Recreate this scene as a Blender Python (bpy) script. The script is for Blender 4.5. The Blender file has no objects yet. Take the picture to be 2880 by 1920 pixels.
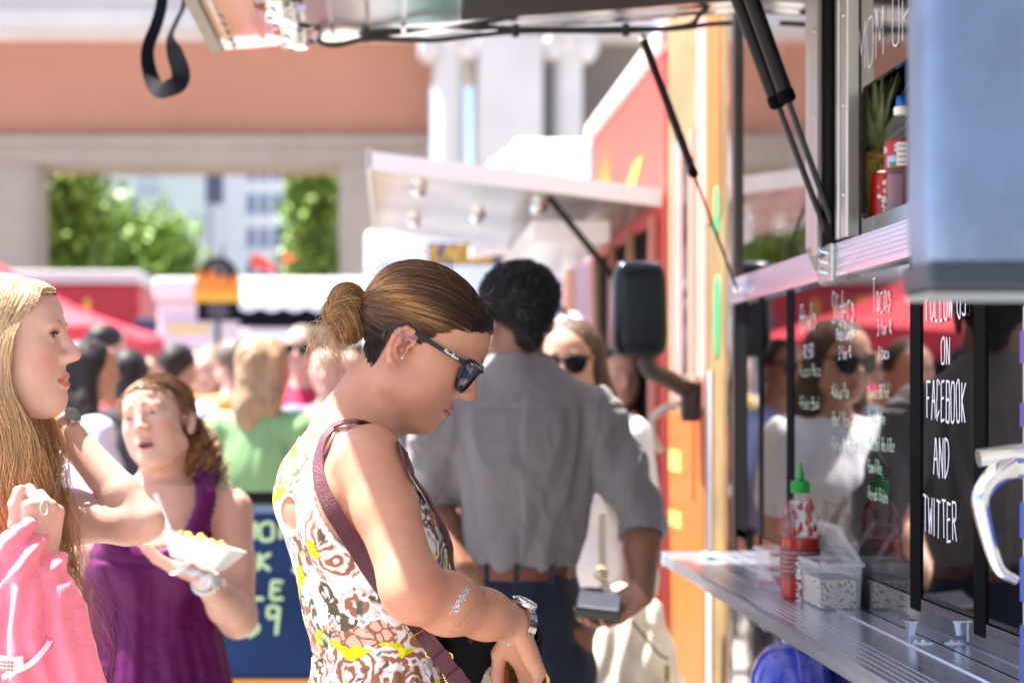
import bpy, bmesh, math, random
import numpy as np
import openvdb as vdb
from mathutils import Vector, Matrix

random.seed(7)
RNG = np.random.default_rng(7)
scene = bpy.context.scene
COL = scene.collection
R = math.radians

# ---------------------------------------------------------------- camera
EYE = 1.48
FPX, CX, CY = 5000.0, 1099.0, 1110.0          # focal length and vanishing point in photograph pixels
cam_d = bpy.data.cameras.new('camera')
cam_d.sensor_width = 36.0
cam_d.lens = 62.5
cam_d.shift_x = (1440 - CX) / 2880
cam_d.shift_y = (CY - 960) / 2880
cam_d.clip_start = 0.05
cam_d.clip_end = 500
cam_d.dof.use_dof = True
cam_d.dof.focus_distance = 2.66
cam_d.dof.aperture_fstop = 3.3
cam_d.dof.aperture_blades = 0
cam = bpy.data.objects.new('camera', cam_d)
COL.objects.link(cam)
cam.location = (0, 0, EYE)
cam.rotation_euler = (R(90), 0, 0)
scene.camera = cam

# ---------------------------------------------------------------- sky, sun, exposure
SUN_DIR = Vector((-0.42, 0.12, 1.0)).normalized()      # towards the sun
elev = math.asin(SUN_DIR.z)
azim = math.atan2(SUN_DIR.x, SUN_DIR.y)
world = bpy.data.worlds.new('World')
scene.world = world
world.use_nodes = True
wn, wl = world.node_tree.nodes, world.node_tree.links
sky = wn.new('ShaderNodeTexSky')
sky.sky_type = 'NISHITA'
sky.sun_disc = False
sky.sun_elevation = elev
sky.sun_rotation = azim
sky.altitude = 1600
sky.dust_density = 5.0
sky.air_density = 0.8
wn['Background'].inputs['Strength'].default_value = 0.10
wl.new(sky.outputs[0], wn['Background'].inputs['Color'])
sun_d = bpy.data.lights.new('sun', 'SUN')
sun_d.energy = 5.0
sun_d.angle = R(0.6)
sun_d.color = (1.0, 0.945, 0.86)
sun = bpy.data.objects.new('sun', sun_d)
COL.objects.link(sun)
sun.rotation_euler = SUN_DIR.to_track_quat('Z', 'Y').to_euler()
scene.view_settings.view_transform = 'Standard'
scene.view_settings.look = 'None'
scene.view_settings.gamma = 1.0
scene.view_settings.use_curve_mapping = False
scene.view_settings.exposure = 2.1
scene.render.engine = 'CYCLES'
scene.cycles.use_denoising = True
scene.cycles.max_bounces = 10
scene.cycles.transparent_max_bounces = 12
scene.cycles.sample_clamp_indirect = 8.0

# ---------------------------------------------------------------- helpers
def at(px, py, Y):
    """photograph pixel at distance Y -> point in the place"""
    return np.array([(px - CX) * Y / FPX, Y, EYE + (CY - py) * Y / FPX])

WT = {}                                                   # object name -> world translation
def put(o, parent=None, origin=(0, 0, 0)):
    COL.objects.link(o)
    o.location = origin
    WT[o.name] = Vector(origin)
    if parent is not None:
        o.parent = parent
        o.matrix_parent_inverse = Matrix.Translation(-WT[parent.name])
    return o

def tag(o, label=None, category=None, group=None, kind=None):
    if label: o['label'] = label
    if category: o['category'] = category
    if group: o['group'] = group
    if kind: o['kind'] = kind
    return o

def thing(name, label, category, base, group=None):
    e = bpy.data.objects.new(name, None)
    e.empty_display_size = 0.1
    put(e, None, tuple(float(c) for c in base))
    return tag(e, label, category, group)

def mesh_obj(name, V, F, mat, parent=None, origin=(0, 0, 0), smooth=True, cols=None, sharp=None):
    """V (n,3); F list of faces or an int array (m,3|4); cols dict name -> (n,3|4)"""
    V = np.asarray(V, dtype=np.float32) - np.asarray(origin, dtype=np.float32)
    me = bpy.data.meshes.new(name)
    if isinstance(F, np.ndarray) and F.ndim == 2:
        Fs = [F]
    elif isinstance(F, tuple):
        Fs = [f for f in F if len(f)]
    else:
        Fs = None
    if Fs is None:
        me.from_pydata([tuple(map(float, v)) for v in V], [], F)
    else:
        me.vertices.add(len(V))
        me.vertices.foreach_set('co', V.ravel())
        nl = sum(f.size for f in Fs)
        me.loops.add(nl)
        me.loops.foreach_set('vertex_index', np.concatenate([f.ravel() for f in Fs]).astype(np.int32))
        starts, c = [], 0
        for f in Fs:
            starts.append(c + np.arange(len(f)) * f.shape[1]); c += f.size
        starts = np.concatenate(starts).astype(np.int32)
        me.polygons.add(len(starts))
        me.polygons.foreach_set('loop_start', starts)
    me.update(calc_edges=True)
    me.validate()
    if smooth:
        me.polygons.foreach_set('use_smooth', np.ones(len(me.polygons), dtype=bool))
        if sharp is not None:
            me.set_sharp_from_angle(angle=R(sharp))
    if cols:
        for nm, c in cols.items():
            c = np.asarray(c, dtype=np.float32)
            if c.ndim == 1: c = np.repeat(c[:, None], 3, 1)
            if c.shape[1] == 3: c = np.concatenate([c, np.ones((len(c), 1), np.float32)], 1)
            a = me.color_attributes.new(nm, 'FLOAT_COLOR', 'POINT')
            a.data.foreach_set('color', c.ravel())
    if mat is not None: me.materials.append(mat)
    return put(bpy.data.objects.new(name, me), parent, tuple(float(c) for c in origin))

class MB:
    """collects simple shapes; build() links them as one mesh"""
    def __init__(s): s.v, s.f = [], []
    def add(s, V, F):
        o = len(s.v)
        s.v += [tuple(map(float, p)) for p in V]
        s.f += [tuple(int(i) + o for i in f) for f in F]
        return s
    def box(s, lo, hi, bev=0.0):
        x0, y0, z0 = lo; x1, y1, z1 = hi
        if bev <= 0:
            V = [(x0,y0,z0),(x1,y0,z0),(x1,y1,z0),(x0,y1,z0),(x0,y0,z1),(x1,y0,z1),(x1,y1,z1),(x0,y1,z1)]
            return s.add(V, [(0,3,2,1),(4,5,6,7),(0,1,5,4),(1,2,6,5),(2,3,7,6),(3,0,4,7)])
        bm = bmesh.new()
        bmesh.ops.create_cube(bm, size=1)
        for v in bm.verts:
            v.co = Vector(((x0+x1)/2 + v.co.x*(x1-x0), (y0+y1)/2 + v.co.y*(y1-y0), (z0+z1)/2 + v.co.z*(z1-z0)))
        bmesh.ops.bevel(bm, geom=bm.edges[:], offset=bev, segments=2, affect='EDGES', profile=0.5)
        bm.verts.index_update()
        s.add([v.co for v in bm.verts], [[v.index for v in f.verts] for f in bm.faces]); bm.free()
        return s
    def prism(s, prof, axis, a, b):
        """closed 2-D profile extruded along axis ('x','y','z') from a to b"""
        n = len(prof); V = []
        for t in (a, b):
            for (p, q) in prof:
                V.append({'x': (t, p, q), 'y': (p, t, q), 'z': (p, q, t)}[axis])
        F = [tuple(range(n))[::-1], tuple(range(n, 2*n))]
        F += [(i, (i+1) % n, n + (i+1) % n, n + i) for i in range(n)]
        return s.add(V, F)
    def tube(s, pts, r, n=8, cap=True):
        pts = [np.asarray(p, float) for p in pts]
        rs = r if hasattr(r, '__len__') else [r]*len(pts)
        V, F = [], []
        up = np.array([0.123, 0.456, 0.88])
        for i, p in enumerate(pts):
            t = pts[min(i+1, len(pts)-1)] - pts[max(i-1, 0)]
            t = t/(np.linalg.norm(t)+1e-9)
            if i == 0:
                if abs(t @ up) > .95: up = np.array([1.0, 0, 0])
                u = np.cross(t, up)
            else:
                u = u - t*(u @ t)
            u = u/(np.linalg.norm(u)+1e-9); w = np.cross(t, u)
            for k in range(n):
                a = 2*math.pi*k/n
                V.append(p + rs[i]*(math.cos(a)*u + math.sin(a)*w))
        for i in range(len(pts)-1):
            for k in range(n):
                F.append((i*n+k, i*n+(k+1) % n, (i+1)*n+(k+1) % n, (i+1)*n+k))
        if cap:
            F += [tuple(range(n))[::-1], tuple(range((len(pts)-1)*n, len(pts)*n))]
        return s.add(V, F)
    def lathe(s, prof, c, n=24, axis=(0, 0, 1), sx=1.0, sy=1.0):
        """profile [(r, h)] turned about an axis through c"""
        ax = Vector(axis).normalized()
        u = ax.orthogonal().normalized(); w = ax.cross(u)
        V, F = [], []
        for (r, h) in prof:
            for k in range(n):
                a = 2*math.pi*k/n
                V.append(Vector(c) + ax*h + u*(r*math.cos(a)*sx) + w*(r*math.sin(a)*sy))
        m = len(prof)
        for i in range(m-1):
            for k in range(n):
                F.append((i*n+k, i*n+(k+1) % n, (i+1)*n+(k+1) % n, (i+1)*n+k))
        if prof[0][0] > 1e-5: F.append(tuple(range(n))[::-1])
        if prof[-1][0] > 1e-5: F.append(tuple(range((m-1)*n, m*n)))
        return s.add(V, F)
    def ribbon(s, pts, nors, width, th):
        """flat band along pts, lying across its normals"""
        pts = [np.asarray(p, float) for p in pts]; V, F = [], []
        ws = width if hasattr(width, '__len__') else [width]*len(pts)
        for i, p in enumerate(pts):
            t = pts[min(i+1, len(pts)-1)] - pts[max(i-1, 0)]
            t /= np.linalg.norm(t)+1e-9
            n = np.asarray(nors[i], float); n = n - t*(n @ t); n /= np.linalg.norm(n)+1e-9
            w = np.cross(t, n)*ws[i]/2
            e = n*th
            V += [p-w, p+w, p+w+e, p-w+e]
        for i in range(len(pts)-1):
            for k in range(4):
                F.append((i*4+k, i*4+(k+1) % 4, i*4+4+(k+1) % 4, i*4+4+k))
        F += [(3,2,1,0), tuple(range(len(pts)*4-4, len(pts)*4))]
        return s.add(V, F)
    def build(s, name, mat, parent=None, smooth=False, sharp=35, origin=(0, 0, 0), cols=None):
        return mesh_obj(name, s.v, s.f, mat, parent, origin, smooth, cols, sharp if smooth else None)

def smooth_path(pts, n=40):
    """Catmull-Rom through pts"""
    P = np.asarray(pts, float)
    P = np.vstack([2*P[0]-P[1], P, 2*P[-1]-P[-2]])
    m = len(P)-3
    t = np.linspace(0, m-1e-6, n); i = t.astype(int); f = (t-i)[:, None]
    a, b, c, d = P[i], P[i+1], P[i+2], P[i+3]
    return .5*((2*b)+(c-a)*f+(2*a-5*b+4*c-d)*f*f+(3*b-a-3*c+d)*f**3)

# ---------------------------------------------------------------- materials
MATS = {}
def srgb(r, g, b):
    f = lambda c: (c/255/12.92) if c/255 <= .04045 else ((c/255+.055)/1.055)**2.4
    return (f(r), f(g), f(b))

def mat(name, col=(.5, .5, .5), rough=.5, metal=0.0, spec=.5, ior=None, attr=None, alpha=None, sss=0.0, trans=0.0,
        var=0.0, vscale=20.0, bump=0.0, bscale=60.0, coat=0.0, emit=None, estr=0.0, aniso=None, rvar=0.0, sheen=0.0, stretch=(1, 1, 1)):
    if name in MATS: return MATS[name]
    m = bpy.data.materials.new(name); m.use_nodes = True
    n, l = m.node_tree.nodes, m.node_tree.links
    b = n['Principled BSDF']
    b.inputs['Base Color'].default_value = (*col, 1)
    b.inputs['Roughness'].default_value = rough
    b.inputs['Metallic'].default_value = metal
    b.inputs['Specular IOR Level'].default_value = spec
    if ior: b.inputs['IOR'].default_value = ior
    if alpha is not None: b.inputs['Alpha'].default_value = alpha
    if trans: b.inputs['Transmission Weight'].default_value = trans
    if coat: b.inputs['Coat Weight'].default_value = coat; b.inputs['Coat Roughness'].default_value = .08
    if sheen: b.inputs['Sheen Weight'].default_value = sheen
    if sss:
        b.inputs['Subsurface Weight'].default_value = sss
        b.inputs['Subsurface Radius'].default_value = (1.0, .35, .18)
        b.inputs['Subsurface Scale'].default_value = .009
    if emit:
        b.inputs['Emission Color'].default_value = (*emit, 1); b.inputs['Emission Strength'].default_value = estr
    tc = n.new('ShaderNodeTexCoord'); mp = n.new('ShaderNodeMapping')
    mp.inputs['Scale'].default_value = stretch
    l.new(tc.outputs['Object'], mp.inputs[0])
    src = None
    if attr:
        a = n.new('ShaderNodeAttribute'); a.attribute_name = attr; src = a.outputs['Color']
        l.new(src, b.inputs['Base Color'])
    if var:
        t = n.new('ShaderNodeTexNoise'); t.inputs['Scale'].default_value = vscale; t.inputs['Detail'].default_value = 6
        t.inputs['Roughness'].default_value = .65
        l.new(mp.outputs[0], t.inputs['Vector'])
        r = n.new('ShaderNodeMapRange'); r.inputs[1].default_value = .3; r.inputs[2].default_value = .7
        r.inputs[3].default_value = 1-var; r.inputs[4].default_value = 1+var
        l.new(t.outputs['Fac'], r.inputs[0])
        mx = n.new('ShaderNodeMix'); mx.data_type = 'RGBA'; mx.blend_type = 'MULTIPLY'; mx.inputs['Factor'].default_value = 1
        if src: l.new(src, mx.inputs['A'])
        else: mx.inputs['A'].default_value = (*col, 1)
        l.new(r.outputs[0], mx.inputs['B'])
        l.new(mx.outputs['Result'], b.inputs['Base Color'])
        if rvar:
            r2 = n.new('ShaderNodeMapRange'); r2.inputs[1].default_value = .35; r2.inputs[2].default_value = .65
            r2.inputs[3].default_value = max(0, rough-rvar); r2.inputs[4].default_value = rough+rvar
            l.new(t.outputs['Fac'], r2.inputs[0]); l.new(r2.outputs[0], b.inputs['Roughness'])
    if bump:
        t = n.new('ShaderNodeTexNoise'); t.inputs['Scale'].default_value = bscale; t.inputs['Detail'].default_value = 4
        l.new(mp.outputs[0], t.inputs['Vector'])
        bp = n.new('ShaderNodeBump'); bp.inputs['Strength'].default_value = bump; bp.inputs['Distance'].default_value = .003
        l.new(t.outputs['Fac'], bp.inputs['Height']); l.new(bp.outputs[0], b.inputs['Normal'])
    MATS[name] = m
    return m

# ---------------------------------------------------------------- numpy noise
_perm = RNG.permutation(512)
_val = RNG.random(512).astype(np.float32)
def vnoise(p, seed=0):
    p = np.asarray(p, np.float32); i = np.floor(p).astype(np.int64); f = p-i
    f = f*f*(3-2*f)
    def h(dx, dy, dz):
        return _val[_perm[(_perm[(_perm[(i[:, 0]+dx+seed) & 511]+i[:, 1]+dy) & 511]+i[:, 2]+dz) & 511]]
    fx, fy, fz = f[:, 0], f[:, 1], f[:, 2]
    def lx(dy, dz): return h(0, dy, dz)*(1-fx)+h(1, dy, dz)*fx
    return (lx(0, 0)*(1-fy)+lx(1, 0)*fy)*(1-fz)+(lx(0, 1)*(1-fy)+lx(1, 1)*fy)*fz
def fbm(p, o=3, seed=0):
    s, a, t = 0, 1, 0
    for k in range(o):
        s = s+a*vnoise(np.asarray(p)*2**k, seed+k*17); t += a; a *= .5
    return s/t
def smoothstep(a, b, x):
    t = np.clip((x-a)/(b-a), 0, 1); return t*t*(3-2*t)
def vnormals(V, F):
    N = np.zeros_like(V)
    if F.shape[1] == 4: n = np.cross(V[F[:, 2]]-V[F[:, 0]], V[F[:, 3]]-V[F[:, 1]])
    else: n = np.cross(V[F[:, 1]]-V[F[:, 0]], V[F[:, 2]]-V[F[:, 0]])
    for k in range(F.shape[1]):
        for c in range(3): N[:, c] += np.bincount(F[:, k], n[:, c], len(V))
    return N/(np.linalg.norm(N, axis=1, keepdims=True)+1e-12)

# ---------------------------------------------------------------- signed-distance modelling
class Vol:
    def __init__(s, lo, hi, h):
        s.lo = np.array(lo, np.float32); s.h = h
        s.n = np.ceil((np.array(hi)-np.array(lo))/h).astype(int)+1
        s.d = np.full(s.n, 1.0, np.float32)
    def win(s, lo, hi):
        a = np.clip(np.floor((np.asarray(lo)-s.lo)/s.h).astype(int), 0, s.n)
        b = np.clip(np.ceil((np.asarray(hi)-s.lo)/s.h).astype(int)+1, 0, s.n)
        if np.any(b <= a): return None
        return tuple(slice(i, j) for i, j in zip(a, b))
    def pts(s, w):
        ax = [(s.lo[i]+s.h*np.arange(w[i].start, w[i].stop)).astype(np.float32) for i in range(3)]
        return ax[0][:, None, None], ax[1][None, :, None], ax[2][None, None, :]
    def comb(s, w, f, k, op):
        d = s.d[w]
        if op == 'add':
            if k > 0:
                h = np.maximum(k-np.abs(d-f), 0)/k
                s.d[w] = np.minimum(d, f)-h*h*k*.25
            else: s.d[w] = np.minimum(d, f)
        elif op == 'sub':
            f = -f
            if k > 0:
                h = np.maximum(k-np.abs(d-f), 0)/k
                s.d[w] = np.maximum(d, f)+h*h*k*.25
            else: s.d[w] = np.maximum(d, f)
        elif op == 'int':
            s.d[w] = np.maximum(d, f)
    def cone(s, a, b, ra, rb, k=.02, op='add'):
        a = np.asarray(a, np.float32); b = np.asarray(b, np.float32)
        m = max(ra, rb)+k+3*s.h
        w = s.win(np.minimum(a, b)-m, np.maximum(a, b)+m)
        if w is None: return s
        x, y, z = s.pts(w)
        ba = b-a; L = float(ba @ ba)+1e-12
        x, y, z = x-a[0], y-a[1], z-a[2]
        t = np.clip((x*ba[0]+y*ba[1]+z*ba[2])/L, 0, 1)
        f = np.sqrt((x-t*ba[0])**2+(y-t*ba[1])**2+(z-t*ba[2])**2)-(ra+(rb-ra)*t)
        s.comb(w, f, k, op); return s
    def chain(s, P, rs, k=.02, op='add'):
        if not hasattr(rs, '__len__'): rs = [rs]*len(P)
        for i in range(len(P)-1): s.cone(P[i], P[i+1], rs[i], rs[i+1], k, op)
        return s
    def ell(s, c, r, Rm=None, k=.02, op='add'):
        c = np.asarray(c, np.float32); r = np.asarray(r, np.float32)
        m = float(r.max())+k+3*s.h
        w = s.win(c-m, c+m)
        if w is None: return s
        x, y, z = s.pts(w)
        x, y, z = x-c[0], y-c[1], z-c[2]
        if Rm is not None:
            Q = np.asarray(Rm, np.float32)
            x, y, z = (x*Q[0, 0]+y*Q[1, 0]+z*Q[2, 0], x*Q[0, 1]+y*Q[1, 1]+z*Q[2, 1], x*Q[0, 2]+y*Q[1, 2]+z*Q[2, 2])
        k0 = np.sqrt((x/r[0])**2+(y/r[1])**2+(z/r[2])**2)
        k1 = np.sqrt((x/r[0]**2)**2+(y/r[1]**2)**2+(z/r[2]**2)**2)+1e-9
        f = k0*(k0-1)/k1
        s.comb(w, f.astype(np.float32), k, op); return s
    def below(s, z, op='int'):
        s.d = np.maximum(s.d, s.pts((slice(0, s.n[0]), slice(0, s.n[1]), slice(0, s.n[2])))[2]-z); return s
    def grid(s):
        return s.pts((slice(0, s.n[0]), slice(0, s.n[1]), slice(0, s.n[2])))
    def mesh(s, iso=0.0):
        g = vdb.FloatGrid(1.0)
        g.copyFromArray(np.clip(s.d, -.05, .05).astype(np.float32))
        pts, q = g.convertToQuads(isovalue=iso)
        V = np.asarray(pts, np.float32)*s.h+s.lo
        F = np.asarray(q, np.int32)[:, ::-1]
        n = vnormals(V, F)                       # make sure the faces look outwards
        i = np.clip(np.round((V+n*s.h*1.5-s.lo)/s.h).astype(int), 0, s.n-1)
        j = np.clip(np.round((V-n*s.h*1.5-s.lo)/s.h).astype(int), 0, s.n-1)
        if np.mean(s.d[i[:, 0], i[:, 1], i[:, 2]]-s.d[j[:, 0], j[:, 1], j[:, 2]]) < 0: F = F[:, ::-1]
        return V, np.ascontiguousarray(F)

def relax(V, F, it=2, f=.5):
    E = np.concatenate([F[:, [i, (i+1) % F.shape[1]]] for i in range(F.shape[1])])
    cnt = np.bincount(E[:, 0], minlength=len(V)).astype(np.float32)+1e-6
    for _ in range(it):
        S = np.stack([np.bincount(E[:, 0], V[E[:, 1], c], len(V)) for c in range(3)], 1)/cnt[:, None]
        V = V+(S-V)*f
    return V.astype(np.float32)

class Frame:
    """local axes: x right, y forward, z up"""
    def __init__(s, t, yaw=0, pitch=0, roll=0, sc=1.0, Rm=None):
        s.t = np.asarray(t, float); s.sc = sc
        s.R = np.array(Rm, float) if Rm is not None else np.array(
            Matrix.Rotation(R(yaw), 3, 'Z') @ Matrix.Rotation(R(pitch), 3, 'X') @ Matrix.Rotation(R(roll), 3, 'Y'))
    def p(s, q): return s.t+s.sc*(s.R @ np.asarray(q, float))
    def P(s, Q): return s.t+s.sc*(np.asarray(Q, float) @ s.R.T)
    def inv(s, V): return ((np.asarray(V, float)-s.t) @ s.R)/s.sc
    def ell(s, V, c, r, k, op='add'): V.ell(s.p(c), np.asarray(r)*s.sc, s.R, k*s.sc, op)
    def cone(s, V, a, b, ra, rb, k, op='add'): V.cone(s.p(a), s.p(b), ra*s.sc, rb*s.sc, k*s.sc, op)
    def chain(s, V, Ps, rs, k, op='add'):
        if not hasattr(rs, '__len__'): rs = [rs]*len(Ps)
        V.chain([s.p(q) for q in Ps], [r*s.sc for r in rs], k*s.sc, op)

def strands(paths, r, cols, name, material, parent, sides=3):
    """paths (N,M,3), r (N,M), cols (N,M,3): thin tubes, one mesh"""
    N, M, _ = paths.shape
    T = np.gradient(paths, axis=1)
    T /= np.linalg.norm(T, axis=2, keepdims=True)+1e-9
    ref = np.array([.31, -.93, .2]); ref = ref/np.linalg.norm(ref)
    u = np.cross(T, ref); u /= np.linalg.norm(u, axis=2, keepdims=True)+1e-9
    w = np.cross(T, u)
    rings = []
    for k in range(sides):
        a = 2*math.pi*k/sides
        rings.append(paths+r[..., None]*(math.cos(a)*u+math.sin(a)*w))
    V = np.stack(rings, 2).reshape(-1, 3)
    C = np.repeat(cols[:, :, None, :], sides, 2).reshape(-1, 3)
    n = np.arange(N)[:, None, None]*M*sides; i = np.arange(M-1)[None, :, None]*sides; k = np.arange(sides)[None, None, :]
    k2 = (k+1) % sides
    F = np.stack([n+i+k, n+i+k2, n+i+sides+k2, n+i+sides+k], -1).reshape(-1, 4).astype(np.int32)
    return mesh_obj(name, V, F, material, parent, smooth=True, cols={'Col': C})
# ================================================================ ground
def ground():
    g = mat('plaza_asphalt', (.31, .285, .26), .8, var=.16, vscale=1.3, bump=.3, bscale=40)
    o = mesh_obj('ground', [(-150, -60, 0), (150, -60, 0), (150, 200, 0), (-150, 200, 0)], [(0, 1, 2, 3)], g, smooth=False)
    tag(o, 'grey asphalt street surface under the crowd', None, None, 'structure')
ground()

STEEL = mat('polished_steel', (.52, .50, .485), .05, 1.0, var=.12, vscale=9, bump=.06, bscale=6, rvar=.04)
STEELM = mat('reflection_mottled_steel', (.34, .31, .28), .10, 1.0, var=.55, vscale=14, bump=.9, bscale=14, rvar=.06)  # colour mottle imitates broken reflections; the bump distorts the real ones
BRUSH = mat('brushed_aluminium', (.70, .75, .86), .22, .85, var=.035, vscale=60, stretch=(1, .02, 1), rvar=.03)
FRAME = mat('frame_aluminium', (.52, .50, .47), .38, 1.0, var=.10, vscale=40, stretch=(1, 1, .05))
BLACK = mat('black_rubber', (.003, .003, .0035), .8, spec=.06, bump=.2, bscale=300)
BLACKM = mat('black_metal', (.005, .005, .006), .38, spec=.2)
CHROME = mat('chrome', (.86, .86, .86), .07, 1.0)
PANE = mat('black_acrylic', (.004, .004, .005), .02, ior=2.2)
CHALKW = mat('paint_marker_white', (.80, .82, .93), .6)
CHALKG = mat('paint_marker_pale_green', (.62, .78, .60), .6)
CHALKB = mat('paint_marker_pale_blue', (.66, .80, .86), .6)
WHITE = mat('white_paint', (.80, .80, .79), .4, var=.05, vscale=5)
WX = .89                                                     # the truck's side wall

# stroke lettering: grid 0-6 across, 0-9 up
GLY = {
 'A': ['0039', '3960', '1454'], 'B': ['0009', '09495855', '05455653514000', '0545'], 'C': ['58391917021020', '201052'], 'D': ['0009', '0939575432', '32100'],
 'E': ['0009', '0959', '0545', '0050'], 'F': ['0009', '0969', '0545'], 'G': ['583919170210', '10405254', '5434'], 'H': ['0009', '5059', '0555'], 'I': ['1019'],
 'K': ['0009', '0559', '0550'], 'L': ['0900', '0050'], 'M': ['0009', '0933', '3369', '6960'], 'N': ['0009', '0950', '5059'], 'O': ['29070210405257492 9'],
 'P': ['0009', '09495855', '5504'], 'Q': ['29070210405257492 9', '3260'], 'R': ['0009', '09495855', '5504', '2560'], 'S': ['583918165453', '5351401001'], 'T': ['0969', '3930'], 'U': ['090210405259'],
 'W': ['0910', '1036', '3650', '5069'], 'Y': ['0935', '6935', '3530'], 'V': ['0930', '3069'], 'X': ['0060', '0960'], 'Z': ['0969', '6900', '0060'],
 'a': ['543515020130305 4', '5450'], 'b': ['0009', '0435535130 10'], 'c': ['5535150301 1050'], 'd': ['5950', '54351502003054'], 'e': ['0353', '534515020130 50'],
 'f': ['5949 2720', '0545'], 'g': ['543515020130305 4', '5450'], 'h': ['0009', '04355350'], 'i': ['1015', '1718'], 'j': ['3532', '3210'], 'k': ['0009', '0345', '0250'], 'l': ['1910'],
 'm': ['0005', '04253330', '33556360'], 'n': ['0005', '04355350'], 'o': ['1503010 11041524415'], 'p': ['0005', '0435535130 00'], 'r': ['0005', '043555'], 's': ['5415 1452', '52103001'],
 't': ['1910', '1030', '0646'], 'u': ['0502103053', '5550'], 'w': ['0510', '1033', '3350', '5065'], 'y': ['0530', '5510'], 'v': ['0530', '3055'], 'q': ['543515', '5450'], 'z': ['0555', '5500', '0050'], 'x': ['0055', '0550'],
 '0': ['29070210405257492 9'], '1': ['0739', '3930'], '2': ['083959', '5700', '0060'], '3': ['0939565 5', '2555533000'], '4': ['4049', '4903', '0363'], '5': ['5909', '0905', '05455 3', '53300 0'],
 '8': ['3917352 5', '2505135053 5', '3557 39'], '9': ['584919164656', '5940'], '$': ['583818155452', '5210', '3901'], '+': ['1719', '0464', '3137'], '&': ['6019', '1949', '4904', '0410', '1064'], '-': ['0454'], '/': ['0059'], "'": ['0908'], ',': ['1100'],
}
def glyph(ch):
    out = []
    for s in GLY.get(ch, []):
        s = s.replace(' ', '')
        out.append([(int(s[i]), int(s[i+1])) for i in range(0, len(s)-1, 2)])
    return out
def text_strokes(txt, h, w, jitter=.06, seed=1):
    """polylines (u, v): u across, v up; h letter height, w advance per letter"""
    rr = random.Random(seed+len(txt)); lines, u = [], 0.0
    for ch in txt:
        if ch == ' ': u += w*.75; continue
        nar = .45 if ch in 'il1I\'' else 1.0
        sl = rr.uniform(-.05, .05); dv = rr.uniform(-.05, .05)*h
        for st in glyph(ch):
            pl = []
            for (a, b) in st:
                x = a/6*w*.74*nar+sl*b/9*w+rr.uniform(-jitter, jitter)*w*.4
                pl.append((u+x, b/9*h+dv+rr.uniform(-jitter, jitter)*h*.35))
            if len(pl) > 2:
                pl = [tuple(q[:2]) for q in smooth_path([(p[0], p[1], 0) for p in pl], len(pl)*4)]
            lines.append(pl)
        u += w*(.55 if nar < 1 else 1.0)
    return lines, u
def lettering(name, txt, o, ux, vx, h, w, sw, material, parent, seed=1, jitter=.06, lift=.0015):
    """flat marker strokes on a surface: origin o, unit vectors ux (across), vx (up)"""
    lines, _ = text_strokes(txt, h, w, jitter, seed)
    o, ux, vx = np.array(o, float), np.array(ux, float), np.array(vx, float)
    nx = np.cross(ux, vx); V, F = [], []
    for k, pl in enumerate(lines):
        p = np.array(pl)
        for i in range(len(p)):
            t = p[min(i+1, len(p)-1)]-p[max(i-1, 0)]
            L = np.hypot(*t)+1e-9
            q = np.array([-t[1], t[0]])/L*sw/2*(1.15-.3*((i*7) % 3)/3)
            for s in (-1, 1):
                a = p[i]+s*q
                V.append(o+ux*a[0]+vx*a[1]+nx*(lift+.00012*k))
            if i:
                n = len(V); F.append((n-4, n-3, n-1, n-2))
    return mesh_obj(name, V, F, material, parent, smooth=False)
def wall_text(txt, Y, z, h, w, sw, material, parent, seed=1, x=WX-.006, jitter=.11):
    return lettering('lettering', txt, (x, Y, z), (0, -1, 0), (0, 0, 1), h, w, sw, material, parent, seed, jitter)

# ================================================================ the food truck in front
truck = thing('food_truck', 'polished steel food truck with ribbed counter, black menu panes and raised awning', 'food truck', (1.9, 3.0, 0))
# body: lower panel, glazing zone backing, upper panel, far corner column
MB().box((WX, -1.2, .42), (2.95, 4.62, 1.075)).build('lower_panel', STEEL, truck)
MB().box((WX+.004, -1.2, 1.08), (2.95, 4.56, 1.70)).build('backing_wall', BLACKM, truck)
MB().box((WX, 3.47, 1.775), (WX+.010, 4.56, 2.62)).build('upper_panel', STEEL, truck)
MB().box((WX+.012, 3.66, 1.775), (2.95, 4.56, 2.62)).build('inner_wall', BLACKM, truck)
MB().box((WX+.002, -1.2, 1.775), (WX+.012, 2.40, 2.62)).build('upper_panel', STEEL, truck)
MB().box((WX+.02, -1.2, 2.63), (2.95, 4.62, 2.72)).build('roof', WHITE, truck)
b = MB(); pr = [(WX+.08*(1-math.cos(a)), 4.58+.36*math.sin(a)) for a in np.linspace(0, math.pi/2, 12)]
b.prism(pr+[(1.4, 4.94), (1.4, 4.58)], 'z', .3, 2.7).build('corner_column', STEELM, truck, smooth=True)
MB().box((WX-.012, 4.545, 1.08), (WX+.01, 4.575, 2.62)).build('corner_trim', mat('dark_bronze_trim', (.05, .04, .034), .4, .4), truck)
b = MB()
for yy in (.2, 3.7):
    b = MB(); b.lathe([(.36, 0), (.38, .02), (.38, .2), (.36, .22)], (1.05, yy, .38), 32, (1, 0, 0))
    w = b.build('wheel', BLACK, truck, smooth=True)
    MB().lathe([(.2, -.012), (.22, 0), (.22, .05)], (1.05, yy, .38), 24, (1, 0, 0)).build('rim', CHROME, w, smooth=True)

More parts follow.
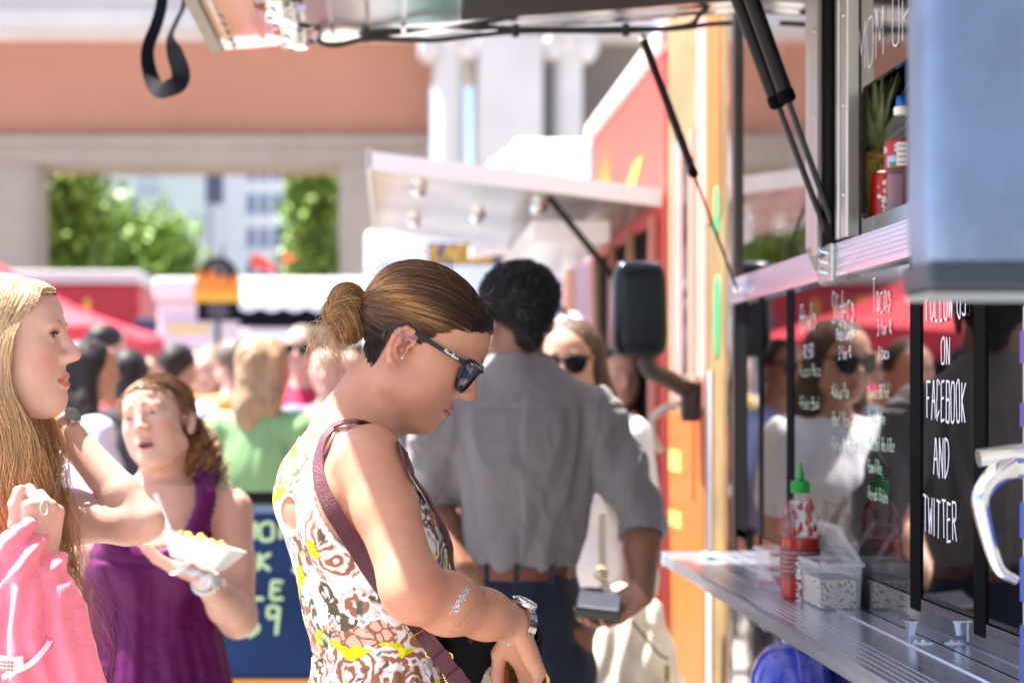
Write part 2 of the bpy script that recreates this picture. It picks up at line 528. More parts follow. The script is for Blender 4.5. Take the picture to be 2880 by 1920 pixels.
# menu panes and mullions
panes = {}
for nm, y0, y1 in (('near', 1.9, 2.632), ('follow', 2.692, 2.955), ('menu', 3.022, 3.893), ('narrow', 3.968, 4.216), ('end', 4.268, 4.41)):
    panes[nm] = MB().box((WX-.006, y0, 1.143), (WX+.003, y1, 1.708)).build('menu_pane', PANE, truck)
for y0, y1, d in ((2.634, 2.690, .009), (2.957, 3.020, .009), (3.895, 3.966, .008), (4.218, 4.266, .008), (4.412, 4.54, .008)):
    MB().box((WX-d, y0, 1.118), (WX+.003, y1, 1.712), .003).build('mullion', BLACK, truck)
MB().box((WX-.008, 1.2, 1.081), (WX+.002, 4.54, 1.1405)).build('backsplash', STEEL, truck)

# counter: an aluminium extrusion with ribs
cf, zt = .69, 1.08
top = [(cf, zt-.004), (cf+.004, zt)]
for k in range(5):
    c = cf+.014+k*.0135
    top += [(c, zt), (c+.0015, zt-.003), (c+.004, zt-.003), (c+.0055, zt)]
top += [(.826, zt), (.829, zt+.003), (.836, zt+.003), (.839, zt), (WX-.010, zt)]
prof = [(cf, zt-.032), (cf+.010, zt-.034)]+[(WX-.010, zt-.034)]
cnt = MB().prism([(x, z) for x, z in top]+[(WX-.010, zt-.034), (cf+.010, zt-.034), (cf, zt-.030)], 'y', 1.2, 4.50).build('counter', BRUSH, truck)
MB().box((cf-.004, 4.501, zt-.036), (WX-.01, 4.508, zt+.004), .002).build('end_cap', CHROME, cnt)
for yy in (1.7, 2.9, 4.2):
    MB().prism([(WX-.002, zt-.036), (WX-.002, zt-.16), (cf+.05, zt-.036)], 'y', yy, yy+.012).build('bracket', BRUSH, cnt)

# rail above the panes, in two lengths with a hinge between
def rail(y0, y1):
    z0, z1 = 1.709, 1.772; xf = WX-.030
    pts = [(WX-.002, z0), (xf, z0), (xf, z0+.008)]
    for k in range(6):
        z = z0+.010+k*.0088
        pts += [(xf, z), (xf+.0035, z+.0016), (xf+.0035, z+.0040), (xf, z+.0056)]
    pts += [(xf, z1), (WX-.002, z1+.006)]
    return MB().prism(pts, 'y', y0, y1).build('rail', BRUSH, truck)
r1 = rail(3.555, 4.535); r2 = rail(1.9, 3.44)
for p in ((4.537, 1.722), (4.537, 1.745), (4.537, 1.762)):
    MB().lathe([(0, -.006), (.006, -.004), (.007, .004), (.004, .01)], (WX-.022, p[0], p[1]), 10, (0, 1, 0)).build('bolt', CHROME, r1, smooth=True)
hg = MB(); hg.box((WX-.036, 3.445, 1.700), (WX-.002, 3.552, 1.775), .003); hinge = hg.build('hinge', FRAME, truck)
for k in range(3):
    z = 1.715+k*.02
    MB().tube([(WX-.040, 3.455, z), (WX-.052, 3.46, z+.003), (WX-.052, 3.475, z+.009), (WX-.040, 3.48, z+.012)], .003, 6).build('hook', CHROME, hinge, smooth=True)
# protruding hatch frame above the hinge
MB().prism([(WX-.05, 1.775), (WX-.05, 2.62), (WX-.004, 2.62), (WX-.004, 1.70), (WX-.018, 1.70)], 'y', 3.548, 3.60).build('hatch_frame', FRAME, truck)
MB().box((WX-.05, 3.50, 1.755), (WX-.042, 3.546, 2.62)).build('hatch_frame', FRAME, truck)
MB().box((WX-.040, 3.43, 1.778), (WX-.004, 3.497, 2.62)).build('gasket', BLACK, truck)
MB().box((WX-.034, 3.405, 1.778), (WX-.004, 3.428, 2.62), .003).build('hatch_frame', FRAME, truck)
MB().box((WX-.030, 3.355, 1.778), (WX-.004, 3.400, 2.62), .003).build('hatch_frame', FRAME, truck)
for z in (1.86, 2.03, 2.2):
    MB().lathe([(.006, 0), (.005, .003), (0, .004)], (WX-.05, 3.523, z), 10, (-1, 0, 0)).build('rivet', FRAME, truck, smooth=True)
    MB().lathe([(.005, 0), (.004, .003), (0, .004)], (WX-.030, 3.378, z), 10, (-1, 0, 0)).build('rivet', FRAME, truck, smooth=True)

# upper cabinet: dark glossy panel with a rounded opening, a real cavity behind it
DGLOSS = mat('dark_gloss_panel', (.030, .026, .023), .06, ior=2.3, var=.2, vscale=4)
def rrect(y0, y1, z0, z1, r, n=5):
    out = []
    for (cy, cz, a0) in ((y1-r, z1-r, 0), (y0+r, z1-r, 90), (y0+r, z0+r, 180), (y1-r, z0+r, 270)):
        for k in range(n+1):
            a = R(a0+90*k/n); out.append((cy+r*math.cos(a), cz+r*math.sin(a)))
    return out
def panel_with_hole(name, xf, xb, outer, hole, material, parent):
    bm = bmesh.new()
    y0, y1, z0, z1 = outer
    ov = [bm.verts.new((xf, y, z)) for y, z in ((y1, z1), (y0, z1), (y0, z0), (y1, z0))]
    hv = [bm.verts.new((xf, y, z)) for y, z in hole]
    es = [bm.edges.new((ov[i], ov[(i+1) % 4])) for i in range(4)]
    es += [bm.edges.new((hv[i], hv[(i+1) % len(hv)])) for i in range(len(hv))]
    bmesh.ops.triangle_fill(bm, use_beauty=True, edges=es)
    g = bmesh.ops.extrude_face_region(bm, geom=bm.faces[:])
    for v in [e for e in g['geom'] if isinstance(e, bmesh.types.BMVert)]: v.co.x = xb
    bmesh.ops.recalc_face_normals(bm, faces=bm.faces[:])
    me = bpy.data.meshes.new(name); bm.to_mesh(me); bm.free(); me.materials.append(material)
    return put(bpy.data.objects.new(name, me), parent)
cab = panel_with_hole('cabinet_panel', WX-.004, WX+.006, (2.405, 3.352, 1.778, 2.62), rrect(3.03, 3.346, 1.808, 2.056, .020), DGLOSS, truck)
cav = mat('dark_cabinet_inside', (.02, .018, .017), .6)
b = MB()
b.box((WX+.012, 2.5, 1.786), (1.5, 3.64, 1.800)); b.box((1.5, 2.5, 1.786), (1.52, 3.64, 2.5)); b.box((WX+.012, 2.48, 1.786), (1.52, 2.498, 2.5)); b.box((WX+.012, 2.5, 2.5), (1.5, 3.64, 2.52))
b.box((WX+.012, 3.642, 1.802), (1.498, 3.655, 2.498))
b.build('cabinet_inside', cav, truck)
wall_text('MOM UP', 3.36, 2.09, .085, .062, .0024, CHALKW, cab, 4, WX-.0045)
wall_text('O', 2.80, 2.15, .12, .05, .0045, CHALKW, cab, 5, WX-.0045)
for k, ch in enumerate('DRINKS'):
    wall_text(ch, 2.995, 2.125-k*.05, .036, .020, .0022, CHALKW, cab, 9+k, WX-.0045)
wall_text('$1', 3.005, 1.815, .038, .018, .0024, CHALKW, cab, 21, WX-.0045)

# writing on the panes
fw = panes['follow']
wall_text('FOLLOW US', 2.930, 1.602, .060, .0245, .0036, CHALKW, fw, 3)
wall_text('ON', 2.850, 1.528, .042, .026, .0034, CHALKW, fw, 4)
wall_text('FACEBOOK', 2.926, 1.440, .062, .0265, .0038, CHALKW, fw, 5)
wall_text('AND', 2.890, 1.350, .062, .031, .0038, CHALKW, fw, 6)
wall_text('TWITTER', 2.945, 1.252, .060, .0285, .0038, CHALKW, fw, 7)
mn = panes['menu']
wall_text('Tacos', 3.255, 1.632, .060, .0255, .0026, CHALKB, mn, 11)
wall_text('3 for 8', 3.225, 1.588, .026, .015, .0022, CHALKW, mn, 12)
wall_text('1 taco', 3.215, 1.545, .022, .014, .002, CHALKW, mn, 13)
wall_text('Sliders', 3.555, 1.622, .062, .030, .0026, CHALKB, mn, 14)
wall_text('Plate Lunch', 3.520, 1.588, .022, .0135, .0022, CHALKW, mn, 15)
wall_text('2 for 8', 3.50, 1.55, .024, .0150, .0022, CHALKW, mn, 16)
wall_text('Bowls', 3.83, 1.615, .060, .034, .0026, CHALKB, mn, 17)
wall_text('10 50', 3.80, 1.56, .026, .022, .0024, CHALKW, mn, 18)
for k, (t, z) in enumerate((('+Hawaiian BBQ Pork', 1.474), ('+Shoyu Chicken', 1.428), ('+Kalbi Beef Ribs & Rice', 1.380), ('+Spam & Rice', 1.338), ('+Teriyaki Chicken', 1.288))):
    wall_text(t, 3.290, z, .024, .0098, .0013, CHALKG, mn, 30+k)
for k, (t, z) in enumerate((('+Kalua Pig', 1.474), ('+Beef Ribs', 1.42), ('+Tofu & Rice', 1.37))):
    wall_text(t, 3.56, z, .026, .0165, .0015, CHALKG, mn, 40+k)
for k, (t, z) in enumerate((('+Loco Moco', 1.52), ('+Poke Bowl', 1.45))):
    wall_text(t, 3.84, z, .026, .021, .0015, CHALKG, mn, 50+k)

# awning: quilted steel underside, rim, lamps, cables
AW = mat('awning_underside_steel', (.86, .85, .84), .16, 1.0, var=.06, vscale=3, bump=.25, bscale=9)
ax0, az0, ax1, az1 = -.435, 2.335, .885, 2.43
def awz(x): return az0+(az1-az0)*(x-ax0)/(ax1-ax0)
aw = MB().prism([(ax0, az0), (ax1, az1), (ax1, az1+.03), (ax0, az0+.03)], 'y', .6, 4.36).build('awning', AW, truck)
MB().prism([(ax0-.006, az0-.016), (ax0+.020, az0-.014), (ax0+.020, az0-.003), (ax0, az0-.003), (ax0, az0+.034), (ax0-.006, az0+.034)], 'y', .6, 4.362).build('rim', FRAME, aw)
MB().prism([(ax0+.022, awz(ax0+.022)-.014), (.88, awz(.88)-.014), (.88, awz(.88)-.002), (ax0+.022, awz(ax0+.022)-.002)], 'y', 4.345, 4.362).build('rim', CHROME, aw)
MB().prism([(.16, awz(.16)-.05), (.86, awz(.86)-.05), (.86, awz(.86)-.003), (.16, awz(.16)-.003)], 'y', 3.2, 4.03).build('light_housing', mat('housing_black', (.006, .006, .007), .6, spec=.2), aw)
for k in range(6):                                           # the seams of the underside panels
    x = -.40+k*.085
    MB().box((x, .62, awz(x)-.0045), (x+.012, 4.34, awz(x)-.0012)).build('seam', AW, aw)
for k in range(4):
    MB().lathe([(.006, 0), (.005, -.004), (0, -.005)], (ax0+.05, 4.04+k*.09, awz(ax0+.05)-.001), 8).build('rivet', FRAME, aw, smooth=True)
BULB = mat('warm_bulb', (.9, .8, .6), .3, emit=(1.0, .72, .38), estr=6.0)
for (x, y) in ((-.228, 4.25), (-.245, 3.96)):
    z = awz(x)
    cn = MB().lathe([(.034, 0), (.034, -.038), (.030, -.040), (.028, -.036), (.028, -.010)], (x, y, z-.002), 20).build('can_lamp', CHROME, aw, smooth=True)
    MB().lathe([(.0, -.037), (.012, -.036), (.018, -.030), (.018, -.012)], (x, y, z-.002), 16).build('bulb', BULB, cn, smooth=True)
    MB().lathe([(.034, 0), (.058, 0), (.058, -.004), (.034, -.004)], (x, y, z-.002), 20).build('flange', STEEL, cn, smooth=True)
cb = mat('cable_black', (.012, .012, .013), .5)
def cable(pts, Y, r=.0065):
    MB().tube(smooth_path([at(px, py, Y) for px, py in pts], 60), r, 7).build('cable', cb, aw, smooth=True)
cable([(992, 78), (1030, 92), (1110, 86), (1230, 70), (1330, 72), (1440, 82), (1600, 84), (1760, 82), (1900, 82), (1990, 70), (2060, 66)], 4.33)
cable([(894, 108), (905, 122), (950, 128), (1030, 110), (1130, 112), (1220, 114), (1330, 102), (1450, 90), (1600, 88), (1760, 88), (1930, 74), (1970, 40), (2010, 0), (2060, -30)], 4.32)
for px, py in ((1030, 100), (1450, 86), (1760, 84)):
    MB().tube([at(px, py-16, 4.32), at(px, py+18, 4.32)], .009, 8).build('cable_tie', cb, aw, smooth=True)
# gas struts
def strut(top, mid, bot, r0, r1):
    s = MB().tube([top, mid], r0, 14).build('gas_strut', BLACKM, truck, smooth=True)
    MB().tube([mid, bot], r1, 10).build('piston_rod', mat('dark_rod', (.03, .03, .032), .25, .6), s, smooth=True)
    MB().lathe([(r0, 0), (r0*1.12, .004), (r0*1.12, .02), (r0*.7, .026)], mid, 14, tuple(np.array(bot)-np.array(mid))).build('end_cap', BLACK, s, smooth=True)
    MB().lathe([(0, -.012), (.009, -.008), (.012, 0), (.009, .008), (0, .012)], bot, 10).build('ball_joint', CHROME, s, smooth=True)
    MB().lathe([(0, -.012), (.009, -.008), (.012, 0), (.009, .008), (0, .012)], top, 10).build('ball_joint', CHROME, s, smooth=True)
strut(at(1808, 108, 4.34), at(1945, 472, 4.34), at(2073, 815, 4.34), .0105, .0035)
b0 = at(2372, 742, 3.49)
strut(at(1992, -230, 3.49), at(2178, 270, 3.49), at(2352, 726, 3.49), .0150, .0062)
strut(at(2032, -230, 3.44), at(2206, 254, 3.44), at(2382, 738, 3.44), .0150, .0062)

# wing mirror close to the camera, and its arm
MBLUE = mat('mirror_back_satin', (.20, .27, .40), .38, .55, var=.22, vscale=9, bump=.08, bscale=25)
def rounded_block(c, size, r, material, name, parent, pw=4.0, n=40, taper=0.0):
    V, F = [], []
    nu, nv = n, n//2
    for i in range(nv+1):
        ph = -math.pi/2+math.pi*i/nv
        for j in range(nu):
            th = 2*math.pi*j/nu
            se = lambda w, m: math.copysign(abs(w)**(2/m), w)
            x = se(math.cos(ph), pw)*se(math.cos(th), pw); y = se(math.cos(ph), pw)*se(math.sin(th), pw); z = se(math.sin(ph), pw)
            k = 1-taper*(z*.5+.5)
            V.append((c[0]+x*size[0]/2*k, c[1]+y*size[1]/2, c[2]+z*size[2]/2))
    for i in range(nv):
        for j in range(nu):
            F.append((i*nu+j, i*nu+(j+1) % nu, (i+1)*nu+(j+1) % nu, (i+1)*nu+j))
    return mesh_obj(name, V, F, material, parent, smooth=True)
my = 1.55
c = at(2800, 430, my)
wm = rounded_block((c[0], my+.03, c[2]+.03), (.122, .075, .30), .02, MBLUE, 'wing_mirror', truck, 7.0, 64)
c2 = at(2800, 800, my)
MB().box((c[0]-.0625, my-.012, c2[2]-.006), (c[0]+.0625, my+.07, c2[2]+.020), .006).build('mirror_rim', mat('mirror_rim_dark', (.035, .045, .06), .35), wm)
MB().box((c[0]-.060, my-.010, c2[2]-.012), (c[0]+.0605, my+.068, c2[2]-.0065), .002).build('mirror_lip', mat('mirror_rim_grey', (.30, .33, .33), .4), wm)
MB().tube([(c[0]+.02, my+.05, c[2]+.16), (c[0]+.09, my+.05, c[2]+.22), (WX, my+.1, c[2]+.22)], .014, 10).build('mirror_arm', BLACKM, wm, smooth=True)

# cab door edge with printed wrap and its lever latch
WRAP = mat('wrap_cream', (.72, .70, .62), .3, var=.05)
door = MB().box((.797, .6, .5), (WX-.012, 2.25, 1.60), .01).build('cab_door', WRAP, truck)
pur = mat('wrap_purple', (.09, .05, .38), .35); blu = mat('wrap_blue', (.03, .08, .48), .3)
for k, (z0, z1, m) in enumerate(((1.52, 1.56, pur), (1.44, 1.47, pur), (1.30, 1.345, blu), (1.22, 1.275, blu), (1.02, 1.19, blu), (.70, .96, blu))):
    MB().box((.7945, 2.02+.03*(k % 3), z0), (.7965, 2.245, z1)).build('wrap_patch', m, door)
    MB().box((.805, 2.2515, z0), (WX-.02, 2.2535, z1)).build('wrap_patch', m, door)
hm = mat('lever_chrome', (.80, .80, .78), .16, 1.0, var=.05, vscale=30)
lv = at(2800, 1300, 2.18)
h = MB()
h.tube(smooth_path([at(2840, 1310, 2.17), at(2800, 1335, 2.16), at(2768, 1375, 2.155), at(2757, 1410, 2.15), at(2768, 1470, 2.15), at(2790, 1550, 2.15), at(2815, 1605, 2.15), at(2860, 1632, 2.15)], 30),
       list(np.interp(np.linspace(0, 1, 30), [0, .2, .5, 1], [.016, .0125, .010, .0055])), 14)
lever = h.build('lever_handle', hm, door, smooth=True)
MB().tube([at(2752, 1288, 2.17), at(2790, 1282, 2.17), at(2900, 1272, 2.17)], [.0115, .0115, .013], 16).build('lever_pivot', hm, lever, smooth=True)
rounded_block(at(2850, 1305, 2.19), (.055, .03, .035), .01, hm, 'lever_boss', lever, 4, 24)

# lower graphics: blue field with white bars, under the counter
bl = MB().box((WX-.004, 2.7, .70), (WX-.0015, 3.30, .985)).build('blue_graphic', blu, truck)
for k in range(9):
    y = 3.27-k*.052
    MB().box((WX-.0065, y-.016, .70+.02*(k % 2)), (WX-.0045, y, .955-.012*(k % 3))).build('white_bar', WHITE, bl)
# ================================================================ civic building with columns, far behind
STONE = mat('pale_stone', (.60, .57, .55), .8, var=.08, vscale=.8)
STONEG = mat('grey_stone', (.36, .30, .255), .85, var=.10, vscale=.6)
TERRA = mat('terracotta_plaster', (.46, .215, .135), .9, var=.07, vscale=.35)
def X40(px, Y=40.0): return (px-CX)*Y/FPX
def Z40(py, Y=40.0): return EYE+(CY-py)*Y/FPX
civ = thing('civic_building', 'classical civic building with terracotta attic wall and pale stone columns', 'building', (-4, 42, 0))
MB().box((-30, 40, Z40(400)), (X40(1212), 46, Z40(118))).build('attic_wall', TERRA, civ)
for k, (a, b, d) in enumerate(((118, 95, .2), (95, 40, .5), (40, -20, .3), (-20, -120, .6))):
    MB().box((-30, 40-d, Z40(a)+.004), (X40(1830), 46, Z40(b))).build('cornice', STONE, civ)
MB().box((-30, 39.85, Z40(462)), (X40(1210), 41.5, Z40(402))).build('beam', STONEG, civ)
MB().box((-30, 39.7, Z40(412)+.004), (X40(1210), 39.84, Z40(402)+.12)).build('beam_moulding', STONEG, civ)
for a, b in ((0, 105), (955, 1212), (-1150, -1045), (-2300, -2195)):
    MB().box((X40(a)+(0 if a else -.8), 39.9, 0), (X40(b), 41.3, Z40(463))).build('pier', STONEG, civ)
    MB().box((X40(b)-.14, 39.82, 0), (X40(b)-.06, 39.89, Z40(463))).build('pier_fillet', STONEG, civ)
CY0 = 38.0
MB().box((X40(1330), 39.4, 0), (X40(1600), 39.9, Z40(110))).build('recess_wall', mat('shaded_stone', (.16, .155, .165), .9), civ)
MB().box((X40(1345, CY0), CY0-.5, 0), (X40(1520, CY0), CY0+.6, Z40(110, CY0))).build('middle_pier', STONE, civ)
for a, b in ((1215, 1312), (1555, 1642)):
    cx = X40((a+b)/2, CY0); r = (X40(b, CY0)-X40(a, CY0))/2; zt = Z40(150, CY0)
    col = MB().lathe([(r*1.25, 0), (r*1.25, .3), (r*1.05, .45), (r*1.03, 1.0), (r, 4), (r*.9, zt)], (cx, CY0, 0), 36).build('column', STONE, civ, smooth=True)
    MB().box((cx-r*1.35, CY0-r*1.2, zt+.26), (cx+r*1.35, CY0+r*1.2, zt+.40)).build('abacus', STONE, col)
    for s in (-1, 1):
        MB().lathe([(0, -r*1.15), (.19, -r*1.13), (.25, -r*.9), (.22, 0), (.25, r*.9), (.19, r*1.13), (0, r*1.15)], (cx+s*r*1.12, CY0, zt+.06), 20, (0, 1, 0)).build('volute', STONE, col, smooth=True)
    MB().lathe([(r*.9, 0), (r*1.05, .12), (r*1.1, .25)], (cx, CY0, zt), 30).build('echinus', STONE, col, smooth=True)
MB().box((X40(1645), 40.5, Z40(330)), (X40(1850), 43, Z40(105))).build('side_wall', mat('brown_stone', (.20, .17, .15), .9), civ)
MB().box((X40(1700), 40.6, 0), (X40(1850), 43, Z40(332))).build('side_pier', mat('brown_stone'), civ)

# buildings beyond the opening
def block(name, label, x0, x1, y0, h, wallm, rows, cols, winm, wx0, wx1, wz0, wz1, fr):
    t = thing(name, label, 'building', ((x0+x1)/2, y0+5, 0))
    MB().box((x0, y0, 0), (x1, y0+12, h)).build('wall', wallm, t)
    for i in range(rows):
        for j in range(cols):
            a = wx0+(wx1-wx0)*(j+.18)/cols; b = wx0+(wx1-wx0)*(j+.82)/cols
            c = wz0+(wz1-wz0)*(i+.2)/rows; d = wz0+(wz1-wz0)*(i+.8)/rows
            w = MB().box((a, y0-.06, c), (b, y0-.004, d)).build('window', winm, t)
            MB().box((a-.1, y0-.18, c-.14), (b+.1, y0-.004, c-.004)).build('sill', fr, w)
    MB().box((x0-.2, y0-.3, h+.004), (x1+.2, y0+12.2, h+.5)).build('parapet', fr, t)
    return t
BW = mat('far_glass', (.18, .24, .34), .2)
Yb = 70.0
block('office_block', 'plain pale green-grey office block beyond the opening', X40(215, Yb), X40(572, Yb), Yb, 16, mat('pale_green_render', (.50, .58, .55), .8, var=.04, vscale=.3), 3, 2, mat('pale_pane', (.40, .48, .48), .4), X40(380, Yb), X40(450, Yb), 3.5, 11.5, mat('pale_green_render'))
block('apartment_block', 'white apartment block with blue-grey windows beside the green-grey one', X40(592, Yb+4), X40(960, Yb+4), Yb+4, 18, mat('bright_white_render', (.80, .80, .82), .7), 5, 4, BW, X40(690, Yb+4), X40(830, Yb+4), 4.5, 11.5, mat('bright_white_render'))
o = MB().box((X40(578, 66), 66, 8.6), (X40(625, 66), 66.6, 10.2), .05).build('wall_box', mat('dark_slate', (.07, .08, .13), .5)); tag(o, 'dark box unit on the corner of the far white block', 'box')
o.parent = None
MB().box((X40(580, 66), 66, 0), (X40(598, 66), 66.5, 8.59)).build('post', mat('grey_post', (.35, .36, .38), .6), o)

# trees
def tree(name, label, base, h, crown_c, crown_r, n, leaf, seed, hues):
    rg = np.random.default_rng(seed)
    t = thing(name, label, 'tree', base, 'trees around the civic building')
    bark = mat('bark', (.10, .075, .055), .9, var=.3, vscale=6)
    b = MB(); bx, by = base[0], base[1]; top = np.array(crown_c)
    b.tube([(bx, by, 0), (bx+.05, by, h*.3), tuple(top-np.array([0, 0, crown_r[2]*.3]))], [.22, .16, .08], 8)
    for k in range(9):
        d = rg.normal(size=3); d /= np.linalg.norm(d); d[2] = abs(d[2])*.6
        e = top+d*np.array(crown_r)*.75; s = np.array([bx+.04, by, h*.3+k*.1*crown_r[2]])
        b.tube([s, (s+e)/2+np.array([0, 0, .1]), e], [.07, .045, .015], 5)
    b.build('trunk', bark, t, smooth=True)
    cl = rg.normal(size=(40, 3)); cl /= np.linalg.norm(cl, axis=1)[:, None]; cl *= rg.uniform(.35, .95, (40, 1)); cl = cl*crown_r+crown_c
    pick = rg.integers(0, 40, n)
    P = cl[pick]+rg.normal(size=(n, 3))*np.array(crown_r)*.17
    u = rg.normal(size=(n, 3)); u /= np.linalg.norm(u, axis=1)[:, None]
    w = np.cross(u, rg.normal(size=(n, 3))); w /= np.linalg.norm(w, axis=1)[:, None]
    s = leaf*rg.uniform(.6, 1.3, (n, 1))
    V = np.stack([P-u*s, P+w*s*.55, P+u*s, P-w*s*.55], 1).reshape(-1, 3)
    F = np.arange(4*n, dtype=np.int32).reshape(-1, 4)
    c0, c1 = np.array(hues[0]), np.array(hues[1]); k = rg.random((n, 1)); C = np.repeat((c0*(1-k)+c1*k), 4, 0)
    lm = mat('leaf_green', attr='Col', rough=.5)
    bb = lm.node_tree.nodes['Principled BSDF']; bb.inputs['Transmission Weight'].default_value = 0.0
    bb.inputs['Subsurface Weight'].default_value = 0
    mesh_obj('crown', V, F, lm, t, smooth=False, cols={'Col': C})
H1 = ((.10, .20, .03), (.30, .46, .08))
tree('leafy_tree', 'broad green tree at the left of the opening', (-9.6, 48, 0), 7, (-9.0, 48, 5.7), (2.1, 1.6, 2.6), 6500, .17, 3, H1)
tree('leafy_tree', 'green tree low in front of the green-grey block', (-7.4, 52, 0), 6, (-7.9, 52, 5.0), (2.3, 1.5, 2.2), 6500, .16, 4, H1)
tree('leafy_tree', 'slender green tree at the right end of the opening', (-2.3, 50, 0), 8, (-2.2, 50, 6.2), (1.0, 1.2, 2.9), 5000, .15, 5, H1)
tree('leafy_tree', 'bright green tree showing beside the stone column', (5.1, 44, 0), 9, (5.05, 44, 8.2), (.6, .8, 2.2), 3000, .14, 6, ((.10, .22, .02), (.25, .42, .05)))

# ================================================================ vehicles and stalls on the far side
REDP = mat('red_truck_paint', (.50, .025, .03), .35); YEL = mat('yellow_sign_paint', (.75, .42, .03), .5)
NAVY = mat('navy_paint', (.02, .03, .08), .5); DARK = mat('dark_opening', (.008, .008, .009), .8, spec=.1)
CANV = mat('red_canopy_fabric', (.62, .03, .05), .75, sss=.2)
def canopy(name, label, c, half, zt, ze, zv, mtl):
    t = thing(name, label, 'canopy tent', (c[0], c[1], 0), 'red canopy tents')
    n = 9; V, F = [], []
    for s in range(4):
        a0 = R(45+90*s); a1 = R(135+90*s)
        p0 = np.array([math.cos(a0), math.sin(a0)])*half*1.414; p1 = np.array([math.cos(a1), math.sin(a1)])*half*1.414
        o = len(V)
        for i in range(n+1):
            for j in range(n+1):
                k = i/n; q = (p0+(p1-p0)*j/n)*k
                sag = -.10*math.sin(math.pi*j/n)*k-.16*math.sin(math.pi*k)
                V.append((c[0]+q[0], c[1]+q[1], zt+(ze-zt)*k+sag))
        for i in range(n):
            for j in range(n):
                F.append((o+i*(n+1)+j, o+(i+1)*(n+1)+j, o+(i+1)*(n+1)+j+1, o+i*(n+1)+j+1))
    mesh_obj('roof', V, F, mtl, t)
    for s in range(4):
        a0 = R(45+90*s); a1 = R(135+90*s)
        p0 = np.array([math.cos(a0), math.sin(a0)])*half*1.414; p1 = np.array([math.cos(a1), math.sin(a1)])*half*1.414
        V, F = [], []
        for j in range(17):
            q = p0+(p1-p0)*j/16; sag = -.10*math.sin(math.pi*j/16)
            V += [(c[0]+q[0]*1.002, c[1]+q[1]*1.002, ze+sag), (c[0]+q[0]*1.01, c[1]+q[1]*1.01, zv-.05*(j % 2))]
        for j in range(16): F.append((2*j, 2*j+1, 2*j+3, 2*j+2))
        mesh_obj('valance', V, F, mtl, t)
        MB().tube([(c[0]+p0[0]*.98, c[1]+p0[1]*.98, 0), (c[0]+p0[0]*.98, c[1]+p0[1]*.98, ze)], .025, 8).build('leg', WHITE, t, smooth=True)
    return t
canopy('canopy_tent', 'red peaked canopy tent beside the red truck at far side', (-5.05, 20.5), 2.15, 3.35, 2.22, 1.95, CANV)
canopy('canopy_tent', 'red peaked canopy tent farther off beyond the blonde person', (-11.5, 23), 2.1, 3.2, 2.25, 2.0, CANV)

rt = thing('red_food_truck', 'red food truck with yellow lettering behind the red canopy', 'food truck', (-6.4, 27, 0))
MB().box((-9.6, 26, .45), (-3.66, 28.2, 3.10), .06).build('body', REDP, rt)
MB().box((-9.62, 25.97, 3.105), (-3.64, 28.2, 3.30), .03).build('roof_edge', mat('roof_grey', (.55, .53, .52), .6), rt)
sgn = MB().box((-9.2, 25.92, 2.45), (-3.75, 25.985, 3.0)).build('sign_band', mat('dark_red_band', (.36, .02, .03), .5), rt)
lettering('lettering', 'TASTY ASIAN GRILL', (-9.1, 25.91, 2.56), (1, 0, 0), (0, 0, 1), .30, .32, .075, YEL, sgn, 2)
MB().box((-8.2, 25.96, 1.25), (-5.6, 25.99, 2.25)).build('serving_hatch', DARK, rt)
MB().box((-5.2, 25.95, 1.2), (-4.4, 25.99, 2.2)).build('poster', mat('pink_poster', (.75, .35, .38), .6), rt)
for x in (-8.6, -4.6):
    MB().lathe([(.38, 0), (.4, .03), (.4, .2)], (x, 26.1, .4), 24, (0, -1, 0)).build('wheel', BLACK, rt, smooth=True)

wt = thing('white_trailer', 'white concession trailer with black scalloped awning', 'trailer', (-1.5, 25, 0))
MB().box((-3.15, 24, .5), (.9, 26.2, 2.75), .05).build('body', mat('trailer_white', (.74, .72, .76), .5, var=.05), wt)
MB().box((-3.2, 23.9, 2.76), (1.0, 26.3, 3.06), .04).build('roof', WHITE, wt)
hb = MB().box((-2.05, 23.93, 1.3), (.6, 23.985, 2.25)).build('serving_hatch', DARK, wt)
for x in (-1.35, -.6, .1):
    MB().box((x, 23.86, 1.3), (x+.12, 23.925, 2.25)).build('hatch_post', mat('post_grey', (.45, .44, .46), .5), hb)
V, F = [], []
for k in range(41):
    x = -2.0+k*.075; V += [(x, 23.9, 2.98), (x, 23.15, 2.70), (x, 23.12, 2.62-.06*abs(math.sin(k*math.pi/4)))]
for k in range(40): F += [(3*k, 3*k+1, 3*k+4, 3*k+3), (3*k+1, 3*k+2, 3*k+5, 3*k+4)]
mesh_obj('awning', V, F, mat('awning_pale', (.62, .64, .68), .8), wt, smooth=False)
MB().box((-1.98, 23.2, 2.36), (.98, 23.24, 2.68)).build('awning_board', mat('black_board', (.006, .008, .014), .8, spec=.1), wt)
MB().box((-1.98, 23.1, 2.16), (.98, 23.5, 2.33), .02).build('hatch_lip', WHITE, wt)
MB().box((-3.05, 23.95, 1.5), (-2.4, 23.985, 2.5)).build('poster', mat('poster_lilac', (.72, .66, .74), .6), wt)
MB().box((-3.0, 23.93, 2.32), (-2.45, 23.947, 2.42)).build('poster_print', mat('poster_yellow', (.75, .68, .2), .6), wt)
for x in (-2.6, .3):
    MB().lathe([(.32, 0), (.34, .03), (.34, .18)], (x, 24.1, .34), 24, (0, -1, 0)).build('wheel', BLACK, wt, smooth=True)
MB().box((-3.55, 24.6, .3), (-3.18, 25.8, 2.55), .03).build('side_box', NAVY, wt)

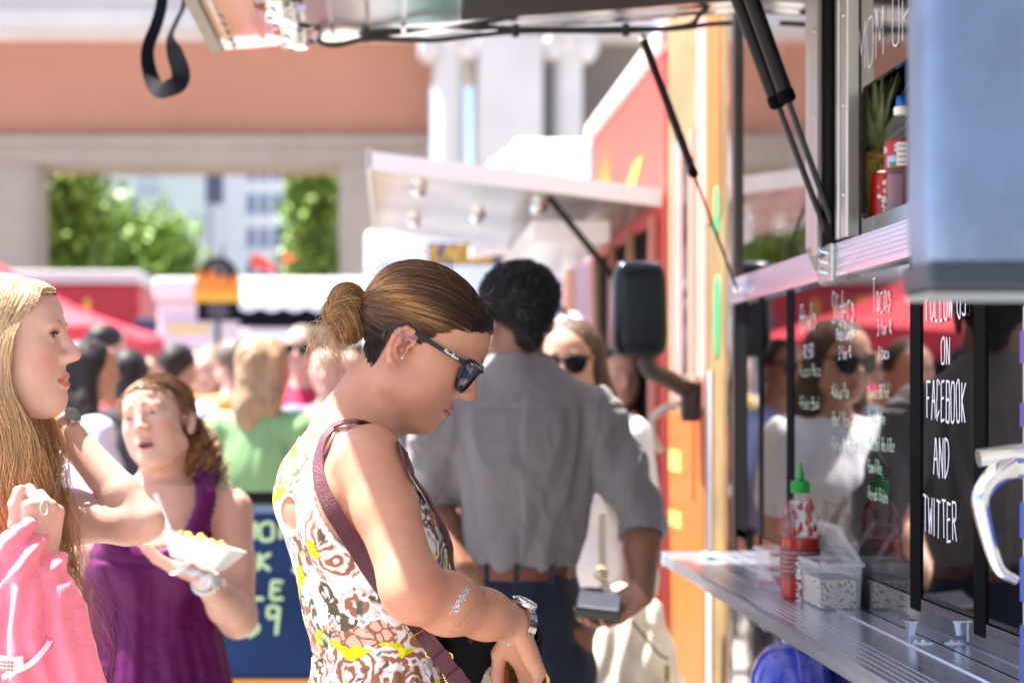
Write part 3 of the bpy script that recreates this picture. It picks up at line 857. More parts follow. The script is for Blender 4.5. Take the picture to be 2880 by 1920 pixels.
# domed black signboard with flames and two discs
Ys = 21.0
sg = thing('domed_sign', 'black domed signboard with pale discs and an orange flame band', 'sign', ((613-CX)*Ys/FPX, Ys, 0))
sx = (613-CX)*Ys/FPX; sw = .25; z0 = Z40(903, Ys); z1 = Z40(790, Ys)
pr = [(sx-sw, z0), (sx+sw, z0), (sx+sw, z1)]+[(sx+sw*math.cos(a), z1+sw*1.15*math.sin(a)) for a in np.linspace(0.1, math.pi-.1, 14)]+[(sx-sw, z1)]
MB().prism(pr, 'y', Ys, Ys+.05).build('board', mat('sign_black', (.006, .007, .011), .8, spec=.1), sg)
for z, r in ((Z40(868, Ys), .135), (Z40(768, Ys), .14)):
    MB().lathe([(r, 0), (r, .012), (0, .013)], (sx, Ys-.004, z), 28, (0, -1, 0)).build('disc', mat('sign_disc', (.09, .09, .105), .8, var=.6, vscale=12, spec=.1), sg, smooth=True)
zb = Z40(838, Ys)
fl = [(sx-sw*1.12, zb), (sx+sw*1.12, zb), (sx+sw*1.1, zb+.14)]
for k in range(9): fl.append((sx+sw*1.05-sw*2.1*k/8, zb+.16+(.13 if k % 2 else .02)*(1+.6*(k > 4))))
fl += [(sx-sw*1.1, zb+.14)]
MB().prism(fl, 'y', Ys-.05, Ys-.028).build('flame_band', mat('flame_orange', (.80, .24, .02), .5, var=.3, vscale=5), sg)
MB().box((sx-sw*1.14, Ys-.062, zb-.05), (sx+sw*1.14, Ys-.052, zb+.07)).build('band', YEL, sg)
MB().tube([(sx, Ys+.03, 0), (sx, Ys+.03, z0)], .03, 8).build('post', BLACKM, sg)
MB().tube([(sx+.05, Ys+.03, z1+.28), (sx+.06, Ys+.03, z1+.42)], .012, 6).build('finial', BLACKM, sg)
# red and orange pennants above the trailer
for k, (px, py, w, h, c) in enumerate(((735, 735, .26, .22, (.75, .05, .03)), (765, 752, .25, .10, (.75, .06, .03)), (815, 725, .22, .16, (.70, .18, .05)))):
    q = at(px, py, 24.3)
    m = mat('pennant_%d' % k, c, .7)
    bnt = thing('pennant', ['red pennant standing up on the trailer roof', 'low red pennant lying along the trailer roof', 'orange pennant at the far end of the trailer roof'][k], 'pennant', (q[0]-w/2, q[1], 3.05))
    MB().tube([(q[0]-w/2, q[1], 3.0), (q[0]-w/2, q[1], q[2]+h/2)], .012, 6).build('pole', BLACKM, bnt)
    mesh_obj('cloth', [(q[0]-w/2, q[1], q[2]-h/2), (q[0], q[1]+.03, q[2]-h*.35), (q[0]+w/2, q[1], q[2]), (q[0], q[1]+.03, q[2]+h*.3), (q[0]-w/2, q[1], q[2]+h/2)], [(0, 1, 3, 4), (1, 2, 3)], m, bnt, smooth=False)

# ================================================================ the row of trucks beyond ours
BX = .93
CREAM = mat('cream_truck_paint', (.27, .18, .075), .55, var=.30, vscale=4); ORNG = mat('orange_truck_paint', (.60, .14, .03), .4, var=.08, vscale=3)
PINK = mat('coral_truck_paint', (.60, .25, .19), .5); AMB = mat('amber_paint', (.34, .13, .02), .45, var=.15, vscale=2)
ct = thing('orange_food_truck', 'cream and orange food truck parked next beyond the steel one', 'food truck', (1.9, 5.4, 0))
MB().box((BX, 4.97, .4), (2.9, 5.98, 2.95), .02).build('body', CREAM, ct)
MB().box((BX-.004, 5.26, .45), (BX-.001, 5.93, 1.42)).build('orange_panel', ORNG, ct)
MB().box((BX-.004, 5.00, 1.98), (BX-.001, 5.22, 2.92)).build('amber_panel', AMB, ct)
MB().box((BX-.004, 5.22, 1.44), (BX-.001, 5.40, 2.92)).build('coral_strip', mat('pale_coral', (.70, .30, .25), .4), ct)
MB().box((BX-.006, 5.43, 1.46), (BX-.001, 5.52, 2.30)).build('coral_strip', PINK, ct)
MB().box((BX-.008, 5.53, 1.46), (BX-.001, 5.62, 2.26)).build('side_glass', mat('dark_teal_glass', (.05, .07, .08), .1), ct)
MB().box((BX-.010, 5.63, 1.46), (BX-.001, 5.68, 2.30)).build('coral_strip', PINK, ct)
MB().box((BX-.008, 5.69, 1.46), (BX-.001, 5.78, 2.30)).build('trim_strip', mat('trim_silver', (.5, .52, .53), .3, .5), ct)
MB().box((BX-.010, 5.79, 1.46), (BX-.001, 5.84, 2.30)).build('coral_strip', PINK, ct)
for z0, z1 in ((1.23, 1.30), (1.05, 1.10)):
    MB().box((BX-.007, 5.66, z0), (BX-.0045, 5.90, z1)).build('yellow_patch', mat('lemon_patch', (.60, .48, .12), .5), ct)
MB().box((BX-.010, 5.42, 1.16), (BX-.0045, 5.445, 1.44)).build('orange_rib', mat('deep_orange', (.80, .14, .02), .4), ct)
for z, h in ((1.70, .12), (2.0, .08)):
    rounded_block((BX, 5.06, z), (.014, .075, h*2), .01, mat('green_graphic', (.04, .42, .16), .4), 'green_graphic', ct, 3, 20)
MB().box((BX-.008, 5.12, .5), (BX-.001, 5.20, 1.55)).build('white_strip', mat('dull_white_strip', (.50, .48, .50), .6), ct)
for y in (5.3,):
    MB().lathe([(.34, 0), (.36, .03), (.36, .2)], (1.0, y, .36), 24, (1, 0, 0)).build('wheel', BLACK, ct, smooth=True)
mc = at(1797, 870, 5.25)
mm = mat('mirror_black_gloss', (.006, .008, .013), .22, spec=.35)
w2 = rounded_block((mc[0], 5.25, mc[2]), (.172, .10, .285), .03, mm, 'wing_mirror', ct, 5, 48, .10)
MB().box((mc[0]-.06, 5.22, mc[2]+.128), (mc[0]+.055, 5.30, mc[2]+.140), .005).build('mirror_cap', CHROME, w2)
MB().tube(smooth_path([at(1815, 1005, 5.25), at(1830, 1040, 5.25), at(1880, 1065, 5.28), at(1930, 1095, 5.32), at(1965, 1110, 5.36)], 14), .028, 10).build('mirror_arm', mat('arm_black', (.03, .027, .025), .5), w2, smooth=True)
bp = at(1935, 1120, 5.33)
MB().box((bp[0]-.02, 5.30, bp[2]-.07), (bp[0]+.03, 5.36, bp[2]+.05), .01).build('arm_bracket', mat('arm_black'), w2)
MB().box((bp[0]-.10, 5.28, bp[2]+.055), (bp[0]+.03, 5.36, bp[2]+.070), .004).build('arm_plate', CHROME, w2)
lvp = [at(1900, 1140, 5.2), at(1865, 1150, 5.2), at(1838, 1175, 5.2), at(1832, 1200, 5.2), at(1842, 1240, 5.2), at(1862, 1270, 5.2)]
MB().tube(smooth_path(lvp, 20), .012, 10).build('lever_handle', mat('lever_cream', (.42, .38, .33), .3, .3), ct, smooth=True)

rd = thing('red_awning_truck', 'red food truck with yellow flame lettering and a long white awning', 'food truck', (1.9, 7.1, 0))
MB().box((BX, 6.05, .4), (2.9, 8.30, 2.66), .02).build('body', mat('bright_red_paint', (.60, .055, .040), .45, var=.12, vscale=2), rd)
MB().box((BX-.02, 6.03, 2.665), (2.9, 8.34, 2.74), .01).build('roof_edge', mat('roof_pale_pink', (.72, .55, .55), .5), rd)
for k in range(7):                                            # a burst of upright yellow flames
    y = 8.02-k*.085; h_ = (.20, .30, .24, .36, .26, .30, .18)[k]
    MB().prism([(y, 2.22), (y-.075, 2.22), (y-.060, 2.22+h_*.5), (y-.050+.02*(k % 2), 2.22+h_), (y-.02, 2.22+h_*.55)], 'x', BX-.004, BX-.0015).build('flame_graphic', mat('sign_yellow', (.70, .42, .05), .5), rd)
MB().prism([(6.9, 2.22), (7.3, 2.22), (6.75, 2.36), (6.55, 2.36)], 'x', BX-.004, BX-.0015).build('yellow_slash', mat('sign_yellow'), rd)
MB().box((BX-.004, 6.2, 1.18), (BX-.001, 8.0, 2.08)).build('serving_hatch', DARK, rd)
for y, m in ((6.18, PINK), (6.75, mat('hatch_tan', (.55, .36, .22), .5)), (7.3, PINK), (7.9, mat('hatch_tan'))):
    MB().box((BX-.03, y, 1.15), (BX-.006, y+.05, 2.10)).build('hatch_post', m, rd)
for k in range(8):
    y = 6.35+k*.2; z = 1.35+.25*RNG.random()
    MB().lathe([(.03, 0), (.035, .01), (.03, .16), (.012, .2), (.012, .22)], (BX-.06, y, 1.20), 10).build('bottle', mat('hatch_bottle_%d' % (k % 4), ((.5, .08, .05), (.1, .2, .5), (.7, .6, .2), (.75, .75, .75))[k % 4], .3), rd, smooth=True)
MB().box((BX-.26, 6.15, 1.13), (BX-.005, 8.05, 1.17), .004).build('counter', BRUSH, rd)
a2 = MB().prism([(-.065, 2.262), (BX-.005, 2.135), (BX-.005, 2.165), (-.065, 2.292)], 'y', 6.07, 8.5).build('awning', mat('awning_mirror', (.62, .58, .55), .25, .8, var=.40, vscale=2.5, bump=.5, bscale=5), rd)
MB().prism([(-.075, 2.248), (BX-.01, 2.120), (BX-.01, 2.178), (-.075, 2.306)], 'y', 6.03, 6.066).build('awning_edge', mat('awning_white_edge', (.82, .80, .79), .4), a2)
MB().box((-.082, 6.03, 2.246), (-.068, 8.52, 2.312)).build('awning_edge', WHITE, a2)
for (x, y) in ((.10, 6.5), (.35, 7.2), (.10, 7.7), (.55, 6.6)):
    z = 2.262-(x+.065)*.1277
    MB().lathe([(.032, 0), (.032, -.02), (.02, -.035), (0, -.036)], (x, y, z-.002), 16).build('lamp', CHROME, a2, smooth=True)
MB().box((.50, 6.3, 2.02), (.78, 7.9, 2.10), .01).build('light_bar', mat('bar_pale', (.80, .82, .84), .3), a2)
MB().tube([(.55, 6.2, 2.17), (BX, 6.2, 1.70)], .012, 8).build('gas_strut', BLACKM, rd, smooth=True)
MB().tube([(.55, 8.2, 2.17), (BX, 8.2, 1.70)], .012, 8).build('gas_strut', BLACKM, rd, smooth=True)
# bright white roof unit rising behind that awning
wu = thing('roof_unit', 'sunlit stepped white unit standing on the blue truck roof', 'roof unit', at(1565, 470, 9.6))
MB().box((*at(1440, 0, 9.6)[:2], 2.45), (at(1690, 0, 9.6)[0], 10.6, Z40(388, 9.6)), .04).build('box', WHITE, wu)
for k in range(4):
    MB().box((at(1320+k*30, 0, 9.6)[0], 9.6, 2.45), (at(1348+k*30, 0, 9.6)[0], 10.5, Z40(490-k*22, 9.6)), .01).build('step', WHITE, wu)

bt = thing('blue_food_truck', 'blue and white food truck far along the row with yellow sign', 'food truck', (1.9, 11, 0))
MB().box((BX, 9.0, .4), (2.9, 13.2, 2.45), .02).build('body', mat('truck_lilac', (.60, .58, .66), .5), bt)
for y, z0, z1, m in ((9.45, 1.72, 2.10, mat('poster_blue', (.02, .10, .36), .5)), (9.9, 1.70, 2.12, mat('poster_blue')), (9.2, 1.45, 1.68, mat('poster_blue2', (.02, .17, .50), .5)), (9.05, 1.9, 2.1, mat('poster_tan', (.62, .45, .32), .6))):
    MB().box((BX-.006, y, z0), (BX-.001, y+.32, z1)).build('poster', m, bt)
sb2 = MB().box((.20, 9.6, 2.18), (.90, 9.63, 2.30)).build('sign_band', mat('sign_dark', (.12, .12, .2), .5), bt)
lettering('lettering', 'KABOB CAFE', (.22, 9.595, 2.195), (1, 0, 0), (0, 0, 1), .09, .068, .022, mat('sign_yellow'), sb2, 6)
MB().prism([(.42, 2.205), (.92, 2.275), (.92, 2.33), (.42, 2.26)], 'y', 9.2, 9.5).build('awning', WHITE, bt)
MB().box((BX-.05, 9.0, .5), (BX-.002, 9.06, 2.4)).build('post', mat('tan_post', (.72, .45, .30), .5), bt)
for px, py in ((1610, 735), (1612, 905)):
    q = at(px, py, 8.6)
    MB().lathe([(.0, .05), (.05, .04), (.09, .0), (.085, -.02), (0, -.02)], q, 18).build('lamp_dome', mat('dome_white', (.85, .86, .9), .15, .3), bt, smooth=True)
vn = thing('white_box_van', 'white box van parked across the far end of the row', 'van', (.3, 15, 0))
MB().box((-.20, 14, .5), (.86, 17, 2.78), .05).build('body', mat('van_white', (.78, .80, .84), .4), vn)
MB().box((-.12, 13.97, 1.2), (.30, 13.995, 2.5)).build('door', mat('van_door', (.70, .73, .82), .4), vn)
MB().box((.36, 13.97, 1.2), (.78, 13.995, 2.5)).build('door', mat('van_door'), vn)
for x in (0.0, .66):
    MB().lathe([(.33, 0), (.35, .03), (.35, .2)], (x-.1, 14.6, .35), 24, (1, 0, 0)).build('wheel', BLACK, vn, smooth=True)

# ================================================================ blue chalk menu board
Ym = 5.4
brd = thing('menu_board', 'dark blue chalkboard sign with pale green prices behind the purple dress', 'sign', (-.48, Ym, 0))
x0, x1 = (540-CX)*Ym/FPX, (905-CX)*Ym/FPX
MB().box((x0, Ym, .62), (x1, Ym+.03, EYE-.36)).build('board', mat('blackboard_blue', (.012, .038, .12), .7, var=.25, vscale=3, spec=.2), brd)
MB().box((x0-.02, Ym-.012, EYE-.358), (x1+.02, Ym+.04, EYE-.335)).build('frame_bar', mat('board_frame_blue', (.16, .22, .36), .4), brd)
MB().box((x0-.02, Ym-.01, EYE-.33), (x1+.02, Ym+.05, EYE-.295)).build('frame_bar', BLACKM, brd)
MB().box((x0-.02, Ym-.012, .585), (x1+.02, Ym+.04, .618)).build('frame_bar', mat('board_orange', (.75, .28, .05), .5), brd)
for s in (x0+.03, x1-.03):
    MB().tube([(s, Ym+.02, .6), (s, Ym+.02, 0)], .015, 8).build('leg', BLACKM, brd)
CH = mat('chalk_lime', (.55, .78, .42), .8)
for t, px, py, h, w in (('LEMON 3', 560, 1515, .052, .062), ('PORK SUB', 560, 1602, .052, .060), ('APPLE CK', 548, 1682, .052, .058), ('$9', 690, 1788, .085, .062)):
    q = at(px, py, Ym-.002)
    lettering('lettering', t, q, (1, 0, 0), (0, 0, 1), h, w, .011, CH, brd, len(t))
# ================================================================ people: shared builders
def loft(V, zs, cx, cy, a, b, yaw, k=.02, op='add', pw=2.0, inset=0.0):
    """stack of ellipses: centres (cx, cy), half depth a along the facing direction, half width b across it"""
    zs = np.asarray(zs, float); o = np.argsort(zs); zs = zs[o]
    f = lambda q: np.asarray(q, float)[o]
    cx, cy, a, b = f(cx), f(cy), f(a)-inset, f(b)-inset
    m = max(a.max(), b.max())+k+3*V.h
    w = V.win((cx.min()-m, cy.min()-m, zs[0]-.03), (cx.max()+m, cy.max()+m, zs[-1]+.03))
    if w is None: return
    x, y, z = V.pts(w)
    zz = z.ravel()
    def ip(q):
        r = np.interp(zz, zs, q)
        ker = max(1, int(.02/V.h)); 
        p = np.pad(r, ker, mode='edge'); r = np.convolve(p, np.ones(2*ker+1)/(2*ker+1), 'valid')
        return r[None, None, :].astype(np.float32)
    X, Y, A, B = ip(cx), ip(cy), ip(a), ip(b)
    fx, fy = -math.sin(R(yaw)), math.cos(R(yaw))
    u = (x-X)*fx+(y-Y)*fy; v = (x-X)*fy-(y-Y)*fx
    if pw == 2.0: q = np.sqrt((u/A)**2+(v/B)**2)
    else: q = (np.abs(u/A)**pw+np.abs(v/B)**pw)**(1/pw)
    d = (q-1)*np.minimum(A, B)
    d = np.maximum(d, np.maximum(z-zs[-1], zs[0]-z))
    V.comb(w, d.astype(np.float32), k, op)

def head_prims(V, F, fat=0.0, male=False, mouth=0.0, ears=True, detail=True, nose=1.0, chin=0.0):
    E, C, H = F.ell, F.cone, F.chain
    E(V, (0, -.004, .050), (.0735, .092, .078), .0)
    E(V, (0, .043, .062), (.060, .058, .054), .03)
    E(V, (0, .040, .002), (.060+fat*.006, .056, .074), .03)
    E(V, (0, .063, -.040), (.036+fat*.004, .033, .036), .022)
    for s in (-1, 1):
        C(V, (s*.050, .006, -.048), (s*.017, .066, -.073-mouth*.5), .019+fat*.005, .016, .03)
        E(V, (s*.043, .056, .002), (.020+fat*.004, .028, .024), .025)
        E(V, (s*.040, .045, -.035), (.022+fat*.007, .030, .030), .03)
        E(V, (s*.026, .084, .044), (.022, .018, .009), .014)
    E(V, (0, .072+chin, -.070-mouth), (.023, .0215, .020), .018)
    if fat: E(V, (0, .040, -.078), (.036, .034, .016+.006*fat), .03)
    if male: E(V, (0, .074, -.072), (.030, .022, .020), .015)
    # eye sockets
    if detail:
        for s in (-1, 1):
            E(V, (s*.0325, .103, .027), (.017, .013, .0105), .012, 'sub')
            E(V, (s*.0315, .0795, .0255), (.0150, .0145, .0125), .006)
    # nose
    C(V, (0, .0940, .041), (0, .0935+.0185*nose, -.002), .0072, .0090, .013)
    E(V, (0, .1132+.018*(nose-1), -.0045), (.0085, .0095, .0084), .010)
    for s in (-1, 1):
        E(V, (s*.0112, .1025+.010*(nose-1), -.0085), (.0066, .0110, .0078), .011)
        if detail: E(V, (s*.0058, .1075, -.0155), (.0028, .0045, .0024), .003, 'sub')
    # lips
    if detail:
        up = [(-.024, .0865, -.0425), (-.013, .0955, -.0388), (-.004, .0990, -.0372), (0, .0985, -.0380), (.004, .0990, -.0372), (.013, .0955, -.0388), (.024, .0865, -.0425)]
        lo = [(-.023, .0865, -.0445-mouth*.5), (-.012, .0955, -.0478-mouth), (0, .0985, -.0490-mouth), (.012, .0955, -.0478-mouth), (.023, .0865, -.0445-mouth*.5)]
        H(V, up, [.0020, .0033, .0038, .0036, .0038, .0033, .0020], .006)
        H(V, lo, [.0022, .0040, .0047, .0040, .0022], .006)
        if mouth > .004:
            E(V, (0, .098, -.043-mouth*.5), (.019, .022, .0035+mouth*.42), .003, 'sub')
        else:
            H(V, [(-.024, .0905, -.0432), (-.012, .1010, -.0432), (0, .1045, -.0434), (.012, .1010, -.0432), (.024, .0905, -.0432)], .0012, .0025, 'sub')
    if ears:
        for s in (-1, 1): ear(V, F, s, detail)

EAR_O = [(.006, .004), (.012, .014), (.0105, .024), (.002, .0305), (-.009, .0295), (-.0165, .021), (-.0185, .009), (-.0165, -.004), (-.0115, -.0155), (-.0045, -.024), (.0025, -.0265)]
def ear_p(s, u, v, o=0.0): return (s*(.0725+max(0, .010-u)*.50+o), -.004+u*.95, .004+v)
def ear(V, F, s, detail=True):
    if not detail:
        F.ell(V, ear_p(s, -.005, .003), (.008, .015, .029), .006); return
    n = 11
    for i in range(n):
        pass
    F.chain(V, [ear_p(s, u, v, .001) for u, v in EAR_O], [.0030, .0034, .0036, .0036, .0036, .0036, .0035, .0034, .0038, .0050, .0046], .004)
    F.chain(V, [ear_p(s, -.003, .020, -.004), ear_p(s, -.009, .010, -.004), ear_p(s, -.008, -.006, -.004), ear_p(s, 0, -.016, -.003)], [.008, .0075, .007, .006], .006)
    F.chain(V, [ear_p(s, -.001, .020, .0), ear_p(s, -.009, .012, .0), ear_p(s, -.0095, .001, .0), ear_p(s, -.005, -.009, .0), ear_p(s, .001, -.0125, .0)], [.0022, .0027, .0028, .0027, .0026], .004)
    F.ell(V, ear_p(s, .0085, -.002, .0), (.0040, .0035, .0055), .004)
    F.ell(V, ear_p(s, .001, -.001, .003), (.0075, .0060, .0085), .003, 'sub')
    F.ell(V, ear_p(s, -.0005, .013, .004), (.0060, .0050, .0050), .003, 'sub')

def seg(L, a, b):
    a, b = np.asarray(a, float), np.asarray(b, float); ba = b-a
    t = np.clip(((L-a) @ ba)/(ba @ ba+1e-12), 0, 1)
    return np.linalg.norm(L-a-t[:, None]*ba, axis=1)
def pline(L, P): return np.min([seg(L, P[i], P[i+1]) for i in range(len(P)-1)], axis=0)

def blotch(v, C, k=.16, seed=3):
    a = fbm(v*22, 3, seed)-.5; b = fbm(v*75, 2, seed+5)-.5; s = (vnoise(v*420, seed+9) > .93)*(fbm(v*30, 2, seed+2) > .52)
    C *= 1+np.outer(a*k+b*k*.5, (.45, 1.2, 1.25)); C *= (1-.16*s)[:, None]
def face_colors(L, C, skin, lip=(.42, .10, .09), brow=(.06, .03, .02), mouth=0.0, blush=.5, lash=True, male=False, brow_w=.0026, brow_in=0.0):
    """L verts in head space, C (n,3) colours edited in place"""
    m = (L[:, 1] > .02) & (np.abs(L[:, 0]) < .075) & (L[:, 2] > -.12) & (L[:, 2] < .12)
    i = np.where(m)[0]; q = L[i].copy(); ax = q*np.array([1, 1, 1.0]); ax[:, 0] = np.abs(ax[:, 0])
    c = C[i]
    def mixto(k, col):
        nonlocal c
        c = c*(1-k[:, None])+np.asarray(col)*k[:, None]
    red = np.array(skin)*np.array([1.02, .72, .70])
    mixto(blush*np.exp(-((ax-np.array([.042, .070, -.010]))**2).sum(1)/.022**2), red)
    mixto(.7*blush*np.exp(-((q-np.array([0, .118, -.006]))**2).sum(1)/.012**2), red)
    up = [(0, .1015, -.0385), (.004, .1015, -.0378), (.013, .0985, -.0392), (.023, .088, -.0425)]
    lo = [(0, .1015, -.0485-mouth), (.012, .0985, -.0475-mouth), (.022, .088, -.0445-mouth*.5)]
    d = np.minimum(pline(ax, up)-.0034, pline(ax, lo)-.0042)
    mixto(.92*(1-smoothstep(-.0005, .0016, d)), lip)
    if mouth > .004:
        ins = ((q[:, 0]/.0185)**2+((q[:, 2]+.0435+mouth*.5)/(.0030+mouth*.40))**2 < 1) & (q[:, 1] < .0965)
        c[ins] = (.03, .008, .008)
        te = ins & (q[:, 2] > -.0445) & (q[:, 1] > .078); c[te] = (.55, .5, .45)
    else:
        ml = pline(ax, [(0, .103, -.0434), (.012, .100, -.0432), (.025, .088, -.0432)])
        mixto(.75*(1-smoothstep(.0004, .0016, ml)), np.array(lip)*.3)
    # brow
    bl = pline(ax, [(.0120, .104, .0470+brow_in), (.024, .1020, .0500+brow_in*.6), (.040, .0900, .0505), (.051, .076, .0440)])
    bw = brow_w*(1.25 if male else 1)
    mixto(.85*(1-smoothstep(bw*.5, bw*1.6, bl)), brow)
    if lash:
        e1 = pline(ax, [(.0195, .0935, .0255), (.027, .0955, .0302), (.034, .0945, .0308), (.0445, .0870, .0262)])
        mixto(.9*(1-smoothstep(.0008, .0020, e1)), (.015, .010, .008))
        e2 = pline(ax, [(.0200, .0930, .0240), (.031, .0935, .0205), (.0435, .0865, .0245)])
        mixto(.40*(1-smoothstep(.0006, .0018, e2)), np.array(skin)*.35)
        sh = np.exp(-((ax-np.array([.032, .096, .031]))**2).sum(1)/.011**2)
        mixto(.25*sh, np.array(skin)*np.array([.75, .55, .5]))
    C[i] = c
def paint_eyes(L, C, iris=(.09, .05, .03), look=(0, 0), op=.0044):
    """whites and iris drawn on the lid-opening of the modelled eyeballs"""
    for s in (-1, 1):
        dx = (L[:, 0]*s-.0318)/.0118; dz = (L[:, 2]-.0258-.0012*(1-((L[:, 0]*s-.0318)/.0118)**2))/op
        ins = (dx*dx+dz*dz < 1) & (L[:, 1] > .075)
        C[ins] = (.42, .38, .36)
        r = np.hypot(L[:, 0]-s*.0318-look[0], L[:, 2]-.0266-look[1])
        C[ins & (r < .0055)] = iris
        C[ins & (r < .0023)] = (.005, .005, .005)

def hand(V, F, t, curl=((10, 20, 10),)*4, thumb=None, spread=1.0, k=.007):
    """F: origin at the wrist, y to the fingers, z out of the back of the hand; t=+1 thumb towards +x. Returns finger tips."""
    kn = [(.027, .083, .000), (.009, .088, .003), (-.009, .084, .002), (-.026, .075, -.002)]
    ln = [(.040, .024, .020), (.044, .028, .021), (.041, .026, .021), (.032, .020, .019)]
    rr = [(.0090, .0082, .0072, .0058), (.0092, .0084, .0074, .0060), (.0088, .0080, .0070, .0056), (.0078, .0070, .0062, .0050)]
    for q in kn: F.cone(V, (t*q[0]*.55, .006, -.004), (t*q[0], q[1], q[2]-.003), .0145, .0112, .012)
    F.ell(V, (t*.022, .035, -.010), (.014, .028, .013), .012)
    F.ell(V, (-t*.022, .040, -.008), (.010, .030, .011), .012)
    tips = []
    for i in range(4):
        p = np.array([t*kn[i][0], kn[i][1], kn[i][2]]); ang = 0.0
        side = t*(1.5-i)*.05*spread
        P = [p]
        for j in range(3):
            ang += R(curl[i][j])
            d = np.array([side, math.cos(ang), -math.sin(ang)]); d /= np.linalg.norm(d)
            p = p+d*ln[i][j]; P.append(p)
        F.chain(V, P, rr[i], .004)
        up = np.array([0, math.sin(ang), math.cos(ang)])
        tips.append((F.p(p-d*.004+up*.004), F.R @ d, F.R @ up))
    th = thumb or [(.020, .018, -.008), (.040, .042, -.016), (.050, .072, -.020), (.051, .096, -.022)]
    F.chain(V, [(t*a, b, c) for a, b, c in th], [.0125, .0112, .0095, .0072], .006)
    a, b = np.array(th[-2])*np.array([t, 1, 1]), np.array(th[-1])*np.array([t, 1, 1])
    tips.append((F.p(b+np.array([0, 0, .004])), F.R @ ((b-a)/np.linalg.norm(b-a)), F.R @ np.array([0, 0, 1.0])))
    return tips

def axes(y, z):
    """frame matrix from finger direction y and back-of-hand direction z"""
    y = np.array(y, float); y /= np.linalg.norm(y); z = np.array(z, float); z -= y*(z @ y); z /= np.linalg.norm(z)
    return np.stack([np.cross(y, z), y, z], 1)

def project(V):
    V = np.asarray(V); return CX+FPX*V[:, 0]/V[:, 1], CY-FPX*(V[:, 2]-EYE)/V[:, 1]
class Surf:
    """find the visible surface point under a photograph pixel"""
    def __init__(s, *VF):
        s.V = np.concatenate([v for v, f in VF]); s.N = np.concatenate([vnormals(v, f) for v, f in VF])
        d = s.V-np.array([0, 0, EYE]); ok = (s.N*d).sum(1) < 0
        s.V, s.N = s.V[ok], s.N[ok]; s.x, s.y = project(s.V)
    def hit(s, px, py, rad=9):
        d = (s.x-px)**2+(s.y-py)**2
        i = np.where(d < rad*rad)[0]
        if not len(i): j = int(np.argmin(d)); return s.V[j], s.N[j]
        j = i[np.argmin(s.V[i, 1])]; near = i[s.V[i, 1] < s.V[j, 1]+.02]
        n = s.N[near].mean(0); q = near[np.argmin(d[near])]
        return s.V[q], n/np.linalg.norm(n)

SKIN = mat('skin', (.6, .4, .3), .38, attr='Col', sss=.07, var=.05, vscale=30, bump=.22, bscale=380, spec=.4)
CLOTH = mat('cloth', (.5, .5, .5), .85, attr='Col', bump=.25, bscale=500, sheen=.15, spec=.2)
HAIR = mat('hair', (.1, .05, .03), .38, attr='Col', spec=.5)
HAIRM = mat('hair_matt', (.1, .05, .03), .55, attr='Col', spec=.35)
TONE = {'fair': (.62, .36, .275), 'light': (.54, .29, .20), 'tan': (.44, .21, .125), 'brown': (.19, .088, .048), 'pink': (.68, .40, .34)}

def join(*ms):
    Vs, Fs, o = [], [], 0
    for v, f in ms: Vs.append(v); Fs.append(f+o); o += len(v)
    return np.concatenate(Vs), np.concatenate(Fs)

def folds(V, F, amp, scale, stretch=(1, 1, .25), seed=0, mask=None):
    n = vnormals(V, F); p = V*scale*np.array(stretch)
    d = 1-2*np.abs(fbm(p, 3, seed)-.5)*2.2
    d = np.clip(d, -1, 1)*amp
    if mask is not None: d = d*mask
    return (V+n*d[:, None]).astype(np.float32)

def hair_lump(V, F, style, vol=1.0):
    E, C = F.ell, F.cone
    E(V, (0, -.006, .061), (.082*vol, .101*vol, .079*vol), 0)
    if style in ('long', 'wavy'):
        for s in (-1, 1):
            C(V, (s*.058, -.015, .05), (s*.074, -.030, -.10), .034, .040, .03)
            C(V, (s*.074, -.030, -.10), (s*.070, -.020, -.20), .040, .026, .03)
        C(V, (0, -.050, .05), (0, -.065, -.12), .070, .066, .03)
        C(V, (0, -.065, -.12), (0, -.065, -.24), .066, .045, .03)
    elif style == 'bob':
        for s in (-1, 1): C(V, (s*.06, -.02, .05), (s*.068, -.02, -.07), .034, .030, .03)
        C(V, (0, -.05, .05), (0, -.06, -.08), .07, .055, .03)
    elif style == 'short':
        C(V, (0, -.045, .03), (0, -.060, -.03), .055, .030, .03)
    elif style == 'tied':
        C(V, (0, -.045, .03), (0, -.055, -.02), .055, .035, .03)
        C(V, (0, -.09, .02), (0, -.12, -.12), .030, .020, .02)
    E(V, (0, .106, -.014), (.064, .072, .082), .012, 'sub')
    if style in ('short', 'tied'):
        for s in (-1, 1): E(V, (s*.088, .015, -.01), (.035, .045, .038), .01, 'sub')

def tint(n, col): return np.repeat(np.array(col, float)[None], n, 0)

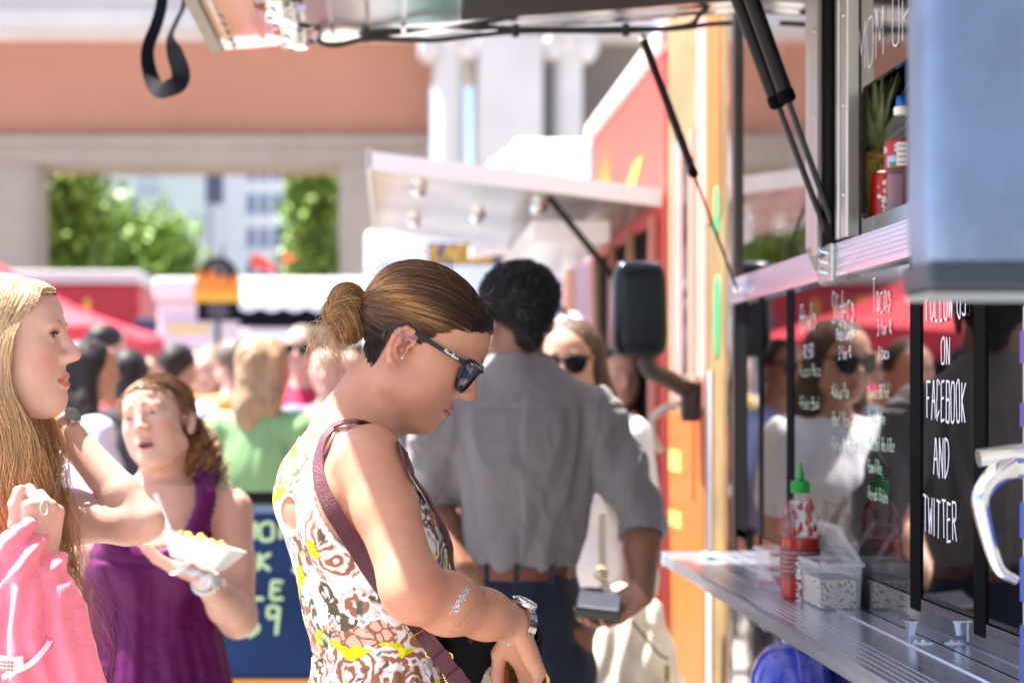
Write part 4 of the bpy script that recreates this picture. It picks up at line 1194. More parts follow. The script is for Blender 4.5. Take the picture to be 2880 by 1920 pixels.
def person(name, label, x, y, yaw, H=1.72, skin='light', top=(.5, .5, .5), bottom=(.03, .035, .06), hair=('short', (.03, .02, .015)), head=(0, 0, 0),
           sleeve='short', arms=None, male=False, glasses=False, h=.010, bag=None, build=1.0, cap=None):
    """a standing passer-by; joints in metres for a 1.72 m figure, facing local +y"""
    s = H/1.72; B = Frame((x, y, 0), yaw, 0, 0, s)
    sk = np.array(TONE[skin])
    HF = Frame(B.p((0, .015, 1.59)), yaw+head[0], head[1], head[2], s)
    lo, hi = np.array([x-.55, y-.55, -.01]), np.array([x+.55, y+.55, H+.06])
    sw = (.185 if male else .160)*build; q = 1.0*build
    if arms is None:
        arms = (((sw+.01, 0, 1.385), (sw+.05, -.02, 1.10), (sw+.05, .05, .86)), ((-sw-.01, 0, 1.385), (-sw-.05, -.02, 1.10), (-sw-.05, .05, .86)))
    V = Vol(lo, hi, h)
    head_prims(V, HF, 0.0, male, 0.0, True, h < .007)
    B.cone(V, HF_local(B, HF, (0, -.012, -.04)), (0, -.015, 1.42), .050*q, .058*q, .02)
    B.chain(V, [(-sw*.9, -.005, 1.38), (0, -.01, 1.42), (sw*.9, -.005, 1.38)], .045, .03)
    B.ell(V, (0, 0, 1.24), (.14*q, .10*q, .19), .03); B.ell(V, (0, 0, .98), (.145*q, .10*q, .15), .03)
    for si, (a, b, c) in zip((1, -1), arms):
        a, b, c = map(np.array, (a, b, c))
        B.chain(V, [a, (a+b)/2, b, (b*.65+c*.35), c], [.048*q, .043*q, .036*q, .036*q, .024], .02)
        d = (c-b)/np.linalg.norm(c-b); e = c+d*.09
        B.cone(V, c, e, .026, .024, .015); B.cone(V, e, e+d*.07+np.array([0, .01, -.01]), .022, .010, .012)
    for si in (-1, 1):
        B.chain(V, [(si*.085, 0, .9), (si*.088, .01, .5), (si*.088, -.015, .09)], [.075, .05, .036], .03)
        B.cone(V, (si*.09, -.03, .045), (si*.095, .13, .035), .04, .032, .03)
    v, f = V.mesh(); C = tint(len(v), sk); L = HF.inv(v)
    face_colors(L, C, sk, np.array(sk)*np.array([.85, .5, .5]), np.array(hair[1])*.8, 0, .5, True, male, .0035 if h > .007 else .0028)
    if h < .007: paint_eyes(L, C)
    fl = B.inv(v); C[fl[:, 2] < .09] = (.05, .04, .035)
    o = mesh_obj(name, v, f, SKIN, None, (x, y, 0), cols={'Col': C}); tag(o, label, 'person')
    # top
    T = Vol(lo, hi, h); g = .010
    B.chain(T, [(-sw*.92, -.005, 1.378), (0, -.012, 1.408), (sw*.92, -.005, 1.378)], .055, .03)
    B.ell(T, (0, 0, 1.24), (.155*q, .115*q, .20), .04); B.ell(T, (0, .0, 1.02), (.155*q, .112*q, .13), .05)
    if not male: B.ell(T, (0, .07, 1.24), (.12, .06, .07), .04)
    for (a, b, c) in arms:
        a, b, c = map(np.array, (a, b, c))
        if sleeve == 'long': B.chain(T, [a, b, b*.15+c*.85], [.062*q, .052*q, .038], .03)
        elif sleeve == 'short': B.chain(T, [a, a*.4+b*.6], [.062*q, .056*q], .03)
    HFl = HF_local(B, HF, (0, 0, 0))
    B.ell(T, (0, .03, 1.50), (.060, .075, .085), .01, 'sub')
    w = T.grid(); T.d = np.maximum(T.d, (.90*s-w[2]))
    v, f = T.mesh(); v = folds(v, f, .007, 14, (1, 1, .35), int(abs(x*100)) % 90)
    n = fbm(v*9, 3, 5)
    C = tint(len(v), top)*(.92+.16*n[:, None])
    mesh_obj('top', v, f, CLOTH, o, cols={'Col': C})
    # trousers / skirt
    T = Vol(lo, hi, h*1.3)
    B.ell(T, (0, 0, .93), (.158*q, .115*q, .12), 0)
    for si in (-1, 1): B.chain(T, [(si*.085, 0, .9), (si*.088, .01, .5), (si*.088, -.015, .08)], [.088, .064, .055], .03)
    v, f = T.mesh(); mesh_obj('trousers', v, f, CLOTH, o, cols={'Col': tint(len(v), bottom)})
    # hair
    if hair[0] != 'bald':
        T = Vol(HF.t-.32*s, HF.t+.24*s, min(h, .008)); hair_lump(T, HF, hair[0], 1.0)
        v, f = T.mesh(); L = HF.inv(v); n = vnormals(v, f)
        st = (60, 60, 9) if hair[0] != 'short' else (70, 70, 40)
        nz = fbm(L*np.array(st), 3, 11)
        wav = .010 if hair[0] == 'wavy' else .005
        v = (v+n*((fbm(L*np.array((26, 26, 22 if hair[0] == 'wavy' else 7)), 2, 3)-.5)[:, None]*wav*2+(nz-.5)[:, None]*.006)).astype(np.float32)
        C = tint(len(v), hair[1])*(.45+1.1*nz[:, None])
        mesh_obj('hair', v, f, HAIRM, o, cols={'Col': C})
    if glasses:
        sunglasses(HF, o, s)
    return o, HF
def HF_local(B, HF, q): return B.inv(HF.p(q)[None])[0]

GLS = mat('sunglass_black', (.006, .006, .007), .16, spec=.35)
LENS = mat('sunglass_lens', (.004, .004, .006), .03, ior=1.55)
def sunglasses(HF, parent, s=1.0, name='sunglasses'):
    t = parent
    b = MB()
    lensP = [(.010, .040), (.030, .044), (.058, .045), (.066, .040), (.064, .022), (.055, .004), (.038, -.004), (.022, -.001), (.012, .012), (.008, .028)]
    def surf(x, z, o=0): return (x, .107-5.6*max(0, abs(x)-.008)**2+o-.10*(.03-z), z-.003)
    for sd in (-1, 1):
        out = smooth_path([(x, 0, z) for x, z in lensP+[lensP[0]]], 40)[:, [0, 2]]
        cx, cz = out.mean(0)
        V = [HF.p(surf(sd*cx, cz, .0005))]+[HF.p(surf(sd*x, z, .0)) for x, z in out]
        mesh_obj('lens', V, [(0, i, i+1) for i in range(1, 40)], LENS, t)
        rim = MB().tube([HF.p(surf(sd*x, z, .0)) for x, z in out], .0028*s, 8)
        rim.build('rim', GLS, t, smooth=True)
        pts = [surf(sd*.066, .038, -.001), (sd*.071, .076, .0345), (sd*.0745, .040, .034), (sd*.0765, .005, .0345), (sd*.077, -.014, .0335), (sd*.073, -.032, .024), (sd*.069, -.046, .012)]
        P = smooth_path([HF.p(q) for q in pts], 24); nn = [HF.R @ np.array([sd, 0, 0])]*24
        MB().ribbon(P, nn, [.0085*s]*4+[.0070*s]*14+[.0060*s, .0065*s, .008*s, .009*s, .008*s, .004*s], .0035*s).build('temple_arm', GLS, t, smooth=True)
    MB().tube([HF.p(q) for q in ((-.010, .1070, .033), (-.005, .1105, .035), (.005, .1105, .035), (.010, .1070, .033))], .0034*s, 8).build('bridge', GLS, t, smooth=True)
    for sd in (-1, 1):
        c = HF.p(surf(sd*.060, .0415, .0035)); MB().lathe([(0, -.001), (.0016, 0), (.0010, .0012), (0, .0014)], c, 8, HF.R @ np.array([0, 1, 0])).build('stud', CHROME, t)

def scalp_t(u, c0=np.array([0, -.008, .045])):
    best = np.zeros(len(u))
    for c, r in (((0, -.004, .050), (.0735, .092, .078)), ((0, .043, .062), (.060, .058, .054))):
        c, r = np.array(c), np.array(r); o = (c0-c)/r; d = u/r
        A = (d*d).sum(1); Bq = (d*o).sum(1); Cq = (o*o).sum()-1
        best = np.maximum(best, (-Bq+np.sqrt(np.maximum(Bq*Bq-A*Cq, 0)))/A)
    return best
C0 = np.array([0, -.008, .045])
def hairline(az):
    """height of the hairline over the azimuth from the front (deg), in head space"""
    return np.interp(az, [0, 18, 35, 52, 66, 78, 88, 100, 112, 125, 150, 180], [.093, .090, .078, .060, .050, .020, .022, .040, .034, -.010, -.040, -.046])
def hair_seeds(n, rg, zfun=hairline, extra=0.0):
    out = np.zeros((0, 3))
    while len(out) < n:
        u = rg.normal(size=(n*3, 3)); u /= np.linalg.norm(u, axis=1)[:, None]
        p = C0+u*scalp_t(u)[:, None]
        az = np.degrees(np.abs(np.arctan2(p[:, 0], p[:, 1]+.0)))
        out = np.concatenate([out, u[p[:, 2] > zfun(az)+extra]])
    return out[:n]
def cap_mesh(HF, off=.004, zfun=hairline, nu=96, nv=60):
    th = np.linspace(0, 2*math.pi, nu, endpoint=False); ph = np.linspace(.0, 2.6, nv)
    T, Pn = np.meshgrid(th, ph); u = np.stack([np.sin(T)*np.sin(Pn), np.cos(T)*np.sin(Pn), np.cos(Pn)], -1).reshape(-1, 3)
    p = C0+u*(scalp_t(u)+off)[:, None]
    az = np.degrees(np.abs(np.arctan2(p[:, 0], p[:, 1]))); ok = p[:, 2] > zfun(az)
    F = []
    for i in range(nv-1):
        for j in range(nu):
            q = (i*nu+j, (i+1)*nu+j, (i+1)*nu+(j+1) % nu, i*nu+(j+1) % nu)
            if all(ok[k] for k in q): F.append(q)
    used = np.unique(np.array(F)); mp = -np.ones(len(p), int); mp[used] = np.arange(len(used))
    return HF.P(p[used]), mp[np.array(F)].astype(np.int32), p[used]
# ================================================================ woman in the floral dress (in focus)
def floral_material():
    m = bpy.data.materials.new('floral_print'); m.use_nodes = True
    n, l = m.node_tree.nodes, m.node_tree.links
    b = n['Principled BSDF']; b.inputs['Roughness'].default_value = .75; b.inputs['Specular IOR Level'].default_value = .25
    tc = n.new('ShaderNodeTexCoord')
    def noise(scale, detail=3, off=0.0, rough=.5):
        mp = n.new('ShaderNodeMapping'); mp.inputs['Location'].default_value = (off, off*1.7, off*.6); l.new(tc.outputs['Object'], mp.inputs[0])
        t = n.new('ShaderNodeTexNoise'); t.inputs['Scale'].default_value = scale; t.inputs['Detail'].default_value = detail; t.inputs['Roughness'].default_value = rough
        l.new(mp.outputs[0], t.inputs['Vector']); return t
    def math_(op, a, b_=None):
        q = n.new('ShaderNodeMath'); q.operation = op
        for i, v in enumerate((a, b_)):
            if v is None: continue
            if isinstance(v, (int, float)): q.inputs[i].default_value = v
            else: l.new(v, q.inputs[i])
        return q.outputs[0]
    def thr(v, a, b_):
        r = n.new('ShaderNodeMapRange'); r.inputs[1].default_value = a; r.inputs[2].default_value = b_; l.new(v, r.inputs[0]); return r.outputs[0]
    def mix(f, a, b_):
        q = n.new('ShaderNodeMix'); q.data_type = 'RGBA'; l.new(f, q.inputs['Factor'])
        for k, v in (('A', a), ('B', b_)):
            if isinstance(v, tuple): q.inputs[k].default_value = (*v, 1)
            else: l.new(v, q.inputs[k])
        return q.outputs['Result']
    # warped coordinates
    wn_ = noise(26, 2); va = n.new('ShaderNodeVectorMath'); va.operation = 'MULTIPLY_ADD'
    l.new(wn_.outputs['Color'], va.inputs[0]); va.inputs[1].default_value = (.028,)*3; l.new(tc.outputs['Object'], va.inputs[2])
    vo = n.new('ShaderNodeTexVoronoi'); vo.inputs['Scale'].default_value = 12.5; vo.inputs['Randomness'].default_value = .9
    l.new(va.outputs[0], vo.inputs['Vector'])
    fine = noise(95, 2, 3.1)
    ring = math_('SINE', math_('ADD', math_('MULTIPLY', vo.outputs['Distance'], 34.0), math_('MULTIPLY', noise(44, 2, 1.0).outputs['Fac'], 13.0)))
    col = n.new('ShaderNodeSeparateColor'); l.new(vo.outputs['Color'], col.inputs[0])
    petals = thr(ring, -.25, .05)
    rose = mix(petals, (.36, .150, .090), (.82, .56, .46))
    rose = mix(thr(ring, .45, .62), rose, (.86, .83, .83))
    isrose = math_('MULTIPLY', thr(col.outputs[0], .14, .16), thr(vo.outputs['Distance'], .68, .63))
    # small white blossoms on dark brown / olive
    v2 = n.new('ShaderNodeTexVoronoi'); v2.inputs['Scale'].default_value = 80; l.new(va.outputs[0], v2.inputs['Vector'])
    bl = math_('MULTIPLY', thr(v2.outputs['Distance'], .52, .44), thr(noise(60, 3, 9.0).outputs['Fac'], .44, .47))
    dark = mix(bl, (.140, .100, .055), (.84, .83, .84))
    isdark = thr(noise(12, 3, 7.7).outputs['Fac'], .585, .595)
    v3 = n.new('ShaderNodeTexVoronoi'); v3.feature = 'DISTANCE_TO_EDGE'; v3.inputs['Scale'].default_value = 58; l.new(va.outputs[0], v3.inputs['Vector'])
    cor = mix(thr(v3.outputs['Distance'], .06, .12), (.34, .13, .075), (.84, .47, .35))
    iscor = thr(noise(11, 3, 12.3).outputs['Fac'], .545, .555)
    leaf = mix(thr(ring, -.1, .1), (.10, .12, .085), (.42, .44, .40))
    isleaf = thr(noise(13, 3, 21.0).outputs['Fac'], .605, .615)
    base = mix(thr(noise(14, 2, 30.0).outputs['Fac'], .60, .62), (.80, .80, .83), (.55, .57, .54))
    c = mix(isrose, base, rose)
    c = mix(iscor, c, cor)
    c = mix(isdark, c, dark)
    c = mix(isleaf, c, leaf)
    # yellow birds: noise islands stretched sideways
    mp = n.new('ShaderNodeMapping'); mp.inputs['Scale'].default_value = (.8, .8, 1.5); mp.inputs['Location'].default_value = (4.25, 2.2, 5.1); l.new(va.outputs[0], mp.inputs[0])
    yn = n.new('ShaderNodeTexNoise'); yn.inputs['Scale'].default_value = 15; yn.inputs['Detail'].default_value = 3; l.new(mp.outputs[0], yn.inputs['Vector'])
    yel = mix(thr(fine.outputs['Fac'], .40, .6), (.66, .62, .0), (.90, .86, .03))
    c = mix(thr(yn.outputs['Fac'], .612, .620), c, yel)
    at_ = n.new('ShaderNodeAttribute'); at_.attribute_name = 'trim'
    sp = n.new('ShaderNodeSeparateColor'); l.new(at_.outputs['Color'], sp.inputs[0])
    c = mix(sp.outputs[0], c, (.84, .83, .82))
    l.new(c, b.inputs['Base Color'])
    bp = n.new('ShaderNodeBump'); bp.inputs['Strength'].default_value = .12; bp.inputs['Distance'].default_value = .002
    fn = noise(420, 2); l.new(fn.outputs['Fac'], bp.inputs['Height']); l.new(bp.outputs[0], b.inputs['Normal'])
    return m

def nape_mask(L):
    low = -.0465+np.clip((-.036-L[:, 1]), 0, 1)*.55+.012*np.clip(np.abs(L[:, 0])-.045, 0, 1)/.03
    low = low+.004*np.sin(L[:, 0]*300+L[:, 1]*500)
    return smoothstep(-.026, -.031, L[:, 1])*smoothstep(0, .006, L[:, 2]-low)*(L[:, 2] < .045)
def floral_woman():
    Yw = 2.72; base = (0.0, Yw, 0.0)
    sk = np.array((.565, .265, .165))
    HR = Frame((0, 0, 0), -97, -32, 0)
    ear_w = at(1133, 989, 2.648)
    HF = Frame(ear_w-HR.R @ np.array([.073, 0, 0]), -97, -32, 0, 1.0)
    # torso keys: photograph rows, back and front outline
    py = np.array([1232, 1270, 1310, 1350, 1400, 1450, 1500, 1550, 1600, 1660, 1720, 1780, 1832, 1880, 1920, 2000, 2150, 2400, 2800])
    bk = np.array([862, 822, 800, 782, 768, 770, 792, 808, 822, 838, 850, 864, 882, 890, 884, 868, 850, 835, 830])
    fr = np.array([1050, 1095, 1125, 1150, 1185, 1222, 1256, 1268, 1262, 1245, 1232, 1220, 1213, 1222, 1240, 1262, 1285, 1290, 1290])
    bw = np.array([.095, .120, .135, .145, .150, .150, .148, .145, .140, .130, .124, .120, .118, .124, .138, .155, .170, .170, .170])
    tx = ((bk+fr)/2-CX)*Yw/FPX; tz = EYE+(CY-py)*Yw/FPX; ta = (fr-bk)/2*Yw/FPX*.935; ty = np.full(len(py), Yw)
    yaw = -62
    S1 = at(1038, 1292, 2.572); E1 = at(1163, 1668, 2.462); W1 = at(1449, 1752, 2.600)
    S2 = np.array([-.062, 2.872, S1[2]-.01]); E2 = at(1190, 1690, 2.96); W2 = at(1352, 1730, 2.815)
    def arm(V, S, E, W, q=1.0):
        V.chain([S, S*.62+E*.38, E*.92+S*.08], [.0510*q, .0445*q, .0400*q], .02)
        V.cone(E*.92+S*.08, E, .0400*q, .0385*q, .02)
        V.chain([E, E*.68+W*.32, E*.30+W*.70, W], [.0385*q, .0425*q, .0340*q, .0262*q], .02)
    def prims(V, hi):
        if hi: head_prims(V, HF, 1.0, False, 0.0, True, True)
        neck_t = HF.p((0, .000, -.050)); nb = at(990, 1232, 2.72)
        V.chain([neck_t, (neck_t+nb)/2+np.array([.008, 0, -.004]), nb], [.047, .045, .054], .022)
        V.cone(HF.p((0, -.020, -.012)), nb+np.array([-.020, 0, .02]), .034, .040, .03)
        V.chain([S1+np.array([-.004, .030, -.004]), at(1000, 1262, 2.68)], [.046, .036], .035)
        V.chain([S2+np.array([.010, -.02, 0]), at(1000, 1262, 2.76)], [.044, .036], .035)
        loft(V, tz, tx, ty, ta, bw, yaw, .035, inset=.005)
        V.ell(S1+np.array([-.050, .035, -.09]), (.040, .045, .075), None, .04)        # shoulder blade
        arm(V, S1, E1, W1); arm(V, S2, E2, W2)
    hd1 = Frame(W1, Rm=axes((.34, .10, -.92), (.86, .42, .30)), sc=.98)
    hd2 = Frame(W2, Rm=axes((.16, .05, -1.0), (-.25, -.9, .1)), sc=.93)
    V2 = Vol((-.27, 2.37, .94), (.33, 3.02, 1.69), .0019); prims(V2, True)
    hand(V2, hd1, -1, ((30, 35, 20), (38, 40, 25), (42, 42, 25), (46, 45, 25)), [(.018, .018, -.010), (.034, .040, -.026), (.036, .068, -.040), (.030, .090, -.050)])
    tips = hand(V2, hd2, 1, ((6, 12, 8), (8, 14, 8), (10, 16, 10), (14, 18, 10)), None, .7)
    V3 = Vol((-.36, 2.40, -.01), (.30, 3.06, .935), .010)
    loft(V3, tz, tx, ty, ta, bw, yaw, .03, inset=.03)
    fw = np.array([-math.sin(R(yaw)), math.cos(R(yaw)), 0]); rt = np.array([math.cos(R(yaw)), math.sin(R(yaw)), 0])
    hipc = np.array([tx[-3], Yw, .92])
    for s in (-1, 1):
        V3.chain([hipc+rt*s*.085, hipc+rt*s*.085-np.array([0, 0, .43]), hipc+rt*s*.085-np.array([0, 0, .84])], [.085, .055, .036], .03)
        V3.cone(hipc+rt*s*.085-np.array([0, 0, .875]), hipc+rt*s*.085+fw*.15-np.array([0, 0, .885]), .036, .030, .03)
    B_, D = V2.mesh(), V3.mesh()
    v, f = join(B_, D)
    C = tint(len(v), sk); L = HF.inv(v)
    face_colors(L, C, sk, (.46, .15, .125), (.05, .028, .018), 0, .55, False)
    near = (L[:, 1] > -.03) & (L[:, 1] < .02) & (L[:, 0] > .074); k = smoothstep(.074, .080, L[:, 0])*near
    C = C*(1-.35*k[:, None])+np.array((.66, .24, .17))*.35*k[:, None]
    k = nape_mask(L)*.9; C = C*(1-k[:, None])+np.array((.030, .016, .012))*k[:, None]
    # redder elbow, warmer shoulders
    k = np.exp(-((v-(E1+np.array([.01, -.03, 0])))**2).sum(1)/.045**2)*.5; C = C*(1-k[:, None])+sk*np.array([1.02, .70, .66])*k[:, None]
    for (p, d, u) in tips[:4]:
        q = v-p; k = (np.linalg.norm(q-np.outer(q @ d, d), axis=1) < .0075) & (q @ u > -.004) & (q @ d > -.006) & (q @ d < .02); C[k] = (.045, .008, .014)
    blotch(v, C, .20)
    body = mesh_obj('person', v, f, SKIN, None, base, cols={'Col': C})
    tag(body, 'woman in floral sleeveless dress and sunglasses looking down into her bag', 'person')
    # ---- dress
    DV = Vol((-.32, 2.45, .50), (.26, 3.0, 1.47), .0026)
    loft(DV, tz, tx, ty, ta, bw, yaw, .0)
    DV.chain([S1+np.array([-.004, .030, -.004]), at(1000, 1262, 2.68)], [.050, .040], .035)
    DV.chain([S2+np.array([.010, -.02, 0]), at(1000, 1262, 2.76)], [.048, .040], .035)
    DV.ell(S1+np.array([-.050, .035, -.09]), (.044, .049, .079), None, .04)
    g = DV.grid()
    DV.d = np.maximum(DV.d, .52-g[2])
    def ellf(c, r, Rm=None):
        x, y, z = g[0]-c[0], g[1]-c[1], g[2]-c[2]
        if Rm is not None: x, y, z = (x*Rm[0, 0]+y*Rm[1, 0]+z*Rm[2, 0], x*Rm[0, 1]+y*Rm[1, 1]+z*Rm[2, 1], x*Rm[0, 2]+y*Rm[1, 2]+z*Rm[2, 2])
        return ((np.sqrt((x/r[0])**2+(y/r[1])**2+(z/r[2])**2)-1)*min(r)).astype(np.float32)
    ah = Frame((0, 0, 0), 0, 0, 0).R
    tilt = np.array(Matrix.Rotation(R(-8), 3, 'Y'))
    hole = ellf(at(1012, 1345, 2.56), (.072, .115, .108), tilt)
    # neckline: a slanting plane round the neck, higher at the back
    nk = (g[0]*1.0-(-.118))*.55+(g[2]-1.437)
    neckc = ellf(at(1000, 1195, 2.72), (.082, .088, .060))
    keyh = ellf(at(802, 1447, 2.664), (.036, .050, .029), Frame((0, 0, 0), yaw).R)
    keyh2 = np.maximum(keyh, 0*keyh-1)
    hole2 = ellf(S2+np.array([.0, .03, -.03]), (.075, .10, .10))
    cut = np.minimum(np.minimum(hole, neckc), np.minimum(keyh, hole2))
    DV.d = np.maximum(DV.d, -cut)
    dv, df = DV.mesh()
    idx = np.clip(np.round((dv-DV.lo)/DV.h).astype(int), 0, DV.n-1)
    cv = cut[idx[:, 0], idx[:, 1], idx[:, 2]]
    trim = 1-smoothstep(.0055, .0068, cv); trim = np.where(keyh[idx[:, 0], idx[:, 1], idx[:, 2]] < .012, trim*0+ (1-smoothstep(.0020, .0032, cv)), trim)
    nrm = vnormals(dv, df)
    dv2 = dv+nrm*(trim*.0012)[:, None]
    # gathers and creases
    below = smoothstep(1.10, 1.06, dv[:, 2]); ang = np.arctan2(dv[:, 1]-Yw, dv[:, 0])
    dv2 = dv2+nrm*(np.sin(ang*26+5*fbm(dv*6, 2, 8))*.0035*below*smoothstep(.5, .95, 1-trim))[:, None]
    back = smoothstep(-.10, -.17, dv[:, 0])*smoothstep(1.43, 1.36, dv[:, 2])
    dv2 = dv2+nrm*((fbm(dv*np.array([60, 60, 12]), 2, 4)-.5)*.006*(1-trim))[:, None]
    sm = (np.abs(dv[:, 2]-1.079) < .004); dv2[sm] -= nrm[sm]*.002
    dress = mesh_obj('dress', dv2, df, floral_material(), body, cols={'trim': trim})
    S = Surf((v, f), (dv2.astype(np.float32), df))
    # ---- hair: slicked back to a low bun
    rg = np.random.default_rng(21)
    cv_, cf_, cl = cap_mesh(HF, .0045)
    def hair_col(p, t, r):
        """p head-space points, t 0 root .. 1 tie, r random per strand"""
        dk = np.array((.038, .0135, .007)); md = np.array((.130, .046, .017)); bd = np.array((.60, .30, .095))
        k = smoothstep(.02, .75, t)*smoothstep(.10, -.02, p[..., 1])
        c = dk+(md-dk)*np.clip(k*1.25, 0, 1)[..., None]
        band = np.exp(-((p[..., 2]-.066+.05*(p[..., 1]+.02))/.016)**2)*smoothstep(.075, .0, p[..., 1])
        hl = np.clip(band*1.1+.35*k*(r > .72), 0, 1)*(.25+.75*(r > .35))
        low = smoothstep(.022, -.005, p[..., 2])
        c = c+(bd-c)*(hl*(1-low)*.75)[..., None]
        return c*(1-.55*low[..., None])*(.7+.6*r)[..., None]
    tie = np.array([0.010, -.0945, .022])
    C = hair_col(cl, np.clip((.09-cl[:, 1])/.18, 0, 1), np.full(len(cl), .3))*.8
    hair = mesh_obj('hair', cv_, cf_, HAIR, body, cols={'Col': C})
    N, M = 7200, 18
    u0 = hair_seeds(N, rg); uT = tie-C0; uT /= np.linalg.norm(uT)
    edge = rg.random(N) < .45                                  # many roots right on the hairline
    for _ in range(14):
        p = C0+u0*scalp_t(u0)[:, None]; az = np.degrees(np.abs(np.arctan2(p[:, 0], p[:, 1])))
        mv = edge & (p[:, 2] > hairline(az)+.004) & (az < 112)
        d = u0-uT*.35; d[:, 2] -= .15; d /= np.linalg.norm(d, axis=1)[:, None]
        un = u0+.06*(d-u0)+np.stack([np.zeros(N), np.full(N, .012), np.full(N, -.03)], 1); un /= np.linalg.norm(un, axis=1)[:, None]
        u0 = np.where(mv[:, None], un, u0)
    t = np.linspace(0, 1, M)[None, :]
    om = np.arccos(np.clip(u0 @ uT, -1, 1))[:, None]+1e-6
    U = (np.sin((1-t)*om)[..., None]*u0[:, None]+np.sin(t*om)[..., None]*uT[None, None])/np.sin(om)[..., None]
    # strands above the ear rise over it instead of crossing it
    lift = np.maximum(0, .42-np.abs(U[..., 1]+.05))*np.maximum(0, np.abs(U[..., 0])-.6)*smoothstep(.10, -.3, U[..., 2])*1.3
    U[..., 2] += lift; U /= np.linalg.norm(U, axis=2, keepdims=True)
    rr = scalp_t(U.reshape(-1, 3)).reshape(N, M)
    lay = rg.random((N, 1)); ph = rg.random((N, 1))*6
    crown = smoothstep(.0, .6, U[..., 2])
    off = .0045+.0045*lay+.006*crown*np.sin(np.pi*t)**.7+.0012*np.sin(t*9+ph)+.0014*(fbm((U*22).reshape(-1, 3), 2, 5).reshape(N, M)-.5)
    off = off-.0042*np.exp(-t*16)
    P = C0+U*(rr+off)[..., None]
    P[:, -1] = tie+rg.normal(size=(N, 3))*.006
    rad = (.00034+.00030*lay)*np.concatenate([np.linspace(.5, 1, 4), np.ones(M-6), np.linspace(1, .8, 2)])[None, :]
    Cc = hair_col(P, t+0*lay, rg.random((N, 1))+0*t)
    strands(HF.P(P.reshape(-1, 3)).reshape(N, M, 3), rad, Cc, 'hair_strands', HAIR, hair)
    # bun: two coiled lobes and loose ends
    core = Vol(HF.t-.2, HF.t+.2, .003)
    HF.ell(core, (.004, -.121, .017), (.024, .022, .025), 0); HF.ell(core, (.008, -.104, -.012), (.026, .023, .027), .01); HF.cone(core, (0, -.085, .024), (.004, -.110, .010), .020, .021, .01)
    bv, bf = core.mesh(); mesh_obj('bun', bv, bf, HAIR, hair, cols={'Col': tint(len(bv), (.14, .056, .020))})
    allP, allC = [], []
    for (c, axv, R0, r0, n_, ph0) in (((.004, -.122, .018), (.75, .45, .45), .0160, .0125, 900, .4), ((.008, -.105, -.012), (.62, -.25, -.72), .0175, .0140, 1000, 1.3), ((.012, -.112, .003), (.55, .55, -.6), .0185, .0110, 700, 2.2), ((.008, -.112, .004), (.8, .2, .3), .0225, .0150, 130, .2), ((.010, -.108, -.008), (.5, -.5, -.6), .0235, .0150, 130, 1.0)):
        axv = np.array(axv)/np.linalg.norm(axv); e1 = np.cross(axv, (0, .3, 1)); e1 /= np.linalg.norm(e1); e2 = np.cross(axv, e1)
        a = ph0+rg.uniform(0, 6.28, (n_, 1))+np.linspace(0, 3.6, 16)[None, :]*rg.uniform(.5, 1.1, (n_, 1))
        b = rg.uniform(0, 6.28, (n_, 1))+.9*np.linspace(0, 1, 16)[None, :]
        rm = r0*(.84+.34*rg.random((n_, 1)))+.0012*np.sin(a*3+b*2)
        rad_ = R0+rm*np.cos(b)
        q = np.array(c)+rad_[..., None]*(np.cos(a)[..., None]*e1+np.sin(a)[..., None]*e2)+(rm*np.sin(b)*1.25)[..., None]*axv
        allP.append(q); r = rg.random((n_, 1))
        cc = np.array((.20, .080, .028))*(1-r[..., None])+np.array((.68, .38, .14))*r[..., None]
        allC.append(np.repeat(cc, 16, 1)*(.75+.35*np.sin(a*1.0+b)[..., None]**2))
    # loose tail
    n_ = 260; s0 = np.array((.004, -.112, -.020))+rg.normal(size=(n_, 3))*.010
    tt = np.linspace(0, 1, 16)[None, :, None]
    dirn = np.array((.0, .035, -.052))+rg.normal(size=(n_, 3))*np.array((.012, .016, .012)); cur = rg.normal(size=(n_, 3))*.016
    q = s0[:, None]+dirn[:, None]*tt*rg.uniform(.5, 1.15, (n_, 1, 1))+cur[:, None]*np.sin(tt*3.0)*tt+np.array((0, -.022, 0))*np.sin(tt*2.6)
    allP.append(q); r = rg.random((n_, 1, 1)); allC.append(np.repeat(np.array((.40, .22, .09))*(1-r)+np.array((.72, .50, .27))*r, 16, 1))
    # fly-aways over the crown and at the brow
    n_ = 110; u = hair_seeds(n_, rg); p0 = C0+u*(scalp_t(u)+.008)[:, None]
    dd = -u*.1+(uT-u*(u @ uT)[:, None])*.6+rg.normal(size=(n_, 3))*.35+u*.35
    q = p0[:, None]+dd[:, None]*(tt*rg.uniform(.02, .055, (n_, 1, 1)))+rg.normal(size=(n_, 1, 3))*.012*np.sin(tt*3)
    allP.append(q); allC.append(np.repeat(np.tile(np.array((.30, .17, .08)), (n_, 1, 1)), 16, 1))
    P = np.concatenate(allP); Cc = np.concatenate(allC)
    rd = np.full(P.shape[:2], .00045); rd[-370:] = .00026; rd *= np.concatenate([np.linspace(.6, 1, 3), np.ones(10), np.linspace(1, .35, 3)])
    strands(HF.P(P.reshape(-1, 3)).reshape(P.shape), rd, Cc, 'bun_strands', HAIR, hair)
    MB().tube(smooth_path([HF.p(tie+np.array([.019*math.cos(a), -.002+.004*math.cos(a), .020*math.sin(a)])) for a in np.linspace(0, 6.28, 14)], 30), .0032, 8).build('hair_tie', mat('hair_tie_dark', (.03, .012, .010), .6), hair, smooth=True)
    # nape: short dark hair growing on the neck, swept up to the tie
    Lb = HF.inv(v); reg = nape_mask(Lb) > .5
    ri = np.where(reg)[0]; n_ = 4200; ri = rg.choice(ri, n_); p0 = Lb[ri]
    tow = tie+np.array((0, .0, -.004))-p0; dist = np.linalg.norm(tow, axis=1, keepdims=True); tow /= dist
